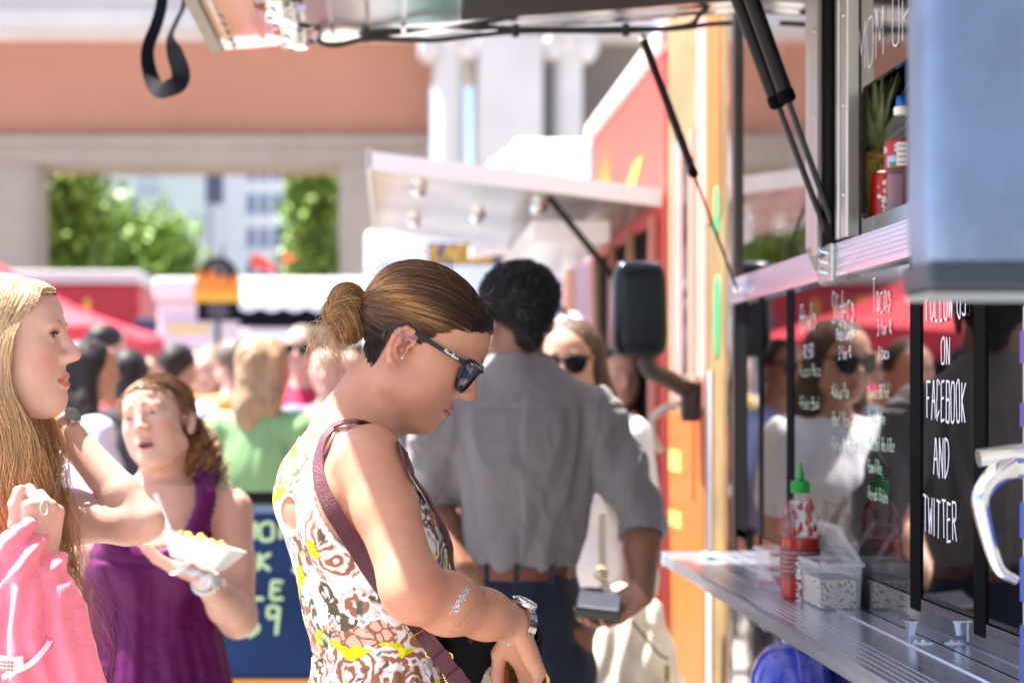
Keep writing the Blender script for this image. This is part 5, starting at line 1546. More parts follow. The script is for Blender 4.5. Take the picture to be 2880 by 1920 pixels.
    nb_ = (vnormals(v, f)[ri]) @ HF.R; tow -= nb_*(tow*nb_).sum(1, keepdims=True); tow /= np.linalg.norm(tow, axis=1, keepdims=True)
    q = p0[:, None]+tow[:, None]*(tt[:, :8]*1.9*np.minimum(rg.uniform(.018, .045, (n_, 1, 1)), dist[:, None]))+nb_[:, None]*(.0005+.0042*np.sin(tt[:, :8]*3.0))+rg.normal(size=(n_, 1, 3))*.0012*tt[:, :8]
    strands(HF.P(q.reshape(-1, 3)).reshape(n_, 8, 3), np.full((n_, 8), .00042)*np.linspace(1, .4, 8), np.repeat(tint(n_, (.038, .019, .013))[:, None]*rg.uniform(.5, 1.9, (n_, 1, 1)), 8, 1), 'nape_hair', HAIR, hair)
    n_ = 1500; az = rg.uniform(0, 100, n_); sg2 = np.where(rg.random(n_) < .8, 1, -1); zz = hairline(az)-.001+rg.normal(size=n_)*.0022
    u = np.stack([sg2*np.sin(np.radians(az))*.075, np.cos(np.radians(az))*.1+.008, zz-.045], 1); u /= np.linalg.norm(u, axis=1)[:, None]
    for _ in range(4):
        p0 = C0+u*(scalp_t(u)+.0004)[:, None]; az2 = np.degrees(np.arctan2(np.abs(p0[:, 0]), p0[:, 1])); u[:, 2] += (hairline(az2)-.0015+rg.normal(size=n_)*.0012-p0[:, 2])*6; u /= np.linalg.norm(u, axis=1)[:, None]
    p0 = C0+u*(scalp_t(u)+.0004)[:, None]; tow = tie+np.array((0, 0, .07))-p0; tow /= np.linalg.norm(tow, axis=1, keepdims=True)
    tow -= u*(tow*u).sum(1, keepdims=True)
    q = p0[:, None]+tow[:, None]*(tt[:, :8]*1.9*rg.uniform(.008, .022, (n_, 1, 1)))+u[:, None]*(.0024*tt[:, :8])+rg.normal(size=(n_, 1, 3))*.0016*tt[:, :8]
    strands(HF.P(q.reshape(-1, 3)).reshape(n_, 8, 3), np.full((n_, 8), .00024)*np.linspace(.5, 1, 8), np.repeat(tint(n_, (.075, .034, .018))[:, None]*rg.uniform(.6, 1.6, (n_, 1, 1)), 8, 1), 'hairline_hair', HAIR, hair)
    # brow hairs
    # ---- sunglasses
    sg_ = thing('sunglasses', 'black sunglasses worn by the woman in the floral dress', 'sunglasses', HF.p((0, .09, .03)))
    sunglasses(HF, sg_)
    # maker's script on the temple arm
    p = HF.p((.0770, .060, .0325)); uy = HF.R @ np.array([0, 1, 0]); uz = HF.R @ np.array([0, 0, 1])
    lettering('lettering', 'Ray', HF.p((.0790, .053, .0330)), uy, uz, .0045, .0042, .0009, mat('logo_white', (.8, .8, .8), .4), sg_, 3)
    lettering('lettering', 'Ban', HF.p((.0786, .0655, .0330)), uy, uz, .0045, .0042, .0009, mat('logo_white'), sg_, 4)
    # ---- ear jewellery
    c = HF.p(ear_p(1, .006, -.010, .004))
    er = MB().tube([c+HF.R @ np.array([.003*math.cos(a), .004*math.cos(a), .004*math.sin(a)]) for a in np.linspace(0, 6.2, 16)], .0008, 6).build('ear_ring', CHROME, body, smooth=True)
    a_, b_ = HF.p(ear_p(1, .012, .019, .006)), HF.p(ear_p(1, -.021, .018, .004))
    MB().tube([a_, b_], .0009, 6).build('ear_bar', mat('violet_steel', (.45, .35, .8), .2, 1.0), body, smooth=True)
    for q_ in (a_, b_): MB().lathe([(0, -.002), (.0015, -.0014), (.002, 0), (.0015, .0014), (0, .002)], q_, 8).build('ear_bar_bead', mat('violet_steel'), body, smooth=True)
    # ---- silver dots stamped on the forearm
    silver = mat('silver_leaf', (.85, .85, .85), .25, .9); bronze = mat('bronze_leaf', (.40, .20, .10), .4, .4)
    dots = MB(); dots2 = MB()
    for r_ in range(15):
        for c_ in range(4):
            if rg.random() < .15: continue
            px, py_ = 1333-r_*3.4-c_*6.2+rg.normal()*1.2, 1640+r_*5.6+c_*1.6+rg.normal()*1.2
            p, nn = S.hit(px, py_, 7); dots.lathe([(.0012+.0008*rg.random(), 0.0), (.0008, .00035), (0, .0004)], p+nn*.0003, 6, nn)
    for r_ in range(16):
        for c_ in range(3):
            if rg.random() < .35: continue
            px, py_ = 1346-r_*4.8-c_*6+rg.normal()*1.5, 1700+r_*4.9+c_*1.6+rg.normal()*1.5
            p, nn = S.hit(px, py_, 7); dots2.lathe([(.0009+.0005*rg.random(), 0.0), (0, .0003)], p+nn*.0003, 5, nn)
    o1 = dots.build('silver_dots', silver, body); o2 = dots2.build('bronze_dots', bronze, body)
    for o in (o1, o2): o['kind'] = 'stuff'
    # ---- wrist watch
    wt_ = thing('wristwatch', "silver link-bracelet watch on the floral woman's wrist", 'watch', W1)
    ax_ = (W1-E1)/np.linalg.norm(W1-E1); ctr = W1+ax_*.002
    up = np.array([.25, -.20, .95]); up -= ax_*(up @ ax_); up /= np.linalg.norm(up); sd = np.cross(ax_, up)
    axw = ax_+.35*np.array([0, 0, -1])*0; 
    WB = mat('watch_steel', (.76, .72, .66), .2, 1.0)
    nl = 22; rx, ry = .0335, .0315
    for k in range(nl):
        a = 2*math.pi*k/nl; ca, sa = math.cos(a), math.sin(a)
        if ca > .88: continue
        o = ctr+up*ry*ca+sd*rx*sa+np.array([0, 0, 0]); nrm_ = up*ca*rx+sd*sa*ry; nrm_ /= np.linalg.norm(nrm_); tg = np.cross(ax_, nrm_)
        lk = None
        for j, wd_ in ((-1, .0045), (0, .0060), (1, .0045)):
            cc = o+ax_*(j*.0055); hh = .0022 if j == 0 else .0016
            Vb = [cc+tg*sx*.0041+ax_*sy*wd_*.48+nrm_*sz for sz in (-hh, hh) for sx, sy in ((-1, -1), (1, -1), (1, 1), (-1, 1))]
            q_ = mesh_obj('bracelet_link', Vb, [(0, 3, 2, 1), (4, 5, 6, 7), (0, 1, 5, 4), (1, 2, 6, 5), (2, 3, 7, 6), (3, 0, 4, 7)], WB, wt_, smooth=False)
    cse = ctr+up*(ry+.002)
    cs = MB().lathe([(.0165, -.004), (.0175, -.003), (.0178, .002), (.0165, .0045), (.0150, .005), (.0148, .0042)], cse, 28, up).build('case', WB, wt_, smooth=True)
    MB().lathe([(.0150, .0040), (0, .0040)], cse, 28, up).build('dial', mat('dial_pink', (.75, .55, .48), .3), cs)
    for k in (-1, 0, 1):
        MB().lathe([(.0022, .0), (.0022, .004), (0, .0045)], cse-sd*.0175*0+(-sd*math.cos(.5*k)-ax_*math.sin(.5*k))*.0172, 8, tuple(-sd*math.cos(.5*k)-ax_*math.sin(.5*k))).build('crown', WB, cs, smooth=True)
    # ---- shoulder bag: strap over the shoulder, dark open pouch, fur charm
    LTH = mat('burgundy_leather', (.095, .018, .030), .42, bump=.6, bscale=420, var=.12, vscale=60)
    bag = thing('shoulder_bag', 'black open shoulder bag on a burgundy leather strap', 'bag', (.16, 2.72, .86))
    SD = Surf((dv2.astype(np.float32), df), B_)
    keep = (SD.V[:, 1] > 2.52)                                   # not the near arm
    arm_d = np.minimum(seg(SD.V, S1+np.array([.0, 0, -.05]), E1), seg(SD.V, E1, W1)) < .066
    keep &= ~arm_d
    SD.V, SD.N, SD.x, SD.y = SD.V[keep], SD.N[keep], SD.x[keep], SD.y[keep]
    path = [(1006, 1188), (975, 1190), (942, 1200), (912, 1237), (896, 1300), (904, 1364), (929, 1424), (969, 1490), (1016, 1563), (1066, 1637), (1116, 1697), (1158, 1742)]
    hp = [(S if 2 < i < 8 else SD).hit(*q, rad=16) for i, q in enumerate(path)]
    yy = np.array([p[1] for p, n_ in hp])
    yy[8:] = np.minimum(yy[8:], yy[7]+np.linspace(.005, .02, len(yy)-8))
    for _ in range(1): yy = np.convolve(np.pad(yy, 1, mode='edge'), [.25, .5, .25], 'valid')
    pts = np.array([at(*q, y-.007) for q, y in zip(path, yy)])
    tail = [at(1200, 1795, 2.560), at(1243, 1852, 2.565), at(1284, 1905, 2.57), at(1330, 1960, 2.58)]
    lead = [at(1082, 1240, 2.735), at(1048, 1204, 2.685)]
    full = smooth_path(lead+list(pts)+tail, 90); nn = smooth_path([(.3, 0, 1), (.1, -.2, 1)]+[n_ for p, n_ in hp]+[(-.2, -1, .3)]*4, 90)
    MB().ribbon(full, nn, list(np.interp(np.linspace(0, 1, 90), [0, .1, .25, .55, 1], [.012, .014, .020, .024, .024])), .0032).build('strap', LTH, bag, smooth=True)
    # front run of the strap, down the chest
    path2 = [(1120, 1262), (1140, 1310), (1160, 1345), (1190, 1392), (1220, 1440), (1244, 1490), (1262, 1545), (1268, 1590)]
    hp2 = [SD.hit(*q, rad=14) for q in path2]
    pts2 = smooth_path([at(1086, 1240, 2.74)]+[p+n_*.004 for p, n_ in hp2]+[at(1300, 1700, 2.66), at(1330, 1800, 2.68)], 50)
    MB().ribbon(pts2, smooth_path([(.5, 0, 1)]+[n_ for p, n_ in hp2]+[(.8, -.6, 0)]*2, 50), .018, .0032).build('strap', LTH, bag, smooth=True)
    GOLD = mat('gold_metal', (.75, .52, .18), .2, 1.0)
    def ring_on(i, w_, h_, r_=.0016):
        p = full[i]; t_ = full[i+1]-full[i-1]; t_ /= np.linalg.norm(t_); n_ = nn[i]-t_*(nn[i] @ t_); n_ /= np.linalg.norm(n_); w = np.cross(t_, n_)
        cs_ = [p+w*a*w_/2+t_*b*h_/2+n_*.0045 for a, b in ((-1, -1), (1, -1), (1, 1), (-1, 1), (-1, -1))]
        MB().tube(smooth_path([c for q in range(4) for c in (cs_[q]*.85+cs_[q+1]*.15, cs_[q]*.15+cs_[q+1]*.85)]+[cs_[0]*.85+cs_[1]*.15], 30), r_, 6).build('buckle', GOLD, bag, smooth=True)
    ring_on(70, .034, .022)
    for i in (78, 83):
        p = full[i]; t_ = full[i+1]-full[i-1]; t_ /= np.linalg.norm(t_); n_ = nn[i]-t_*(nn[i] @ t_); n_ /= np.linalg.norm(n_); w = np.cross(t_, n_)
        MB().ribbon([p-w*.0135+n_*.0036, p+w*.0135+n_*.0036], [n_, n_], .013, .003).build('keeper_loop', LTH, bag)
    for i, sgn in ((76, 1), (79, -1)):
        p = full[i]; t_ = full[i+1]-full[i-1]; t_ /= np.linalg.norm(t_); n_ = np.array([0, -1, 0.2]); w = np.cross(t_, n_)
        MB().tube([p+w*sgn*.013+t_*-.006, p+w*sgn*.016, p+w*sgn*.013+t_*.006], .0014, 6).build('strap_ring', GOLD, bag, smooth=True)
    PV = Vol((.02, 2.60, .72), (.34, 2.90, 1.17), .0032)
    c = np.array([.175, 2.735, .95])
    zz_ = [.75, .80, .95, 1.16]; cx_ = [.155, .155, .152, .150]
    loft(PV, zz_, cx_, [2.745]*4, [.03, .050, .058, .050], [.06, .085, .090, .082], 0, 0, pw=3.0)
    g2 = PV.grid(); top_ = g2[2]-(1.136-(g2[0]-.07)*.16+(g2[1]-2.735)*.35)
    PV.d = np.maximum(PV.d, top_)
    loft(PV, [z+.012 for z in zz_], cx_, [2.745]*4, [.022, .042, .050, .042], [.052, .077, .082, .074], 0, 0, 'sub', pw=3.0)
    pv, pf = PV.mesh()
    mesh_obj('pouch', pv, pf, mat('black_leather', (.005, .005, .006), .6, spec=.15, bump=.4, bscale=300), bag)
    z_ = [at(1238+k*2.6, 1862+k*7.0, 2.60) for k in range(12)]
    for p in z_:
        MB().box(p-np.array([.0035, .001, .0012]), p+np.array([.0035, .001, .0012])).build('zip_tooth', GOLD, bag)
    MB().tube([at(1530, 1890, 2.62), at(1538, 1905, 2.62), at(1540, 1960, 2.62)], .004, 8).build('gold_ring', GOLD, bag, smooth=True)
    ch = at(1420, 1905, 2.66)
    charm = thing('fur_charm', 'orange, brown and white fur charm in the open bag', 'charm', ch-np.array([0, 0, .04]))
    n_ = 2600; u = rg.normal(size=(n_, 3)); u /= np.linalg.norm(u, axis=1)[:, None]
    which = rg.random(n_); cc = np.where((u[:, 0] < -.45)[:, None], (.72, .68, .55), np.where((u[:, 0] < .1)[:, None], (.55, .17, .03), (.16, .075, .02)))
    p0 = ch+u*np.array((.030, .018, .024)); tt8 = np.linspace(0, 1, 6)[None, :, None]
    q = p0[:, None]+(u[:, None]*.006+np.array((.004, 0, -.016))+rg.normal(size=(n_, 1, 3))*.003)*tt8
    strands(q, np.full((n_, 6), .0005)*np.linspace(1, .3, 6), np.repeat(cc[:, None], 6, 1)*rg.uniform(.6, 1.3, (n_, 1, 1)), 'fur', HAIRM, charm)
    cm = Vol(ch-.06, ch+.06, .004); cm.ell(ch, (.030, .018, .024), None, 0); a1, b1 = cm.mesh(); mesh_obj('core', a1, b1, mat('fur_core', (.30, .13, .04), .9), charm)
    return HF
floral_woman()
def rows(py, left, right, Y):
    py, left, right = (np.array(q, float) for q in (py, left, right))
    return EYE+(CY-py)*Y/FPX, ((left+right)/2-CX)*Y/FPX, (right-left)/2*Y/FPX
# ================================================================ man in the grey shirt, from behind
def grey_man():
    Y = 4.31; base = ((1460-CX)*Y/FPX, Y, 0)
    sk = np.array((.21, .092, .050))
    HF = Frame(at(1452, 908, Y), 22, -4, 0, 1.04)
    z, cx, hw = rows([1010, 1050, 1090, 1130, 1180, 1250, 1330, 1400, 1470, 1530, 1572, 1602], [1398, 1368, 1322, 1280, 1262, 1256, 1268, 1288, 1293, 1286, 1278, 1298], [1530, 1562, 1606, 1655, 1676, 1682, 1674, 1664, 1650, 1638, 1628, 1614], Y)
    dp = np.array([.06, .075, .09, .105, .115, .12, .12, .115, .115, .12, .122, .11])
    S1, E1, W1 = at(1680, 1182, Y), at(1806, 1462, 4.27), at(1806, 1672, 4.16)
    S2, E2, W2 = at(1236, 1190, Y), at(1216, 1405, 4.38), at(1300, 1592, 4.24)
    lo, hi = np.array([-.10, 3.92, 0]), np.array([.95, 4.62, 1.90])
    V = Vol((-.02, 3.95, .80), (.80, 4.62, 1.90), .0042)
    head_prims(V, HF, 0.3, True, 0, True, True)
    V.cone(HF.p((0, -.012, -.03)), at(1458, 1060, Y), .056, .062, .02)
    loft(V, z, cx, np.full(12, Y), dp, hw, 0, .03, inset=.02)
    for S, E, W in ((S1, E1, W1), (S2, E2, W2)):
        V.chain([S, E, E*.6+W*.4, W], [.045, .042, .041, .028], .02)
    h1 = Frame(W1, Rm=axes((-.80, -.12, -.52), (.25, .62, -.72)), sc=1.06)
    hand(V, h1, -1, ((18, 34, 22), (20, 36, 22), (22, 36, 22), (24, 36, 22)), [(.020, .016, .004), (.040, .040, .012), (.050, .072, .000), (.048, .100, -.010)])
    h2 = Frame(W2, Rm=axes((.45, -.05, -.9), (-.6, -.6, .2)), sc=1.04); hand(V, h2, 1)
    VL = Vol((.05, 4.05, -.01), (.62, 4.62, .92), .012)
    for s in (-1, 1):
        hx = base[0]+s*.095
        VL.chain([(hx, Y, .95), (hx+s*.01, Y+.02, .5), (hx+s*.01, Y, .09)], [.09, .058, .04], .03); VL.cone((hx, Y-.04, .05), (hx+s*.02, Y+.16, .04), .045, .036, .03)
    v, f = join(V.mesh(), VL.mesh()); C = tint(len(v), sk); L = HF.inv(v)
    face_colors(L, C, sk, (.20, .07, .055), (.01, .008, .007), 0, .2, True, True)
    for hF, wr in ((h1, W1), (h2, W2)):                        # paler palms
        q = hF.inv(v); k = smoothstep(.0, -.012, q[:, 2])*(np.linalg.norm(v-wr, axis=1) < .2)*(q[:, 1] > .0)*.75; C = C*(1-k[:, None])+np.array((.42, .22, .14))*k[:, None]
    C[v[:, 2] < .10] = (.03, .02, .015)
    o = mesh_obj('person', v, f, SKIN, None, base, cols={'Col': C}); tag(o, 'man in grey rolled-sleeve shirt seen from behind, holding a wallet', 'person')
    # shirt
    T = Vol((-.06, 3.98, .98), (.82, 4.62, 1.62), .0045)
    loft(T, z, cx, np.full(12, Y), dp, hw, 0, 0)
    T.chain([at(1270, 1170, Y), at(1455, 1075, Y), at(1660, 1165, Y)], [.062, .070, .062], .05)
    c1 = E1+(W1-E1)*.03; c2 = E2+(W2-E2)*.06
    T.chain([S1, (S1+E1)/2, c1], [.066, .059, .052], .03); T.chain([S2, (S2+E2)/2, c2], [.066, .059, .054], .03)
    d1 = (W1-E1)/np.linalg.norm(W1-E1)
    T.cone(E1-d1*.045+np.array([-.01, 0, 0]), E1+d1*.012, .053, .055, .006)                            # rolled cuff
    T.cone(E1+d1*.012, E1+d1*.05, .046, .044, .006, 'sub')
    nk = at(1455, 985, Y); T.cone(nk+np.array([0, .02, .05]), nk+np.array([0, .012, -.02]), .068, .060, .01, 'sub')
    sv, sf = T.mesh()
    nz = vnormals(sv, sf)
    # long drapes from the yoke and into the belt, crumpled sleeves
    px, py_ = project(sv)
    def ridge(q): return 1-np.abs(np.mod(q, 2)-1)*2                # sharp-crested waves
    w1 = (px-1460)/105+2.6*fbm(sv*np.array([5, 5, 2.2]), 2, 3)+(py_-1300)*.0016*np.sign(px-1470)
    drape = (ridge(w1)*.7+.5*ridge(w1*2.3+1.7*fbm(sv*4, 2, 7)))*smoothstep(1110, 1200, py_)*(.55+.6*fbm(sv*4, 2, 21))
    blouse = np.sin((px-1300)*.05+4*fbm(sv*6, 2, 4))*smoothstep(1480, 1560, py_)
    slv = np.clip(smoothstep(1668, 1700, px)+smoothstep(1290, 1250, px), 0, 1)
    disp = .0115*drape*(1-slv)+.006*blouse*(1-slv)+(1-2.2*np.abs(fbm(sv*np.array([13, 13, 9]), 3, 9)-.5)*2)*(.004+.004*slv)+.0050*ridge(sv[:, 2]*15-sv[:, 0]*17+2.5*fbm(sv*7, 2, 1))*slv
    yoke = np.exp(-((py_-1148)/7)**2)*.003
    sv2 = sv+nz*(disp-yoke)[:, None]
    n = fbm(sv*60, 2, 2)
    mesh_obj('shirt', sv2, sf, CLOTH, o, cols={'Col': tint(len(sv), (.190, .176, .182))*(.94+.12*n[:, None])})
    K = Vol((.10, 4.1, 1.44), (.55, 4.5, 1.62), .004)
    kz, kx, kw = rows([982, 1005, 1040, 1062], [1392, 1382, 1362, 1350], [1520, 1534, 1556, 1568], Y)
    loft(K, kz, kx, [Y+.012]*4, [.062, .068, .078, .082], kw, 0, 0); loft(K, kz+.004, kx, [Y+.014]*4, [.054, .060, .068, .070], kw-.008, 0, 0, 'sub')
    kv, kf = K.mesh(); mesh_obj('collar', kv, kf, CLOTH, o, cols={'Col': tint(len(kv), (.182, .169, .175))})
    # trousers and belt
    T = Vol((.0, 4.0, .05), (.65, 4.62, 1.10), .008)
    bz, bx_, bw_ = rows([1598, 1640, 1700, 1800, 1920], [1300, 1300, 1302, 1310, 1318], [1614, 1624, 1634, 1642, 1646], Y)
    loft(T, list(bz)+[.72], list(bx_)+[bx_[-1]], [Y]*6, [.112, .122, .13, .13, .125, .12], list(bw_)+[bw_[-1]], 0, 0)
    for s in (-1, 1):
        hx = base[0]+s*.09; T.chain([(hx, Y, .82), (hx+s*.015, Y+.02, .5), (hx+s*.015, Y, .09)], [.095, .078, .070], .02)
    tv, tf = T.mesh(); tv = folds(tv, tf, .006, 11, (1, 1, .7), 4); mesh_obj('trousers', tv, tf, CLOTH, o, cols={'Col': tint(len(tv), (.011, .017, .034))*(.8+.4*fbm(tv*40, 2, 3)[:, None])})
    bt = []
    for k in range(49):
        a = 2*math.pi*k/48; bt.append((bx_[0]+(bw_[0]+.003)*math.cos(a), Y+.116*math.sin(a), bz[0]+.008))
    MB().ribbon([p-np.array([0, 0, .012]) for p in np.array(bt)], [(math.cos(2*math.pi*k/48), math.sin(2*math.pi*k/48), 0) for k in range(49)], .030, .004).build('belt', mat('brown_belt', (.13, .028, .014), .35), o, smooth=True)
    for k, a in enumerate((-95, -60, -125)):
        q = np.array([bx_[0]+(bw_[0]+.008)*math.cos(R(a)), Y+.121*math.sin(R(a)), bz[0]-.004]); MB().box(q-np.array([.006, .004, .026]), q+np.array([.006, .002, .024])).build('belt_loop', CLOTHN, o)
    # hair
    T = Vol(HF.t-.20, HF.t+.22, .0034)
    HF.ell(T, (0, -.020, .062), (.089, .098, .078), 0); HF.cone(T, (0, -.055, .03), (0, -.066, -.035), .055, .032, .03)
    HF.ell(T, (0, .115, -.01), (.072, .075, .090), .012, 'sub')
    for s in (-1, 1): HF.ell(T, (s*.086, .008, -.012), (.030, .040, .040), .01, 'sub')
    hv, hf = T.mesh(); Lh = HF.inv(hv); nn = vnormals(hv, hf)
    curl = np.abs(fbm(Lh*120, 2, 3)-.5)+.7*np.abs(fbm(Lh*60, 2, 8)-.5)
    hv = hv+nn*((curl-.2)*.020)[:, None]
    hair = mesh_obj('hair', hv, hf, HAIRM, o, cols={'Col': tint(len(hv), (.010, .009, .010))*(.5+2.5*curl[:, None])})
    rg = np.random.default_rng(3); n_ = 3800; i = rg.integers(0, len(hv), n_); p0 = hv[i]; u = nn[i]
    a = rg.uniform(0, 6.28, (n_, 1))+np.linspace(0, 7, 9)[None, :]; e1 = np.cross(u, rg.normal(size=(n_, 3))); e1 /= np.linalg.norm(e1, axis=1)[:, None]; e2 = np.cross(u, e1)
    q = p0[:, None]+(np.cos(a)[..., None]*e1[:, None]+np.sin(a)[..., None]*e2[:, None])*.0042+u[:, None]*np.linspace(-.002, .007, 9)[None, :, None]
    strands(q, np.full((n_, 9), .0007), np.full((n_, 9, 3), .016), 'hair_curls', HAIRM, hair)
    # wallet / phone
    wl_ = thing('wallet', "white and black folded wallet in the grey-shirted man's hand", 'wallet', at(1684, 1730, 4.10))
    c = at(1684, 1700, 4.10); Rw = np.array(Matrix.Rotation(R(-10), 3, 'Z') @ Matrix.Rotation(R(18), 3, 'X') @ Matrix.Rotation(R(6), 3, 'Y'))
    for nm, z0, z1, m, g in (('white_half', .006, .015, mat('wallet_white', (.50, .52, .56), .35), 0), ('black_half', -.020, .004, mat('wallet_black', (.02, .02, .024), .3), .004)):
        b = MB().box((-.048-g, -.04, z0), (.048+g, .04, z1), .004); b.v = [tuple(c+Rw @ np.array(p)) for p in b.v]; b.build(nm, m, wl_)
    return HF
CLOTHN = mat('navy_cloth', (.011, .016, .032), .85)
grey_man()

# ================================================================ woman in purple with a paper tray
def purple_woman():
    Y = 4.1; base = ((430-CX)*Y/FPX, Y, 0)
    sk = np.array((.64, .375, .290))
    F0 = Frame((0, 0, 0), 161, 6, 13)
    HF = Frame(at(398, 1170, 4.0)-F0.R @ np.array([0, .090, .026])*.93, 161, 6, 13, .93)
    z, cx, hw = rows([1368, 1400, 1440, 1480, 1540, 1600, 1660, 1720, 1800, 1900, 2000, 2200, 2550], [335, 295, 270, 262, 255, 245, 240, 238, 232, 225, 215, 200, 190], [585, 610, 620, 622, 615, 605, 602, 606, 618, 640, 662, 690, 700], Y)
    dp = np.array([.07, .085, .10, .112, .128, .130, .122, .120, .128, .14, .15, .16, .16])
    S1, E1, W1 = at(642, 1440, 4.10), at(668, 1738, 4.04), at(578, 1632, 3.90)
    S2, E2, W2 = at(268, 1445, 4.16), at(222, 1660, 4.14), at(228, 1850, 4.05)
    V = Vol((-.84, 3.72, .72), (-.27, 4.36, 1.62), .0034)
    head_prims(V, HF, .15, False, .007, True, True, 1.05)
    V.chain([HF.p((0, -.012, -.045)), at(455, 1385, 4.10)], [.050, .058], .025)
    V.chain([S1, at(455, 1400, 4.11), S2], [.052, .052, .052], .04)
    loft(V, z[:5], cx[:5], np.full(5, Y), dp[:5], hw[:5], 175, .04, inset=.006); loft(V, z[4:], cx[4:], np.full(9, Y), dp[4:], hw[4:], 175, .04, inset=.028)
    for S, E, W in ((S1, E1, W1), (S2, E2, W2)):
        V.chain([S, S*.5+E*.5, E, E*.65+W*.35, W], [.055, .049, .042, .042, .027], .02)
    h1 = Frame(W1, Rm=axes((-.86, -.22, .36), (-.25, -.35, -.9)), sc=.95)
    hand(V, h1, 1, ((6, 14, 10), (8, 16, 10), (10, 18, 12), (12, 20, 12)), [(.020, .018, -.008), (.042, .040, .002), (.055, .064, .006), (.060, .086, .006)])
    h2 = Frame(W2, Rm=axes((0, 0, -1), (-1, -.2, 0)), sc=.95); hand(V, h2, -1)
    VL = Vol((-.85, 3.85, -.01), (-.25, 4.4, .74), .012)
    for s in (-1, 1):
        hx = base[0]+s*.09; VL.chain([(hx, Y, .8), (hx, Y, .5), (hx, Y+.02, .08)], [.08, .055, .036], .03); VL.cone((hx, Y+.03, .045), (hx, Y-.12, .035), .038, .03, .03)
    v, f = join(V.mesh(), VL.mesh()); C = tint(len(v), sk); L = HF.inv(v)
    face_colors(L, C, sk, (.56, .20, .18), (.075, .038, .022), .007, 1.0, brow_in=.003, brow_w=.0033)
    paint_eyes(L, C, (.05, .035, .03), (.001, -.0012), .0032); blotch(v, C, .22, 12)
    o = mesh_obj('person', v, f, SKIN, None, base, cols={'Col': C}); tag(o, 'woman in purple sleeveless top, mouth open, holding a paper food tray', 'person')
    T = Vol((-.84, 3.78, .42), (-.26, 4.36, 1.36), .0042)
    loft(T, z, cx, np.full(13, Y), dp, hw, 175, 0)
    T.chain([at(575, 1345, 4.10), at(568, 1400, 4.02), at(545, 1500, 3.985)], [.030, .030, .03], .02)
    T.chain([at(318, 1350, 4.12), at(312, 1420, 4.03), at(320, 1500, 3.99)], [.028, .030, .03], .02)
    for px in (345, 505): T.ell(at(px, 1590, 4.015), (.062, .05, .058), None, .04)
    T.cone(at(575, 1340, 4.10), at(572, 1360, 4.16), .028, .03, .02)
    T.ell(at(442, 1392, 3.98), (.088, .16, .125), np.array(Matrix.Rotation(R(8), 3, 'Y')), .01, 'sub')
    T.ell(at(672, 1432, 4.10), (.063, .14, .110), None, .008, 'sub'); T.ell(at(238, 1436, 4.14), (.063, .14, .110), None, .008, 'sub')
    g = T.grid(); T.d = np.maximum(T.d, .44-g[2])
    tv, tf = T.mesh(); nn = vnormals(tv, tf); px, py = project(tv)
    fl = smoothstep(1575, 1640, py); ang = np.arctan2(tv[:, 1]-Y, tv[:, 0]-base[0])
    w_ = ang*2.9+4.0*fbm(tv*np.array([5, 5, 1.1]), 2, 4)
    rdg = lambda q: 1-np.abs(np.mod(q, 2)-1)*2
    d = (rdg(w_)*.010*(.3+1.1*fbm(tv*np.array([6, 6, 1.5]), 2, 1))+.003*rdg(w_*2.7+1.5*fbm(tv*5, 2, 8))*fbm(tv*4, 1, 3)*1.6)*fl
    d += np.exp(-((py-1578-8*np.sin(px*.02))/9)**2)*-.006+(1-2.2*np.abs(fbm(tv*26, 2, 6)-.5)*2)*.0025
    lace = (py < 1570) & (px > 470) & (px < 620)
    d[lace] += .0018*np.sin(tv[lace][:, 0]*420)*np.sin(tv[lace][:, 2]*420)
    mesh_obj('top', tv+nn*d[:, None], tf, mat('purple_jersey', (.092, .0015, .070), .55, spec=.25, bump=.2, bscale=500), o, smooth=True)
    # hair: wavy, tied low at one side
    hc = lambda t, r: (np.array((.085, .045, .026))*(1-r)+np.array((.36, .20, .10))*r)
    rg = np.random.default_rng(9)
    cvv, cff, cl = cap_mesh(HF, .006)
    r = fbm(cl*np.array([60, 12, 60]), 2, 2); hair = mesh_obj('hair', cvv, cff, HAIRM, o, cols={'Col': hc(0, r[:, None]*.9)})
    N, M = 2600, 14; u0 = hair_seeds(N, rg); tie = np.array((-.030, -.088, -.01)); uT = tie-C0; uT /= np.linalg.norm(uT)
    t = np.linspace(0, 1, M)[None, :]; om = np.arccos(np.clip(u0 @ uT, -1, 1))[:, None]+1e-6
    U = (np.sin((1-t)*om)[..., None]*u0[:, None]+np.sin(t*om)[..., None]*uT[None, None])/np.sin(om)[..., None]; U[..., 2] += .75*np.sin(np.pi*t)**1*np.clip(U[..., 1]+.25, 0, 1); U /= np.linalg.norm(U, axis=2, keepdims=True)
    P = C0+U*(scalp_t(U.reshape(-1, 3)).reshape(N, M)+.005+.006*rg.random((N, 1))*np.minimum(1, t*4)+.007*np.sin(t*16+rg.random((N, 1))*6)*np.sin(t*3.1)+.006*np.sin(t*3.1)*rg.random((N, 1)))[..., None]
    rr = rg.random((N, 1, 1)); strands(HF.P(P.reshape(-1, 3)).reshape(N, M, 3), np.full((N, M), .0009), np.repeat(hc(0, rr), M, 1), 'hair_strands', HAIRM, hair)
    N, M = 1500, 20; s0 = tie+np.array((-.006, -.004, .020))+rg.normal(size=(N, 3))*.014; tt = np.linspace(0, 1, M)[None, :, None]
    dirn = np.array((-.004, .022, -.150))+rg.normal(size=(N, 3))*np.array((.020, .016, .03)); ph = rg.random((N, 1, 1))*1.2
    q = s0[:, None]+dirn[:, None]*tt*rg.uniform(.55, 1.1, (N, 1, 1))+np.concatenate([np.sin(tt*11+ph*3), np.cos(tt*11+ph*3), 0*tt+0*ph], 2)*.014*tt**.5+np.array((-.020, -.012, 0))*np.sin(tt*2.6)
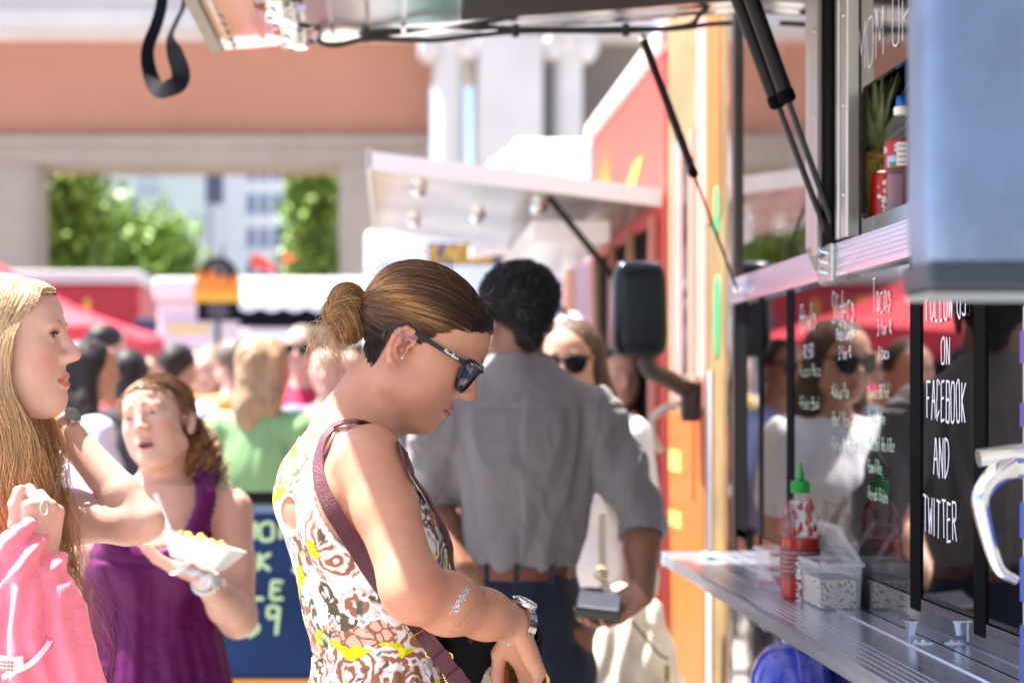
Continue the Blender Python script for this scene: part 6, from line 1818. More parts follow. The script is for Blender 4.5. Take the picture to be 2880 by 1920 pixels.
    rr = rg.random((N, 1, 1)); strands(HF.P(q.reshape(-1, 3)).reshape(N, M, 3), np.full((N, M), .0010), np.repeat(hc(0, rr), M, 1)*(.8+.8*tt*np.array((1.3, .95, .6))), 'tied_curls', HAIRM, hair)
    # bracelet
    ax_ = (W1-E1)/np.linalg.norm(W1-E1); u = np.cross(ax_, (0, 0, 1)); u /= np.linalg.norm(u); w = np.cross(ax_, u)
    br = thing('bracelet_watch', 'chunky silver bracelet watch below the paper tray', 'watch', W1)
    for k in range(18):
        a = 2*math.pi*k/18; p = W1-ax_*.004+(u*math.cos(a)+w*math.sin(a))*.031
        MB().lathe([(0, -.006), (.005, -.004), (.006, 0), (.005, .004), (0, .006)], p, 8, ax_).build('bead', CHROME, br, smooth=True)
    fc = W1-ax_*.004-np.array([0, 1, 0])*.033
    MB().lathe([(.014, -.003), (.015, 0), (.014, .004), (0, .0042)], fc, 18, (0, -1, .2)).build('dial', mat('dial_white', (.8, .8, .82), .3), br, smooth=True)
    # tray with food, fork, napkin
    TR = mat('tray_paper', (.80, .79, .76), .7, var=.04, vscale=30)
    tr = thing('food_tray', 'white paper boat tray of yellow food held by the purple woman', 'food tray', at(560, 1600, 3.80))
    TF = Frame(at(556, 1585, 3.80), -14, 0, 0); TF.R = TF.R @ np.array(Matrix.Rotation(R(14), 3, 'Y') @ Matrix.Rotation(R(-8), 3, 'X'))
    a, b, a2, b2, hh = .050, .036, .082, .058, .052; th = .0022
    def fr_(a, b, z, e=0): return [(-a+e, -b+e, z), (a-e, -b+e, z), (a-e, b-e, z), (-a+e, b-e, z)]
    Vt = fr_(a, b, 0)+fr_(a2, b2, hh)+fr_(a, b, th, th)+fr_(a2, b2, hh, th)
    Ft = [(3, 2, 1, 0), (8, 9, 10, 11)]
    for k in range(4):
        j = (k+1) % 4; Ft += [(k, j, 4+j, 4+k), (8+j, 8+k, 12+k, 12+j), (4+k, 4+j, 12+j, 12+k)]
    mesh_obj('tray', TF.P(np.array(Vt)), Ft, TR, tr, smooth=False)
    for k in range(34):
        p = TF.p((rg.uniform(-.055, .05), rg.uniform(-.036, .036), .040+rg.uniform(-.006, .016))); r_ = rg.uniform(.006, .011)
        m = mat('food_yellow_%d' % (k % 3), ((.78, .60, .10), (.80, .68, .22), (.55, .30, .06))[k % 3], .5, var=.3, vscale=120)
        MB().lathe([(0, -r_*.8), (r_*.8, -r_*.5), (r_, 0), (r_*.7, r_*.6), (0, r_*.8)], p, 7, rg.normal(size=3)).build('food_piece', m, tr, smooth=True)
    fk = thing('plastic_fork', 'white plastic fork standing up in the paper tray', 'fork', TF.p((-.06, 0, .04)))
    WP = mat('white_plastic', (.82, .82, .84), .3)
    A, Bq = TF.p((-.060, -.01, .030)), at(436, 1387, 3.80)
    MB().ribbon([A, (A+Bq)/2, Bq], [(0, -1, .2)]*3, [.011, .0095, .012], .003).build('handle', WP, fk, smooth=True)
    for k in range(3):
        d_ = (A-Bq)/np.linalg.norm(A-Bq); MB().ribbon([A+np.array([(k-1)*.004, 0, 0]), A+np.array([(k-1)*.004, 0, 0])+d_*.02], [(0, -1, .2)]*2, .0025, .002).build('tine', WP, fk)
    V_, F_ = [], []
    for i in range(13):
        for j in range(9):
            x, y = (i-6)*.009, (j-4)*.008
            V_.append(TF.p((x+.01, y, -.006-.010*abs(math.sin(i*.9+j*.4))-.9*max(0, abs(x)-.035)-1.0*max(0, -y-.02))))
    for i in range(12):
        for j in range(8): F_.append((i*9+j, (i+1)*9+j, (i+1)*9+j+1, i*9+j+1))
    nk = mesh_obj('napkin', V_, F_, mat('napkin_white', (.80, .80, .82), .9)); m_ = nk.modifiers.new('s', 'SOLIDIFY'); m_.thickness = .0015
    tag(nk, 'crumpled white napkin under the paper tray', 'napkin')
purple_woman()

# ================================================================ blonde woman at the left edge
def blonde_woman():
    Y = 2.87; base = (-.74, Y+.05, 0)
    sk = np.array((.65, .385, .300))
    F0 = Frame((0, 0, 0), -94, 5, 0)
    HF = Frame(at(226, 997, Y-.02)-F0.R @ np.array([0, .1255, -.005]), -94, 5, 0, 1.0)
    zs = EYE+(CY-np.array([1335, 1380, 1440, 1520, 1650, 1800, 1950, 2200]))*2.92/FPX
    S1, E1, W1 = at(-15, 1440, 3.03), at(406, 1466, 2.94), at(165, 1190, 2.985)
    S2, E2, W2 = at(-150, 1440, 2.78), at(-120, 1760, 2.72), at(112, 1572, 2.705)
    V = Vol((-1.0, 2.60, .92), (-.34, 3.16, 1.74), .0024)
    head_prims(V, HF, .10, False, .0030, True, True, 1.16, .001)
    nb = np.array([-.735, 2.91, 1.335]); V.chain([HF.p((0, -.012, -.045)), (HF.p((0, -.012, -.045))+nb)/2+np.array([.006, 0, 0]), nb], [.046, .044, .052], .025)
    loft(V, zs, [-.735]*8, [2.92]*8, [.065, .085, .105, .125, .112, .10, .115, .13], [.11, .15, .16, .16, .14, .13, .15, .17], -85, .04, inset=.006)
    V.chain([S1, nb+np.array([0, 0, -.01]), S2], [.048, .05, .048], .04)
    V.chain([S1, S1*.5+E1*.5, E1*.9+S1*.1, E1], [.047, .044, .038, .033], .02); V.chain([E1, E1*.72+W1*.28, W1], [.031, .034, .025], .007)
    V.chain([S2, E2, E2*.7+W2*.3, W2], [.048, .040, .040, .026], .02)
    h1 = Frame(W1, Rm=axes((-.80, .10, .45), (.25, .1, .95)), sc=.95); hand(V, h1, 1, ((20, 25, 15),)*4)
    h2 = Frame(W2, Rm=axes((.10, -.02, 1.0), (.62, -.76, .0)), sc=.97)
    tips = hand(V, h2, -1, ((62, 88, 55), (66, 90, 55), (70, 90, 55), (74, 90, 55)), [(.016, .022, -.014), (.034, .050, -.026), (.040, .080, -.022), (.036, .108, -.014)])
    VL = Vol((-1.02, 2.62, -.01), (-.45, 3.2, .93), .014)
    for s in (-1, 1):
        hy = 2.92+s*.09; VL.chain([(-.74, hy, .9), (-.74, hy, .5), (-.75, hy, .08)], [.085, .055, .036], .03); VL.cone((-.76, hy, .045), (-.60, hy, .035), .038, .03, .03)
    v, f = join(V.mesh(), VL.mesh()); C = tint(len(v), sk); L = HF.inv(v)
    face_colors(L, C, sk, (.52, .13, .13), (.20, .105, .06), .0030, 1.0)
    paint_eyes(L, C, (.045, .035, .03), (.001, -.001), .0034)
    blotch(v, C, .16, 22)
    k = np.exp(-((v-at(178, 1440, 2.70))**2).sum(1)/.03**2)*.45; C = C*(1-k[:, None])+sk*np.array([1.02, .66, .62])*k[:, None]
    o = mesh_obj('person', v, f, SKIN, None, base, cols={'Col': C}); tag(o, 'blonde long-haired woman in profile at the left edge, arm raised', 'person')
    # lashes
    for s in (1, -1):
        for k in range(15):
            a = k/14; p = np.array((s*(.022+.021*a), .0955-.0075*a*a, .0292+.0016*math.sin(math.pi*a)))
            d = np.array((s*.35*(a-.3), 1.0, .55)); d /= np.linalg.norm(d)
            MB().tube([HF.p(p), HF.p(p+d*.004), HF.p(p+d*.0075+np.array((0, 0, .0016)))], [.0005, .00035, .00012], 4).build('eyelash', BLACKM, o)
    # top: teal print with a pale strap edge
    T = Vol((-1.0, 2.68, .50), (-.42, 3.16, 1.42), .005)
    loft(T, zs, [-.735]*8, [2.92]*8, [.065, .085, .107, .129, .116, .106, .12, .135], [.11, .15, .16, .165, .145, .135, .155, .175], -85, 0)
    T.ell(np.array([-.65, 2.9, 1.40]), (.085, .11, .115), None, .01, 'sub'); T.ell(S1, (.075, .07, .085), None, .01, 'sub'); T.ell(S2, (.075, .07, .085), None, .01, 'sub')
    tv, tf = T.mesh(); n = fbm(tv*np.array([45, 45, 30]), 2, 5); n2 = np.abs(fbm(tv*30, 2, 9)-.5)
    Cc = np.where((n2 < .05)[:, None], (.45, .60, .66), np.where((n > .52)[:, None], (.01, .14, .26), (.008, .05, .10)))
    e = np.linalg.norm((tv-np.array([-.65, 2.9, 1.40]))/np.array((.085, .11, .115)), axis=1); Cc = np.where((e < 1.14)[:, None], (.72, .72, .80), Cc)
    mesh_obj('top', tv, tf, CLOTH, o, cols={'Col': Cc})
    TL = Vol((-1.0, 2.66, .06), (-.45, 3.18, 1.0), .012)
    TL.ell((-.74, 2.92, .93), (.125, .16, .12), None, 0)
    for s in (-1, 1): TL.chain([(-.74, 2.92+s*.09, .9), (-.74, 2.92+s*.09, .09)], [.098, .06], .03)
    a, b = TL.mesh(); mesh_obj('trousers', a, b, CLOTH, o, cols={'Col': tint(len(a), (.02, .035, .06))})
    # hair
    rg = np.random.default_rng(31)
    zl = lambda az: np.interp(az, [0, 20, 40, 60, 75, 90, 110, 180], [.094, .094, .088, .060, .030, .0, -.03, -.05])
    cvv, cff, cl = cap_mesh(HF, .006, zl); r = fbm(cl*np.array([25, 90, 25]), 2, 2)[:, None]
    hair = mesh_obj('hair', cvv, cff, HAIR, o, cols={'Col': np.array((.52, .36, .20))*(.6+.8*r)})
    Z = np.array([.128, .112, .075, .035, -.01, -.06, -.11, -.17, -.25, -.34, -.44, -.56])
    YE = np.array([.088, .072, .062, .046, .034, .036, .056, .074, .080, .096, .122, .128])
    XS = np.array([.004, .046, .071, .080, .086, .088, .090, .096, .100, .100, .098, .096])
    WD = np.array([.150, .150, .148, .145, .140, .140, .145, .150, .140, .115, .095, .070])
    sm = np.linspace(0, len(Z)-1, 30); ip = lambda a: np.interp(sm, np.arange(len(Z)), a)
    for sgn, N in ((1, 8200), (-1, 1200)):
        e = rg.random((N, 1))**1.0; dep = rg.random((N, 1)); ln = rg.uniform(.62, 1.0, (N, 1))**.8
        idx = np.linspace(0, 1, 24)[None, :]*ln*29
        f_ = lambda a: np.interp(idx.ravel(), np.arange(30), a).reshape(N, 24)
        z = f_(ip(Z)); y = f_(ip(YE))-e*f_(ip(WD)); x = f_(ip(XS))
        cl_ = rg.integers(0, 60, (N, 1)); ph = np.sin(cl_*12.9898)*3.1; low = smoothstep(.02, -.25, z)
        y = y+(.008*np.sin(z*16+ph)+.006*np.sin(z*37+ph*2.1))*low*1.3+rg.normal(size=(N, 1))*.005*low+.028*np.clip(rg.normal(size=(N, 1)), -1, 2.5)*smoothstep(-.22, -.56, z)*.9
        x = x-dep*.030*smoothstep(.13, .05, z)*low**.3+.006*np.sin(z*22+ph*1.7)*low+.004*(1-dep)
        top = smoothstep(.02, .09, z); rt_ = np.sqrt(np.clip(1-((y+.004)/.098)**2, .02, 1)); x = x*(1-top)+x*rt_*top
        zz_ = z+ (rt_-1)*.050*top
        y = y+np.minimum(z+.03, 0)*.088
        P = np.stack([sgn*x, y, zz_+.004*dep], -1)
        u = P-C0; dist = np.linalg.norm(u, axis=2); uu = (u/dist[..., None]).reshape(-1, 3); mn = scalp_t(uu).reshape(N, 24)+.004+.006*dep
        fx = np.where((z > -.03) & (dist < mn), mn/dist, 1.0); P = C0+u*fx[..., None]
        r = rg.random((N, 1, 1)); tt = np.linspace(0, 1, 24)[None, :, None]
        ca, cb, cd = np.array((.78, .57, .36)), np.array((.56, .27, .085)), np.array((.26, .112, .040))  # first tone paints the sunlit crown into the strands, then amber tips
        col = ca*(1-tt)+cb*tt; col = col*(1-.75*(r > .78))+cd*.75*(r > .78); col = col*(.65+.7*rg.random((N, 1, 1)))
        strands(HF.P(P.reshape(-1, 3)).reshape(N, 24, 3), np.full((N, 24), .00047)*np.concatenate([np.linspace(.6, 1, 3), np.ones(16), np.linspace(1, .3, 5)]), col, 'hair_strands', HAIR, hair)
    n_ = 60; u = hair_seeds(400, rg, zl); u = u[u[:, 1] < .25][:n_]; p0 = C0+u*(scalp_t(u)+.010)[:, None]; tt = np.linspace(0, 1, 12)[None, :, None]
    q = p0[:, None]+(u[:, None]*.5+rg.normal(size=(n_, 1, 3))*.7)*tt*rg.uniform(.02, .06, (n_, 1, 1))+np.array((0, 0, -.03))*tt*tt
    strands(HF.P(q.reshape(-1, 3)).reshape(n_, 12, 3), np.full((n_, 12), .00028), np.tile(np.array((.55, .40, .24)), (n_, 12, 1)), 'stray_hairs', HAIR, hair)
    # watch on the raised wrist
    ax_ = (W1-E1)/np.linalg.norm(W1-E1); u = np.cross(ax_, (0, 1, .2)); u /= np.linalg.norm(u); w = np.cross(ax_, u)
    br = thing('wristwatch', "steel watch on the blonde woman's raised wrist", 'watch', W1)
    MT = mat('watch_grey', (.60, .62, .60), .2, 1.0)
    for k in range(18):
        a = 2*math.pi*k/18; p = W1-ax_*.012+(u*math.cos(a)+w*math.sin(a))*.0315; n_ = u*math.cos(a)+w*math.sin(a); tg = np.cross(ax_, n_)
        Vb = [p+tg*sx*.0048+ax_*sy*.0075+n_*sz for sz in (-.0018, .0018) for sx, sy in ((-1, -1), (1, -1), (1, 1), (-1, 1))]
        mesh_obj('bracelet_link', Vb, [(0, 3, 2, 1), (4, 5, 6, 7), (0, 1, 5, 4), (1, 2, 6, 5), (2, 3, 7, 6), (3, 0, 4, 7)], MT, br, smooth=False)
    nf = np.array([.55, -.55, .6]); nf -= ax_*(nf @ ax_); nf /= np.linalg.norm(nf)
    MB().lathe([(.0155, -.004), (.0165, 0), (.0155, .005), (.013, .0052), (0, .0048)], W1-ax_*.012+nf*.033, 20, nf).build('case', MT, br, smooth=True)
    # ring-like hair band in the fist
    p = at(126, 1428, 2.645)
    hb = MB().tube([p+np.array([.004*math.cos(a), .006*math.cos(a), .011*math.sin(a)]) for a in np.linspace(0, 6.28, 16)], .0022, 7).build('hair_band', mat('band_grey', (.42, .40, .34), .4), None, smooth=True); tag(hb, "pale grey hair band looped on the blonde woman's finger", 'hair band')
    # pink garment hanging from the fist
    z, cx, hw = rows([1470, 1490, 1530, 1600, 1680, 1780, 1920, 2080, 2200], [70, 34, -10, -40, -55, -60, -70, -80, -80], [100, 112, 128, 172, 205, 248, 322, 380, 400], 2.69)
    T = Vol((-.66, 2.56, .84), (-.36, 2.80, 1.30), .0032)
    loft(T, z, cx, [2.70, 2.70, 2.695, 2.69, 2.685, 2.68, 2.68, 2.68, 2.68], [.030, .042, .050, .052, .055, .058, .06, .06, .06], hw, 0, 0, pw=2.4)
    gv, gf = T.mesh(); nn = vnormals(gv, gf); px, py = project(gv)
    s_ = (px-60)/(1+(py-1480)*.0032)
    d = np.sin(s_*.085+3.2*fbm(gv*np.array([9, 9, 5]), 2, 5))*.0085*smoothstep(1500, 1640, py)+.006*np.sin(s_*.19+5*fbm(gv*8, 2, 2))*smoothstep(1560, 1750, py)
    d += (1-2.3*np.abs(fbm(gv*np.array([18, 18, 15]), 2, 7)-.5)*2)*.0085*(1-.6*smoothstep(1560, 1800, py))
    d += .007*np.sin((py+px*1.2)*.06+4*fbm(gv*12, 2, 3))*(1-smoothstep(1560, 1680, py))
    pk = mesh_obj('pink_garment', gv+nn*d[:, None], gf, mat('pink_knit', (.92, .22, .30), .85, bump=.3, bscale=450, sheen=.3, var=.10, vscale=90), None, (-.52, 2.7, .9)); tag(pk, "bright pink knit garment hanging from the blonde woman's hand", 'garment')
    SG = Surf(((gv+nn*d[:, None]).astype(np.float32), gf))
    h_ = [SG.hit(*q, rad=8) for q in ((12, 1905), (45, 1888), (75, 1870), (105, 1848), (128, 1822), (142, 1800))]
    MB().ribbon(smooth_path([p_+n_*.002 for p_, n_ in h_], 20), smooth_path([n_ for p_, n_ in h_], 20), .009, .0015).build('ribbon', mat('ribbon_white', (.80, .78, .84), .6), pk, smooth=True)
    p_, n_ = SG.hit(36, 1868); MB().ribbon([p_+n_*.004+np.array([-.018, 0, .004]), p_+n_*.006, p_+n_*.004+np.array([.018, 0, .002])], [n_]*3, .022, .001).build('care_tag', mat('tag_cream', (.78, .72, .66), .7), pk, smooth=True)
    for k in range(3):
        lettering('tag_print', 'made', p_+n_*.0085+np.array([-.013, 0, .004-.0055*k]), (1, 0, -.05), (0, 0, 1), .0032, .0055, .0008, mat('tag_ink', (.35, .12, .10), .6), pk, k)
blonde_woman()

# ================================================================ the woman in sunglasses and white blouse, her bag
def Hof(ytop, Y): return EYE+(CY-ytop)*Y/FPX+.004
o, HFs = person('person', 'dark-haired woman in sunglasses and white blouse half hidden by grey-shirted man', .515, 5.02, 160, 1.685, 'light', (.74, .73, .80), (.015, .02, .05), ('long', (.070, .036, .022)), (0, -6, 0), 'short',
   (((.165, 0, 1.385), (.25, -.02, 1.13), (.20, .17, 1.00)), ((-.165, 0, 1.385), (-.20, -.02, 1.10), (-.19, .06, .90))), glasses=False, h=.0055)
sgs = thing('sunglasses', 'dark sunglasses on the woman in the white blouse', 'sunglasses', HFs.p((0, .09, .03))); sunglasses(HFs, sgs, .96)
Yb_ = 4.72
z, cx, hw = rows([1635, 1660, 1700, 1760, 1850, 1930, 2000, 2050], [1752, 1725, 1700, 1668, 1652, 1648, 1660, 1690], [1795, 1830, 1858, 1885, 1915, 1938, 1935, 1900], Yb_)
T = Vol((.48, 4.55, .54), (.84, 4.90, 1.02), .0045); loft(T, z, cx, [Yb_]*8, [.02, .04, .055, .07, .085, .085, .075, .05], hw, 0, 0, pw=2.3)
gv, gf = T.mesh(); nn = vnormals(gv, gf); px, py = project(gv)
d = np.sin((px-1700)*.035-(py-1640)*.020+3*fbm(gv*6, 2, 4))*.010+.005*np.sin((px-1700)*.09+(py-1700)*.02)
hbag = thing('handbag', 'slouchy cream leather handbag hanging by the woman in white blouse', 'handbag', (.66, Yb_, .55))
CRM = mat('cream_leather', (.70, .62, .50), .45, var=.05, vscale=10, bump=.2, bscale=120)
mesh_obj('body', gv+nn*d[:, None], gf, CRM, hbag)
for q in ([(1692, 1440), (1692, 1560), (1700, 1640), (1725, 1672)], [(1700, 1400), (1780, 1540), (1840, 1600), (1838, 1672)]):
    MB().ribbon(smooth_path([at(a, b_, 4.70) for a, b_ in q], 16), [(0, -1, 0)]*16, .022, .005).build('strap', CRM, hbag, smooth=True)
MB().ribbon(smooth_path([at(1775, 1745, 4.625), at(1810, 1785, 4.62), at(1850, 1835, 4.62), at(1880, 1852, 4.625)], 12), [(0, -1, 0)]*12, .007, .003).build('zip_piping', mat('piping_brown', (.22, .15, .09), .5), hbag, smooth=True)
MB().box(at(1876, 1895, 4.62)-np.array([.006, .003, .02]), at(1876, 1895, 4.62)+np.array([.006, .003, .025]), .002).build('zip_pull', mat('pull_bronze', (.30, .20, .08), .35, .8), hbag)
MB().tube([at(1692, 1612, 4.69)+np.array([.016*math.cos(a), 0, .016*math.sin(a)]) for a in np.linspace(0, 6.28, 14)], .004, 7).build('strap_ring', mat('ring_pale_gold', (.75, .66, .45), .25, 1.0), hbag, smooth=True)

# ================================================================ the crowd behind
HOLD = (((.165, 0, 1.385), (.22, -.02, 1.12), (.10, .22, 1.14)), ((-.165, 0, 1.385), (-.22, -.02, 1.12), (-.10, .22, 1.14)))
HIPS = (((.175, 0, 1.385), (.30, -.06, 1.14), (.17, .06, .98)), ((-.175, 0, 1.385), (-.30, -.06, 1.14), (-.17, .06, .98)))
def crowd(px, ytop, Y, yaw, label, **k):
    return person('person', label, (px-CX)*Y/FPX, Y, yaw, Hof(ytop, Y), **k)
crowd(238, 962, 6.3, -65, 'woman with long dark hair and glasses behind the blonde woman', skin='tan', top=(.66, .60, .70), hair=('long', (.016, .010, .010)), arms=HOLD)
crowd(290, 915, 9.4, -40, 'dark-haired man far off in front of the red canopy', skin='light', top=(.55, .10, .10), hair=('short', (.02, .016, .016)), male=True)
crowd(362, 988, 8.2, 10, 'person with black hair seen from behind left of white-shirted man', skin='light', top=(.05, .05, .06), hair=('bob', (.012, .011, .012)))
crowd(495, 972, 8.6, -35, 'dark-haired man in a plain white shirt behind the purple-clad woman', skin='light', top=(.78, .76, .72), hair=('short', (.022, .016, .014)), male=True, sleeve='short', head=(10, 0, 0))
crowd(655, 958, 8.8, 20, 'grey-haired person in orange top left of green sweater', skin='pink', top=(.80, .36, .12), hair=('short', (.16, .13, .11)), male=True)
crowd(738, 955, 6.5, -18, 'woman with wavy fair hair in a green sweater seen from behind', skin='light', top=(.21, .37, .17), bottom=(.012, .012, .014), hair=('wavy', (.34, .22, .13)), sleeve='long', arms=HOLD, head=(-25, 0, 0), h=.008)
crowd(855, 920, 8.9, 165, 'man in sunglasses and red shirt facing the camera', skin='pink', top=(.55, .03, .08), hair=('short', (.20, .14, .09)), male=True, glasses=True)
crowd(925, 978, 8.2, 170, 'bald man in slate blue shirt', skin='pink', top=(.17, .19, .28), hair=('bald', (.3, .2, .15)), male=True, arms=HIPS)
crowd(880, 1000, 9.6, 175, 'person in pale blue top between sunglasses man and bald man', skin='pink', top=(.55, .64, .85), hair=('short', (.25, .16, .10)))
crowd(1125, 965, 6.0, 170, 'person in grey top hidden behind the floral-dress woman', skin='light', top=(.16, .16, .18), hair=('short', (.05, .03, .02)), sleeve='none')
crowd(1275, 960, 7.0, 150, 'man in lavender blue shirt mirrored in the menu pane', skin='tan', top=(.36, .42, .72), hair=('short', (.03, .02, .02)), male=True, glasses=True, h=.008)
crowd(1735, 985, 6.6, 190, 'dark-haired person behind the woman in the white blouse', skin='light', top=(.25, .10, .12), hair=('long', (.03, .018, .014)))
crowd(1330, 1010, 9.0, 10, 'person in green top beyond the grey-shirted man', skin='light', top=(.02, .36, .24), hair=('bob', (.06, .035, .02)))
crowd(575, 1000, 10.5, 185, 'person in cream top far behind the white-shirted man', skin='fair', top=(.78, .72, .60), hair=('long', (.30, .2, .12)))
crowd(60, 985, 8.0, -100, 'person in striped pink top behind the blonde hair', skin='fair', top=(.75, .45, .50), hair=('long', (.10, .06, .03)))

for px, yt, Y_, yaw_, lab, kw in (
    (128, 975, 11.0, 150, 'person in pale yellow top far beyond the blonde hair', dict(skin='fair', top=(.75, .66, .35), hair=('bob', (.12, .07, .04)))),
    (430, 1005, 11.5, 170, 'person in dark teal top far behind the black-haired person', dict(skin='light', top=(.05, .16, .18), hair=('short', (.04, .03, .02)))),
    (548, 985, 12.5, 200, 'man in sky blue shirt far behind the white-shirted man', dict(skin='pink', top=(.40, .55, .75), hair=('short', (.10, .07, .05)), male=True)),
    (600, 975, 11.0, 160, 'person in bright white top left of the grey-haired person', dict(skin='fair', top=(.80, .80, .80), hair=('long', (.20, .12, .07)))),
    (700, 990, 12.0, 175, 'person in rust top behind the green sweater', dict(skin='tan', top=(.45, .15, .06), hair=('short', (.02, .015, .012)))),
    (985, 985, 11.0, 185, 'person in mustard top right of the bald man', dict(skin='light', top=(.62, .42, .10), hair=('short', (.06, .04, .03)))),
    (800, 1010, 13.0, 180, 'small far person in white beyond the green sweater', dict(skin='pink', top=(.78, .76, .78), hair=('bob', (.30, .20, .12))))):
    crowd(px, yt, Y_, yaw_, lab, h=.013, **kw)
# ================================================================ things on the counter
def lathe_thing(prof, c, n=28): return MB().lathe(prof, c, n)
ZC = 1.0801
# chilli sauce bottle
SAU = mat('chilli_sauce', (.34, .012, .003), .25)
CLR = mat('clear_plastic', (.88, .88, .90), .06, alpha=.09)
LABEL = mat('printed_red_label', (.36, .03, .02), .4)
GRN = mat('green_cap', (.0, .30, .035), .35)
sb = thing('sauce_bottle', 'red chilli sauce squeeze bottle with green nozzle cap on steel counter', 'bottle', (.806, 3.50, ZC))
bx, by = .806, 3.50
MB().lathe([(.0372, .1205), (.0375, .128), (.0375, .15), (.036, .158), (.030, .178), (.020, .190), (.0135, .195), (.0135, .207)], (bx, by, ZC), 32).build('shell', CLR, sb, smooth=True)
MB().lathe([(.033, 0), (.0368, .004), (.0373, .02), (.0368, .10), (.0372, .119), (.034, .1202), (0, .1204)], (bx, by, ZC), 32).build('sauce', SAU, sb, smooth=True)
for k in range(48):
    a = RNG.uniform(0, 2*math.pi); z = RNG.uniform(.119, .185); rr = .0355 if z < .155 else .0355-(z-.155)*.55
    p = np.array([bx+rr*math.cos(a), by+rr*math.sin(a), ZC+z])
    f_ = RNG.uniform(.5, 1.9)
    MB().lathe([(0, -.004*f_), (.0028*f_, -.002*f_), (.003*f_, 0), (.0022*f_, .004*f_), (0, .009*f_)], p, 7).build('sauce_smear', SAU, sb, smooth=True)
lb = MB().lathe([(.0385, .045), (.0387, .05), (.0387, .098), (.0385, .102)], (bx, by, ZC), 32).build('label', mat('dark_red_label', (.16, .025, .03), .45), sb, smooth=True)
for k in range(5):
    MB().lathe([(.0391, .054+k*.009), (.0392, .0545+k*.009), (.0392, .0565+k*.009), (.0391, .057+k*.009)], (bx, by, ZC), 32).build('label_print', mat('label_print_white', (.30, .16, .16), .5, var=.9, vscale=250), lb, smooth=True)
for k, (z, s) in enumerate(((.085, 1), (.066, 1.2), (.046, .9), (.026, 1.0))):
    a = R(247)
    c = (bx+.0392*math.cos(a), by+.0392*math.sin(a), ZC+z-.05+.015)
    lettering('label_print', 'S&3S'[k], (c[0], c[1], c[2]+.01), (-math.sin(a), math.cos(a), 0), (0, 0, 1), .014*s, .012, .0028, WHITE, lb, k)
cp = MB().lathe([(.0175, .207), (.018, .209), (.018, .229), (.0165, .231), (.008, .232), (.0075, .236), (.0085, .238), (.0065, .243), (.0028, .262), (.0024, .266), (0, .2665)], (bx, by, ZC), 24).build('cap', GRN, sb, smooth=True)
for k in range(24):
    a = 2*math.pi*k/24
    MB().box((bx+.0178*math.cos(a)-.0008, by+.0178*math.sin(a)-.0008, ZC+.209), (bx+.0178*math.cos(a)+.0008, by+.0178*math.sin(a)+.0008, ZC+.228)).build('grip_rib', GRN, cp)

# translucent flip-lid tubs
TUB = mat('frosted_plastic', (.92, .92, .96), .15, alpha=.17)
def tub(name, label, x0, x1, y0, y1, h, lid_ang, content=None, hinge='x1'):
    t = thing(name, label, 'container', ((x0+x1)/2, (y0+y1)/2, ZC), 'flip-lid tubs on the counter')
    tp, w = .004, .0022
    b = MB()
    lo = [(x0+tp, y0+tp), (x1-tp, y0+tp), (x1-tp, y1-tp), (x0+tp, y1-tp)]; hi = [(x0, y0), (x1, y0), (x1, y1), (x0, y1)]
    V = [(*p, ZC) for p in lo]+[(*p, ZC+h) for p in hi]
    li = [(x0+tp+w, y0+tp+w), (x1-tp-w, y0+tp+w), (x1-tp-w, y1-tp-w), (x0+tp+w, y1-tp-w)]; hh = [(x0+w, y0+w), (x1-w, y0+w), (x1-w, y1-w), (x0+w, y1-w)]
    V += [(*p, ZC+w) for p in li]+[(*p, ZC+h) for p in hh]
    F = [(3, 2, 1, 0), (8, 9, 10, 11)]
    for k in range(4):
        j = (k+1) % 4
        F += [(k, j, 4+j, 4+k), (8+j, 8+k, 12+k, 12+j), (4+k, 4+j, 12+j, 12+k)]
    b.add(V, F).build('tub', TUB, t)
    b = MB(); rm = .004
    for (a, c) in (((x0-rm, y0-rm), (x1+rm, y0-.0003)), ((x0-rm, y1+.0003), (x1+rm, y1+rm)), ((x0-rm, y0), (x0-.0003, y1)), ((x1+.0003, y0), (x1+rm, y1))):
        b.box((a[0], a[1], ZC+h-.006), (c[0], c[1], ZC+h+.002))
    b.build('rim', TUB, t)
    lid = MB(); L = (x1-x0)
    ca, sa = math.cos(R(lid_ang)), math.sin(R(lid_ang))
    def q(u, v, n): return (x1-u*ca-n*sa if True else 0, v, ZC+h+.004+u*sa-n*ca)
    for (u0, u1, v0, v1, n0, n1) in ((0, L, y0-rm, y1+rm, 0, .002), (0, .004, y0-rm, y1+rm, .002, .010), (L-.004, L, y0-rm, y1+rm, .002, .010), (.004, L-.004, y0-rm, y0-rm+.004, .002, .010), (.004, L-.004, y1+rm-.004, y1+rm, .002, .010)):
        V = [q(u, v, n) for n in (n0, n1) for (u, v) in ((u0, v0), (u1, v0), (u1, v1), (u0, v1))]
        lid.add(V, [(0, 3, 2, 1), (4, 5, 6, 7), (0, 1, 5, 4), (1, 2, 6, 5), (2, 3, 7, 6), (3, 0, 4, 7)])
    lid.build('lid', TUB, t)
    return t
tb = tub('flip_lid_tub', 'clear flip-lid tub filled with small speckled paper-wrapped sticks beside sauce bottle', .794, .876, 3.30, 3.452, .086, 57)
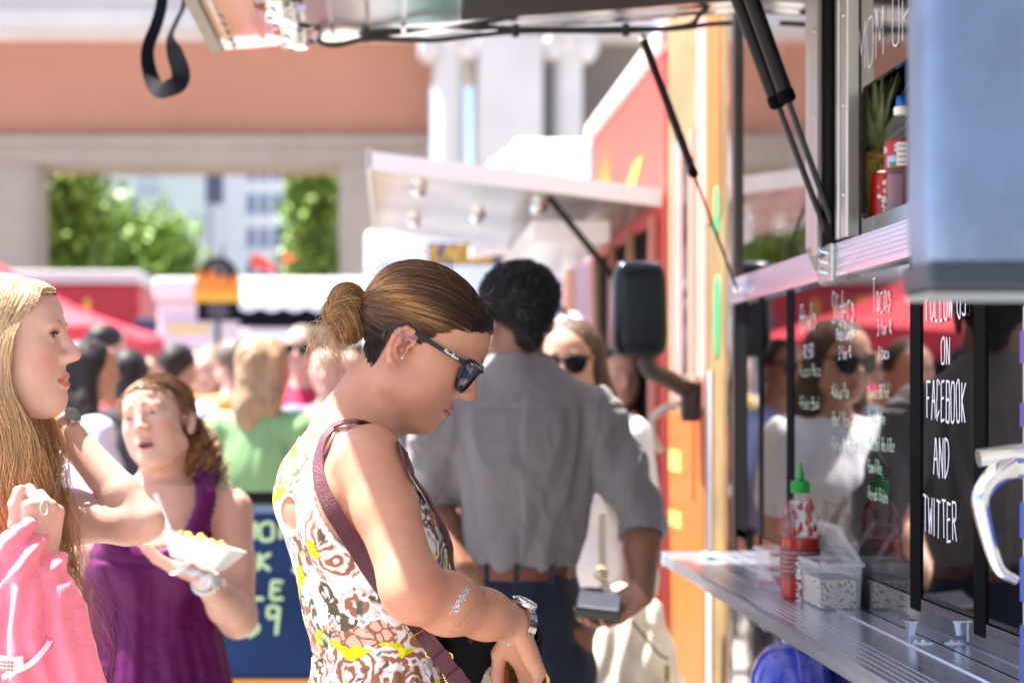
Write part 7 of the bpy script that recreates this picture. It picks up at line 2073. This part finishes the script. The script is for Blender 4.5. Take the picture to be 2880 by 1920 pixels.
# its filling: a bundle of stacked round-ended sticks seen from their ends
stick = mat('pale_stick', (.75, .66, .48), .6); dark = mat('dark_gap', (.05, .05, .06), .7)
MB().box((.803, 3.312, ZC+.004), (.867, 3.44, ZC+.056)).build('gap_shade_core', dark, tb)  # dark block behind the stick ends, coloured as shade in the gaps
bm = MB(); zz = 0
for r in range(11):
    for q in range(13):
        if RNG.random() < .22: continue
        x = .8045+q*.0048+(r % 2)*.0024; z = ZC+.006+r*.0047+RNG.uniform(-.0008, .0008)
        if x > .866: continue
        bm.lathe([(.0021, .0), (.0021, .004), (0, .0041)], (x, 3.311, z), 7, (0, -1, 0))
for r in range(11):
    for q in range(26):
        if RNG.random() < .25: continue
        bm.lathe([(.0021, .0), (.0021, .0032), (0, .0033)], (.8025, 3.314+q*.0048+(r % 2)*.0024, ZC+.006+r*.0047), 7, (-1, 0, 0))
o = bm.build('stick_end', stick, tb); o['kind'] = 'stuff'
t2 = tub('flip_lid_tub', 'clear flip-lid tub with red contents standing behind the sauce bottle', .770, .866, 3.62, 3.76, .080, 82)
red = mat('red_packets', (.55, .02, .05), .4)
for k in range(10):
    x, y = RNG.uniform(.785, .845), RNG.uniform(3.64, 3.74)
    MB().box((x-.012, y-.016, ZC+.004+.007*k), (x+.012, y+.016, ZC+.010+.007*k), .002).build('packet', red, t2)
# steel napkin bracket
bk = thing('steel_bracket', 'small bent steel bracket screwed onto the counter near the menu pane', 'bracket', (.855, 2.865, ZC))
BR = mat('bracket_steel', (.78, .78, .80), .22, 1.0, var=.06)
MB().box((.834, 2.862, ZC), (.872, 2.880, ZC+.0022)).build('foot', BR, bk)
MB().box((.834, 2.862, ZC+.0024), (.8362, 2.880, ZC+.034)).build('upright', BR, bk)
MB().prism([(.8364, ZC+.012), (.8364, ZC+.034), (.855, ZC+.034), (.852, ZC+.03), (.8478, ZC+.010)], 'y', 2.8785, 2.8805).build('upright', BR, bk)
MB().box((.829, 2.862, ZC+.0342), (.848, 2.8805, ZC+.0362), .0006).build('lip', BR, bk)
for x in (.848, .860):
    MB().lathe([(.0042, 0), (.0038, .002), (0, .0024)], (x, 2.871, ZC+.0024), 12).build('screw', CHROME, bk, smooth=True)
# small blue cloth left at the far end of the counter
V, F = [], []
for i in range(9):
    for j in range(9):
        x, y = .765+.006*i, 4.32+.010*j
        z = ZC+.004+.010*max(0, math.sin(i*.9)*math.cos(j*.8))*(1-abs(i-4)/5)
        V.append((x, y, z))
for i in range(8):
    for j in range(8): F.append((i*9+j, i*9+j+1, i*9+j+10, i*9+j+9))
o = mesh_obj('cleaning_cloth', V, F, mat('pale_blue_cloth', (.45, .62, .70), .9))
m = o.modifiers.new('s', 'SOLIDIFY'); m.thickness = .003
tag(o, 'crumpled pale blue cloth on the far end of the counter', 'cloth')

# ---------------------------------------------------------------- goods in the cabinet
ZK = 1.8005
# pineapple
px_, py_ = .944, 3.452
pine = thing('pineapple', 'ripe pineapple with green crown standing in the cabinet opening', 'pineapple', (px_, py_, ZK))
skin = mat('pineapple_skin', (.72, .48, .08), .6, var=.35, vscale=60, bump=.5, bscale=120)
eye = mat('pineapple_eye', (.52, .42, .09), .6, var=.4, vscale=90)
MB().lathe([(.020, 0), (.032, .012), (.038, .04), (.040, .075), (.037, .11), (.029, .14), (.016, .152)], (px_, py_, ZK), 24).build('fruit', skin, pine, smooth=True)
for r in range(11):
    h = .008+r*.0135; rad = np.interp(h, [0, .012, .04, .075, .11, .14, .152], [.020, .032, .038, .040, .037, .029, .016])
    for k in range(13):
        a = 2*math.pi*(k+.5*(r % 2))/13
        c = np.array([px_+rad*math.cos(a), py_+rad*math.sin(a), ZK+h])
        MB().lathe([(.0085, -.001), (.007, .0025), (.003, .0045), (0, .0085)], c, 6, (math.cos(a), math.sin(a), .25)).build('eye_scale', eye, pine)
leafm = mat('pineapple_leaf', (.36, .45, .22), .45, var=.3, vscale=40)
for k in range(46):
    t = k/46; a = k*2.39996; L = .07+.075*(1-abs(t-.6)); out = .95-.8*t
    base = np.array([px_, py_, ZK+.148+.03*t]); d = np.array([math.cos(a)*out, math.sin(a)*out, .75+.6*t]); d /= np.linalg.norm(d)
    pts = [base+d*L*s+np.array([math.cos(a), math.sin(a), 0])*(.018*s*s)*out-np.array([0, 0, .010*s*s*out]) for s in np.linspace(0, 1, 6)]
    MB().ribbon(pts, [np.array([math.cos(a)*-.6, math.sin(a)*-.6, 1.0])]*6, [.014, .016, .014, .010, .006, .001], .0012).build('leaf', leafm, pine)
# juice bottle
jx, jy = .945, 3.285
jb = thing('juice_bottle', 'plastic bottle of dark red drink with blue sports cap and red label', 'bottle', (jx, jy, ZK))
MB().lathe([(.026, 0), (.030, .004), (.031, .02), (.029, .04), (.031, .06), (.029, .085), (.031, .095), (.031, .145), (.028, .160), (.018, .182), (.0125, .192), (.0125, .198)], (jx, jy, ZK), 28).build('shell', CLR, jb, smooth=True)
MB().lathe([(.024, .003), (.0285, .006), (.0295, .02), (.0275, .04), (.0295, .06), (.0275, .085), (0, .086)], (jx, jy, ZK), 28).build('drink', mat('dark_red_drink', (.16, .01, .025), .12), jb, smooth=True)
jl = MB().lathe([(.0315, .096), (.032, .097), (.032, .146), (.0315, .147)], (jx, jy, ZK), 32).build('label', mat('crimson_label', (.40, .015, .03), .4), jb, smooth=True)
MB().lathe([(.0145, .196), (.0155, .198), (.0155, .210), (.012, .212)], (jx, jy, ZK), 20).build('collar', WHITE, jb, smooth=True)
MB().lathe([(.011, .212), (.0115, .214), (.0112, .228), (.009, .231), (0, .231)], (jx, jy, ZK), 20).build('cap', mat('blue_cap', (.0, .12, .55), .35), jb, smooth=True)
def on_can(cx, cy, rad, a0, a1, z0, z1, material, name, parent):
    n = 8; V, F = [], []
    for k in range(n+1):
        a = R(a0+(a1-a0)*k/n)
        for z in (z0, z1): V.append((cx+rad*math.cos(a), cy+rad*math.sin(a), z))
    for k in range(n): F.append((2*k, 2*k+2, 2*k+3, 2*k+1))
    return mesh_obj(name, V, F, material, parent)
on_can(jx, jy, .0324, 236, 275, ZK+.099, ZK+.142, WHITE, 'barcode_patch', jl)
for k in range(4):
    on_can(jx, jy, .0327, 241, 270, ZK+.104+k*.010, ZK+.106+k*.010, mat('print_grey_blue', (.15, .18, .32), .5), 'barcode_line', jl)
on_can(jx, jy, .0324, 200, 234, ZK+.099, ZK+.118, mat('print_sky', (.35, .48, .72), .5), 'label_print', jl)
on_can(jx, jy, .0326, 210, 234, ZK+.099, ZK+.107, mat('print_green', (.04, .25, .10), .5), 'label_print', jl)
a = R(215)
lettering('label_print', 'HEAD', (jx+.0326*math.cos(R(185)), jy+.0326*math.sin(R(185)), ZK+.125), (-math.sin(a), math.cos(a), 0), (0, 0, 1), .012, .008, .0018, WHITE, jl, 3)
# cola can
kx, ky = .935, 3.365
kc = thing('soda_can', 'red soda can with white script standing before the pineapple', 'can', (kx, ky, ZK))
MB().lathe([(.022, 0), (.026, .004), (.026, .088), (.022, .098)], (kx, ky, ZK), 28).build('body', mat('soda_red', (.45, .006, .012), .3), kc, smooth=True)
MB().lathe([(.022, .0982), (.0225, .101), (.020, .1005), (.019, .098), (0, .098)], (kx, ky, ZK), 28).build('lid', CHROME, kc, smooth=True)
a = R(258)
for txt, dz, seed in (('Coca', .012, 2), ('Cola', .050, 3)):
    lines, _ = text_strokes(txt, .022, .0115, .03, seed); V, F = [], []
    for pl in lines:
        p = np.array(pl)
        for i in range(len(p)):
            tt = p[min(i+1, len(p)-1)]-p[max(i-1, 0)]; nn = np.array([-tt[1], tt[0]])/(np.hypot(*tt)+1e-9)*.0024
            for s in (-1, 1):
                g = p[i]+s*nn; ang = R(285)-(g[1]+.004)/.026   # script climbs the can
                V.append((kx+.0264*math.cos(ang), ky+.0264*math.sin(ang), ZK+dz+g[0]*.85))
            if i: n = len(V); F.append((n-4, n-3, n-1, n-2))
    mesh_obj('script_print', V, F, WHITE, kc, smooth=False)
# jar with red lid at the back
rj = thing('jar', 'dark jar with red screw lid at the back of the cabinet', 'jar', (.998, 3.598, ZK))
MB().lathe([(.035, 0), (.038, .004), (.038, .175), (.034, .19)], (.998, 3.598, ZK), 24).build('glass', mat('dark_jar', (.04, .012, .01), .15), rj, smooth=True)
MB().lathe([(.037, .191), (.0375, .193), (.0375, .220), (.035, .223), (0, .223)], (.998, 3.598, ZK), 24).build('lid', mat('red_lid', (.55, .01, .01), .4), rj, smooth=True)

# ---------------------------------------------------------------- hanging strap under the awning edge
st = MB()
pts = smooth_path([at(458, -60, 4.25), at(455, 10, 4.25), at(440, 70, 4.26), at(420, 120, 4.26), at(414, 160, 4.26), at(424, 215, 4.25), at(446, 252, 4.22), at(478, 248, 4.19), at(505, 232, 4.18), at(508, 200, 4.18), at(492, 150, 4.19), at(480, 105, 4.20), at(500, 55, 4.22), at(516, 18, 4.24), at(520, -50, 4.25)], 60)
wd = list(np.interp(np.linspace(0, 1, 60), [0, .25, .45, .55, .62, .72, .8, 1], [.026, .030, .042, .044, .046, .040, .012, .010]))
nr = [(.3*math.sin(i*.11), -1, .15) for i in range(60)]
o = st.ribbon(pts, nr, wd, .003).build('webbing_strap', mat('black_webbing', (.003, .0035, .006), .75, spec=.12, bump=.3, bscale=400), None, smooth=True)
tag(o, 'looped black webbing strap hanging from the awning corner', 'strap')

# ---------------------------------------------------------------- glossy blue dome under the counter
c = at(2228, 1925, 3.62)
dm = thing('blue_dome', 'glossy blue dome with raised rib and small loop, under the counter', 'dome', (c[0], c[1], c[2]-.10))
BG = mat('gloss_blue', (.035, .05, .42), .12, coat=.6)
MB().lathe([(.085, -.12), (.086, -.02), (.083, .02), (.070, .055), (.048, .078), (.02, .088), (0, .089)], c, 36).build('shell', BG, dm, smooth=True)
MB().tube([c+np.array([.0, -.0865*math.cos(a), .0905*math.sin(a)]) for a in np.linspace(0, math.pi, 20)], .005, 8).build('rib', BG, dm, smooth=True)
MB().tube([c+np.array([.016*math.cos(a)-.01, 0, .088+.024*math.sin(a)]) for a in np.linspace(0, math.pi, 12)], .0035, 8).build('loop', BG, dm, smooth=True)
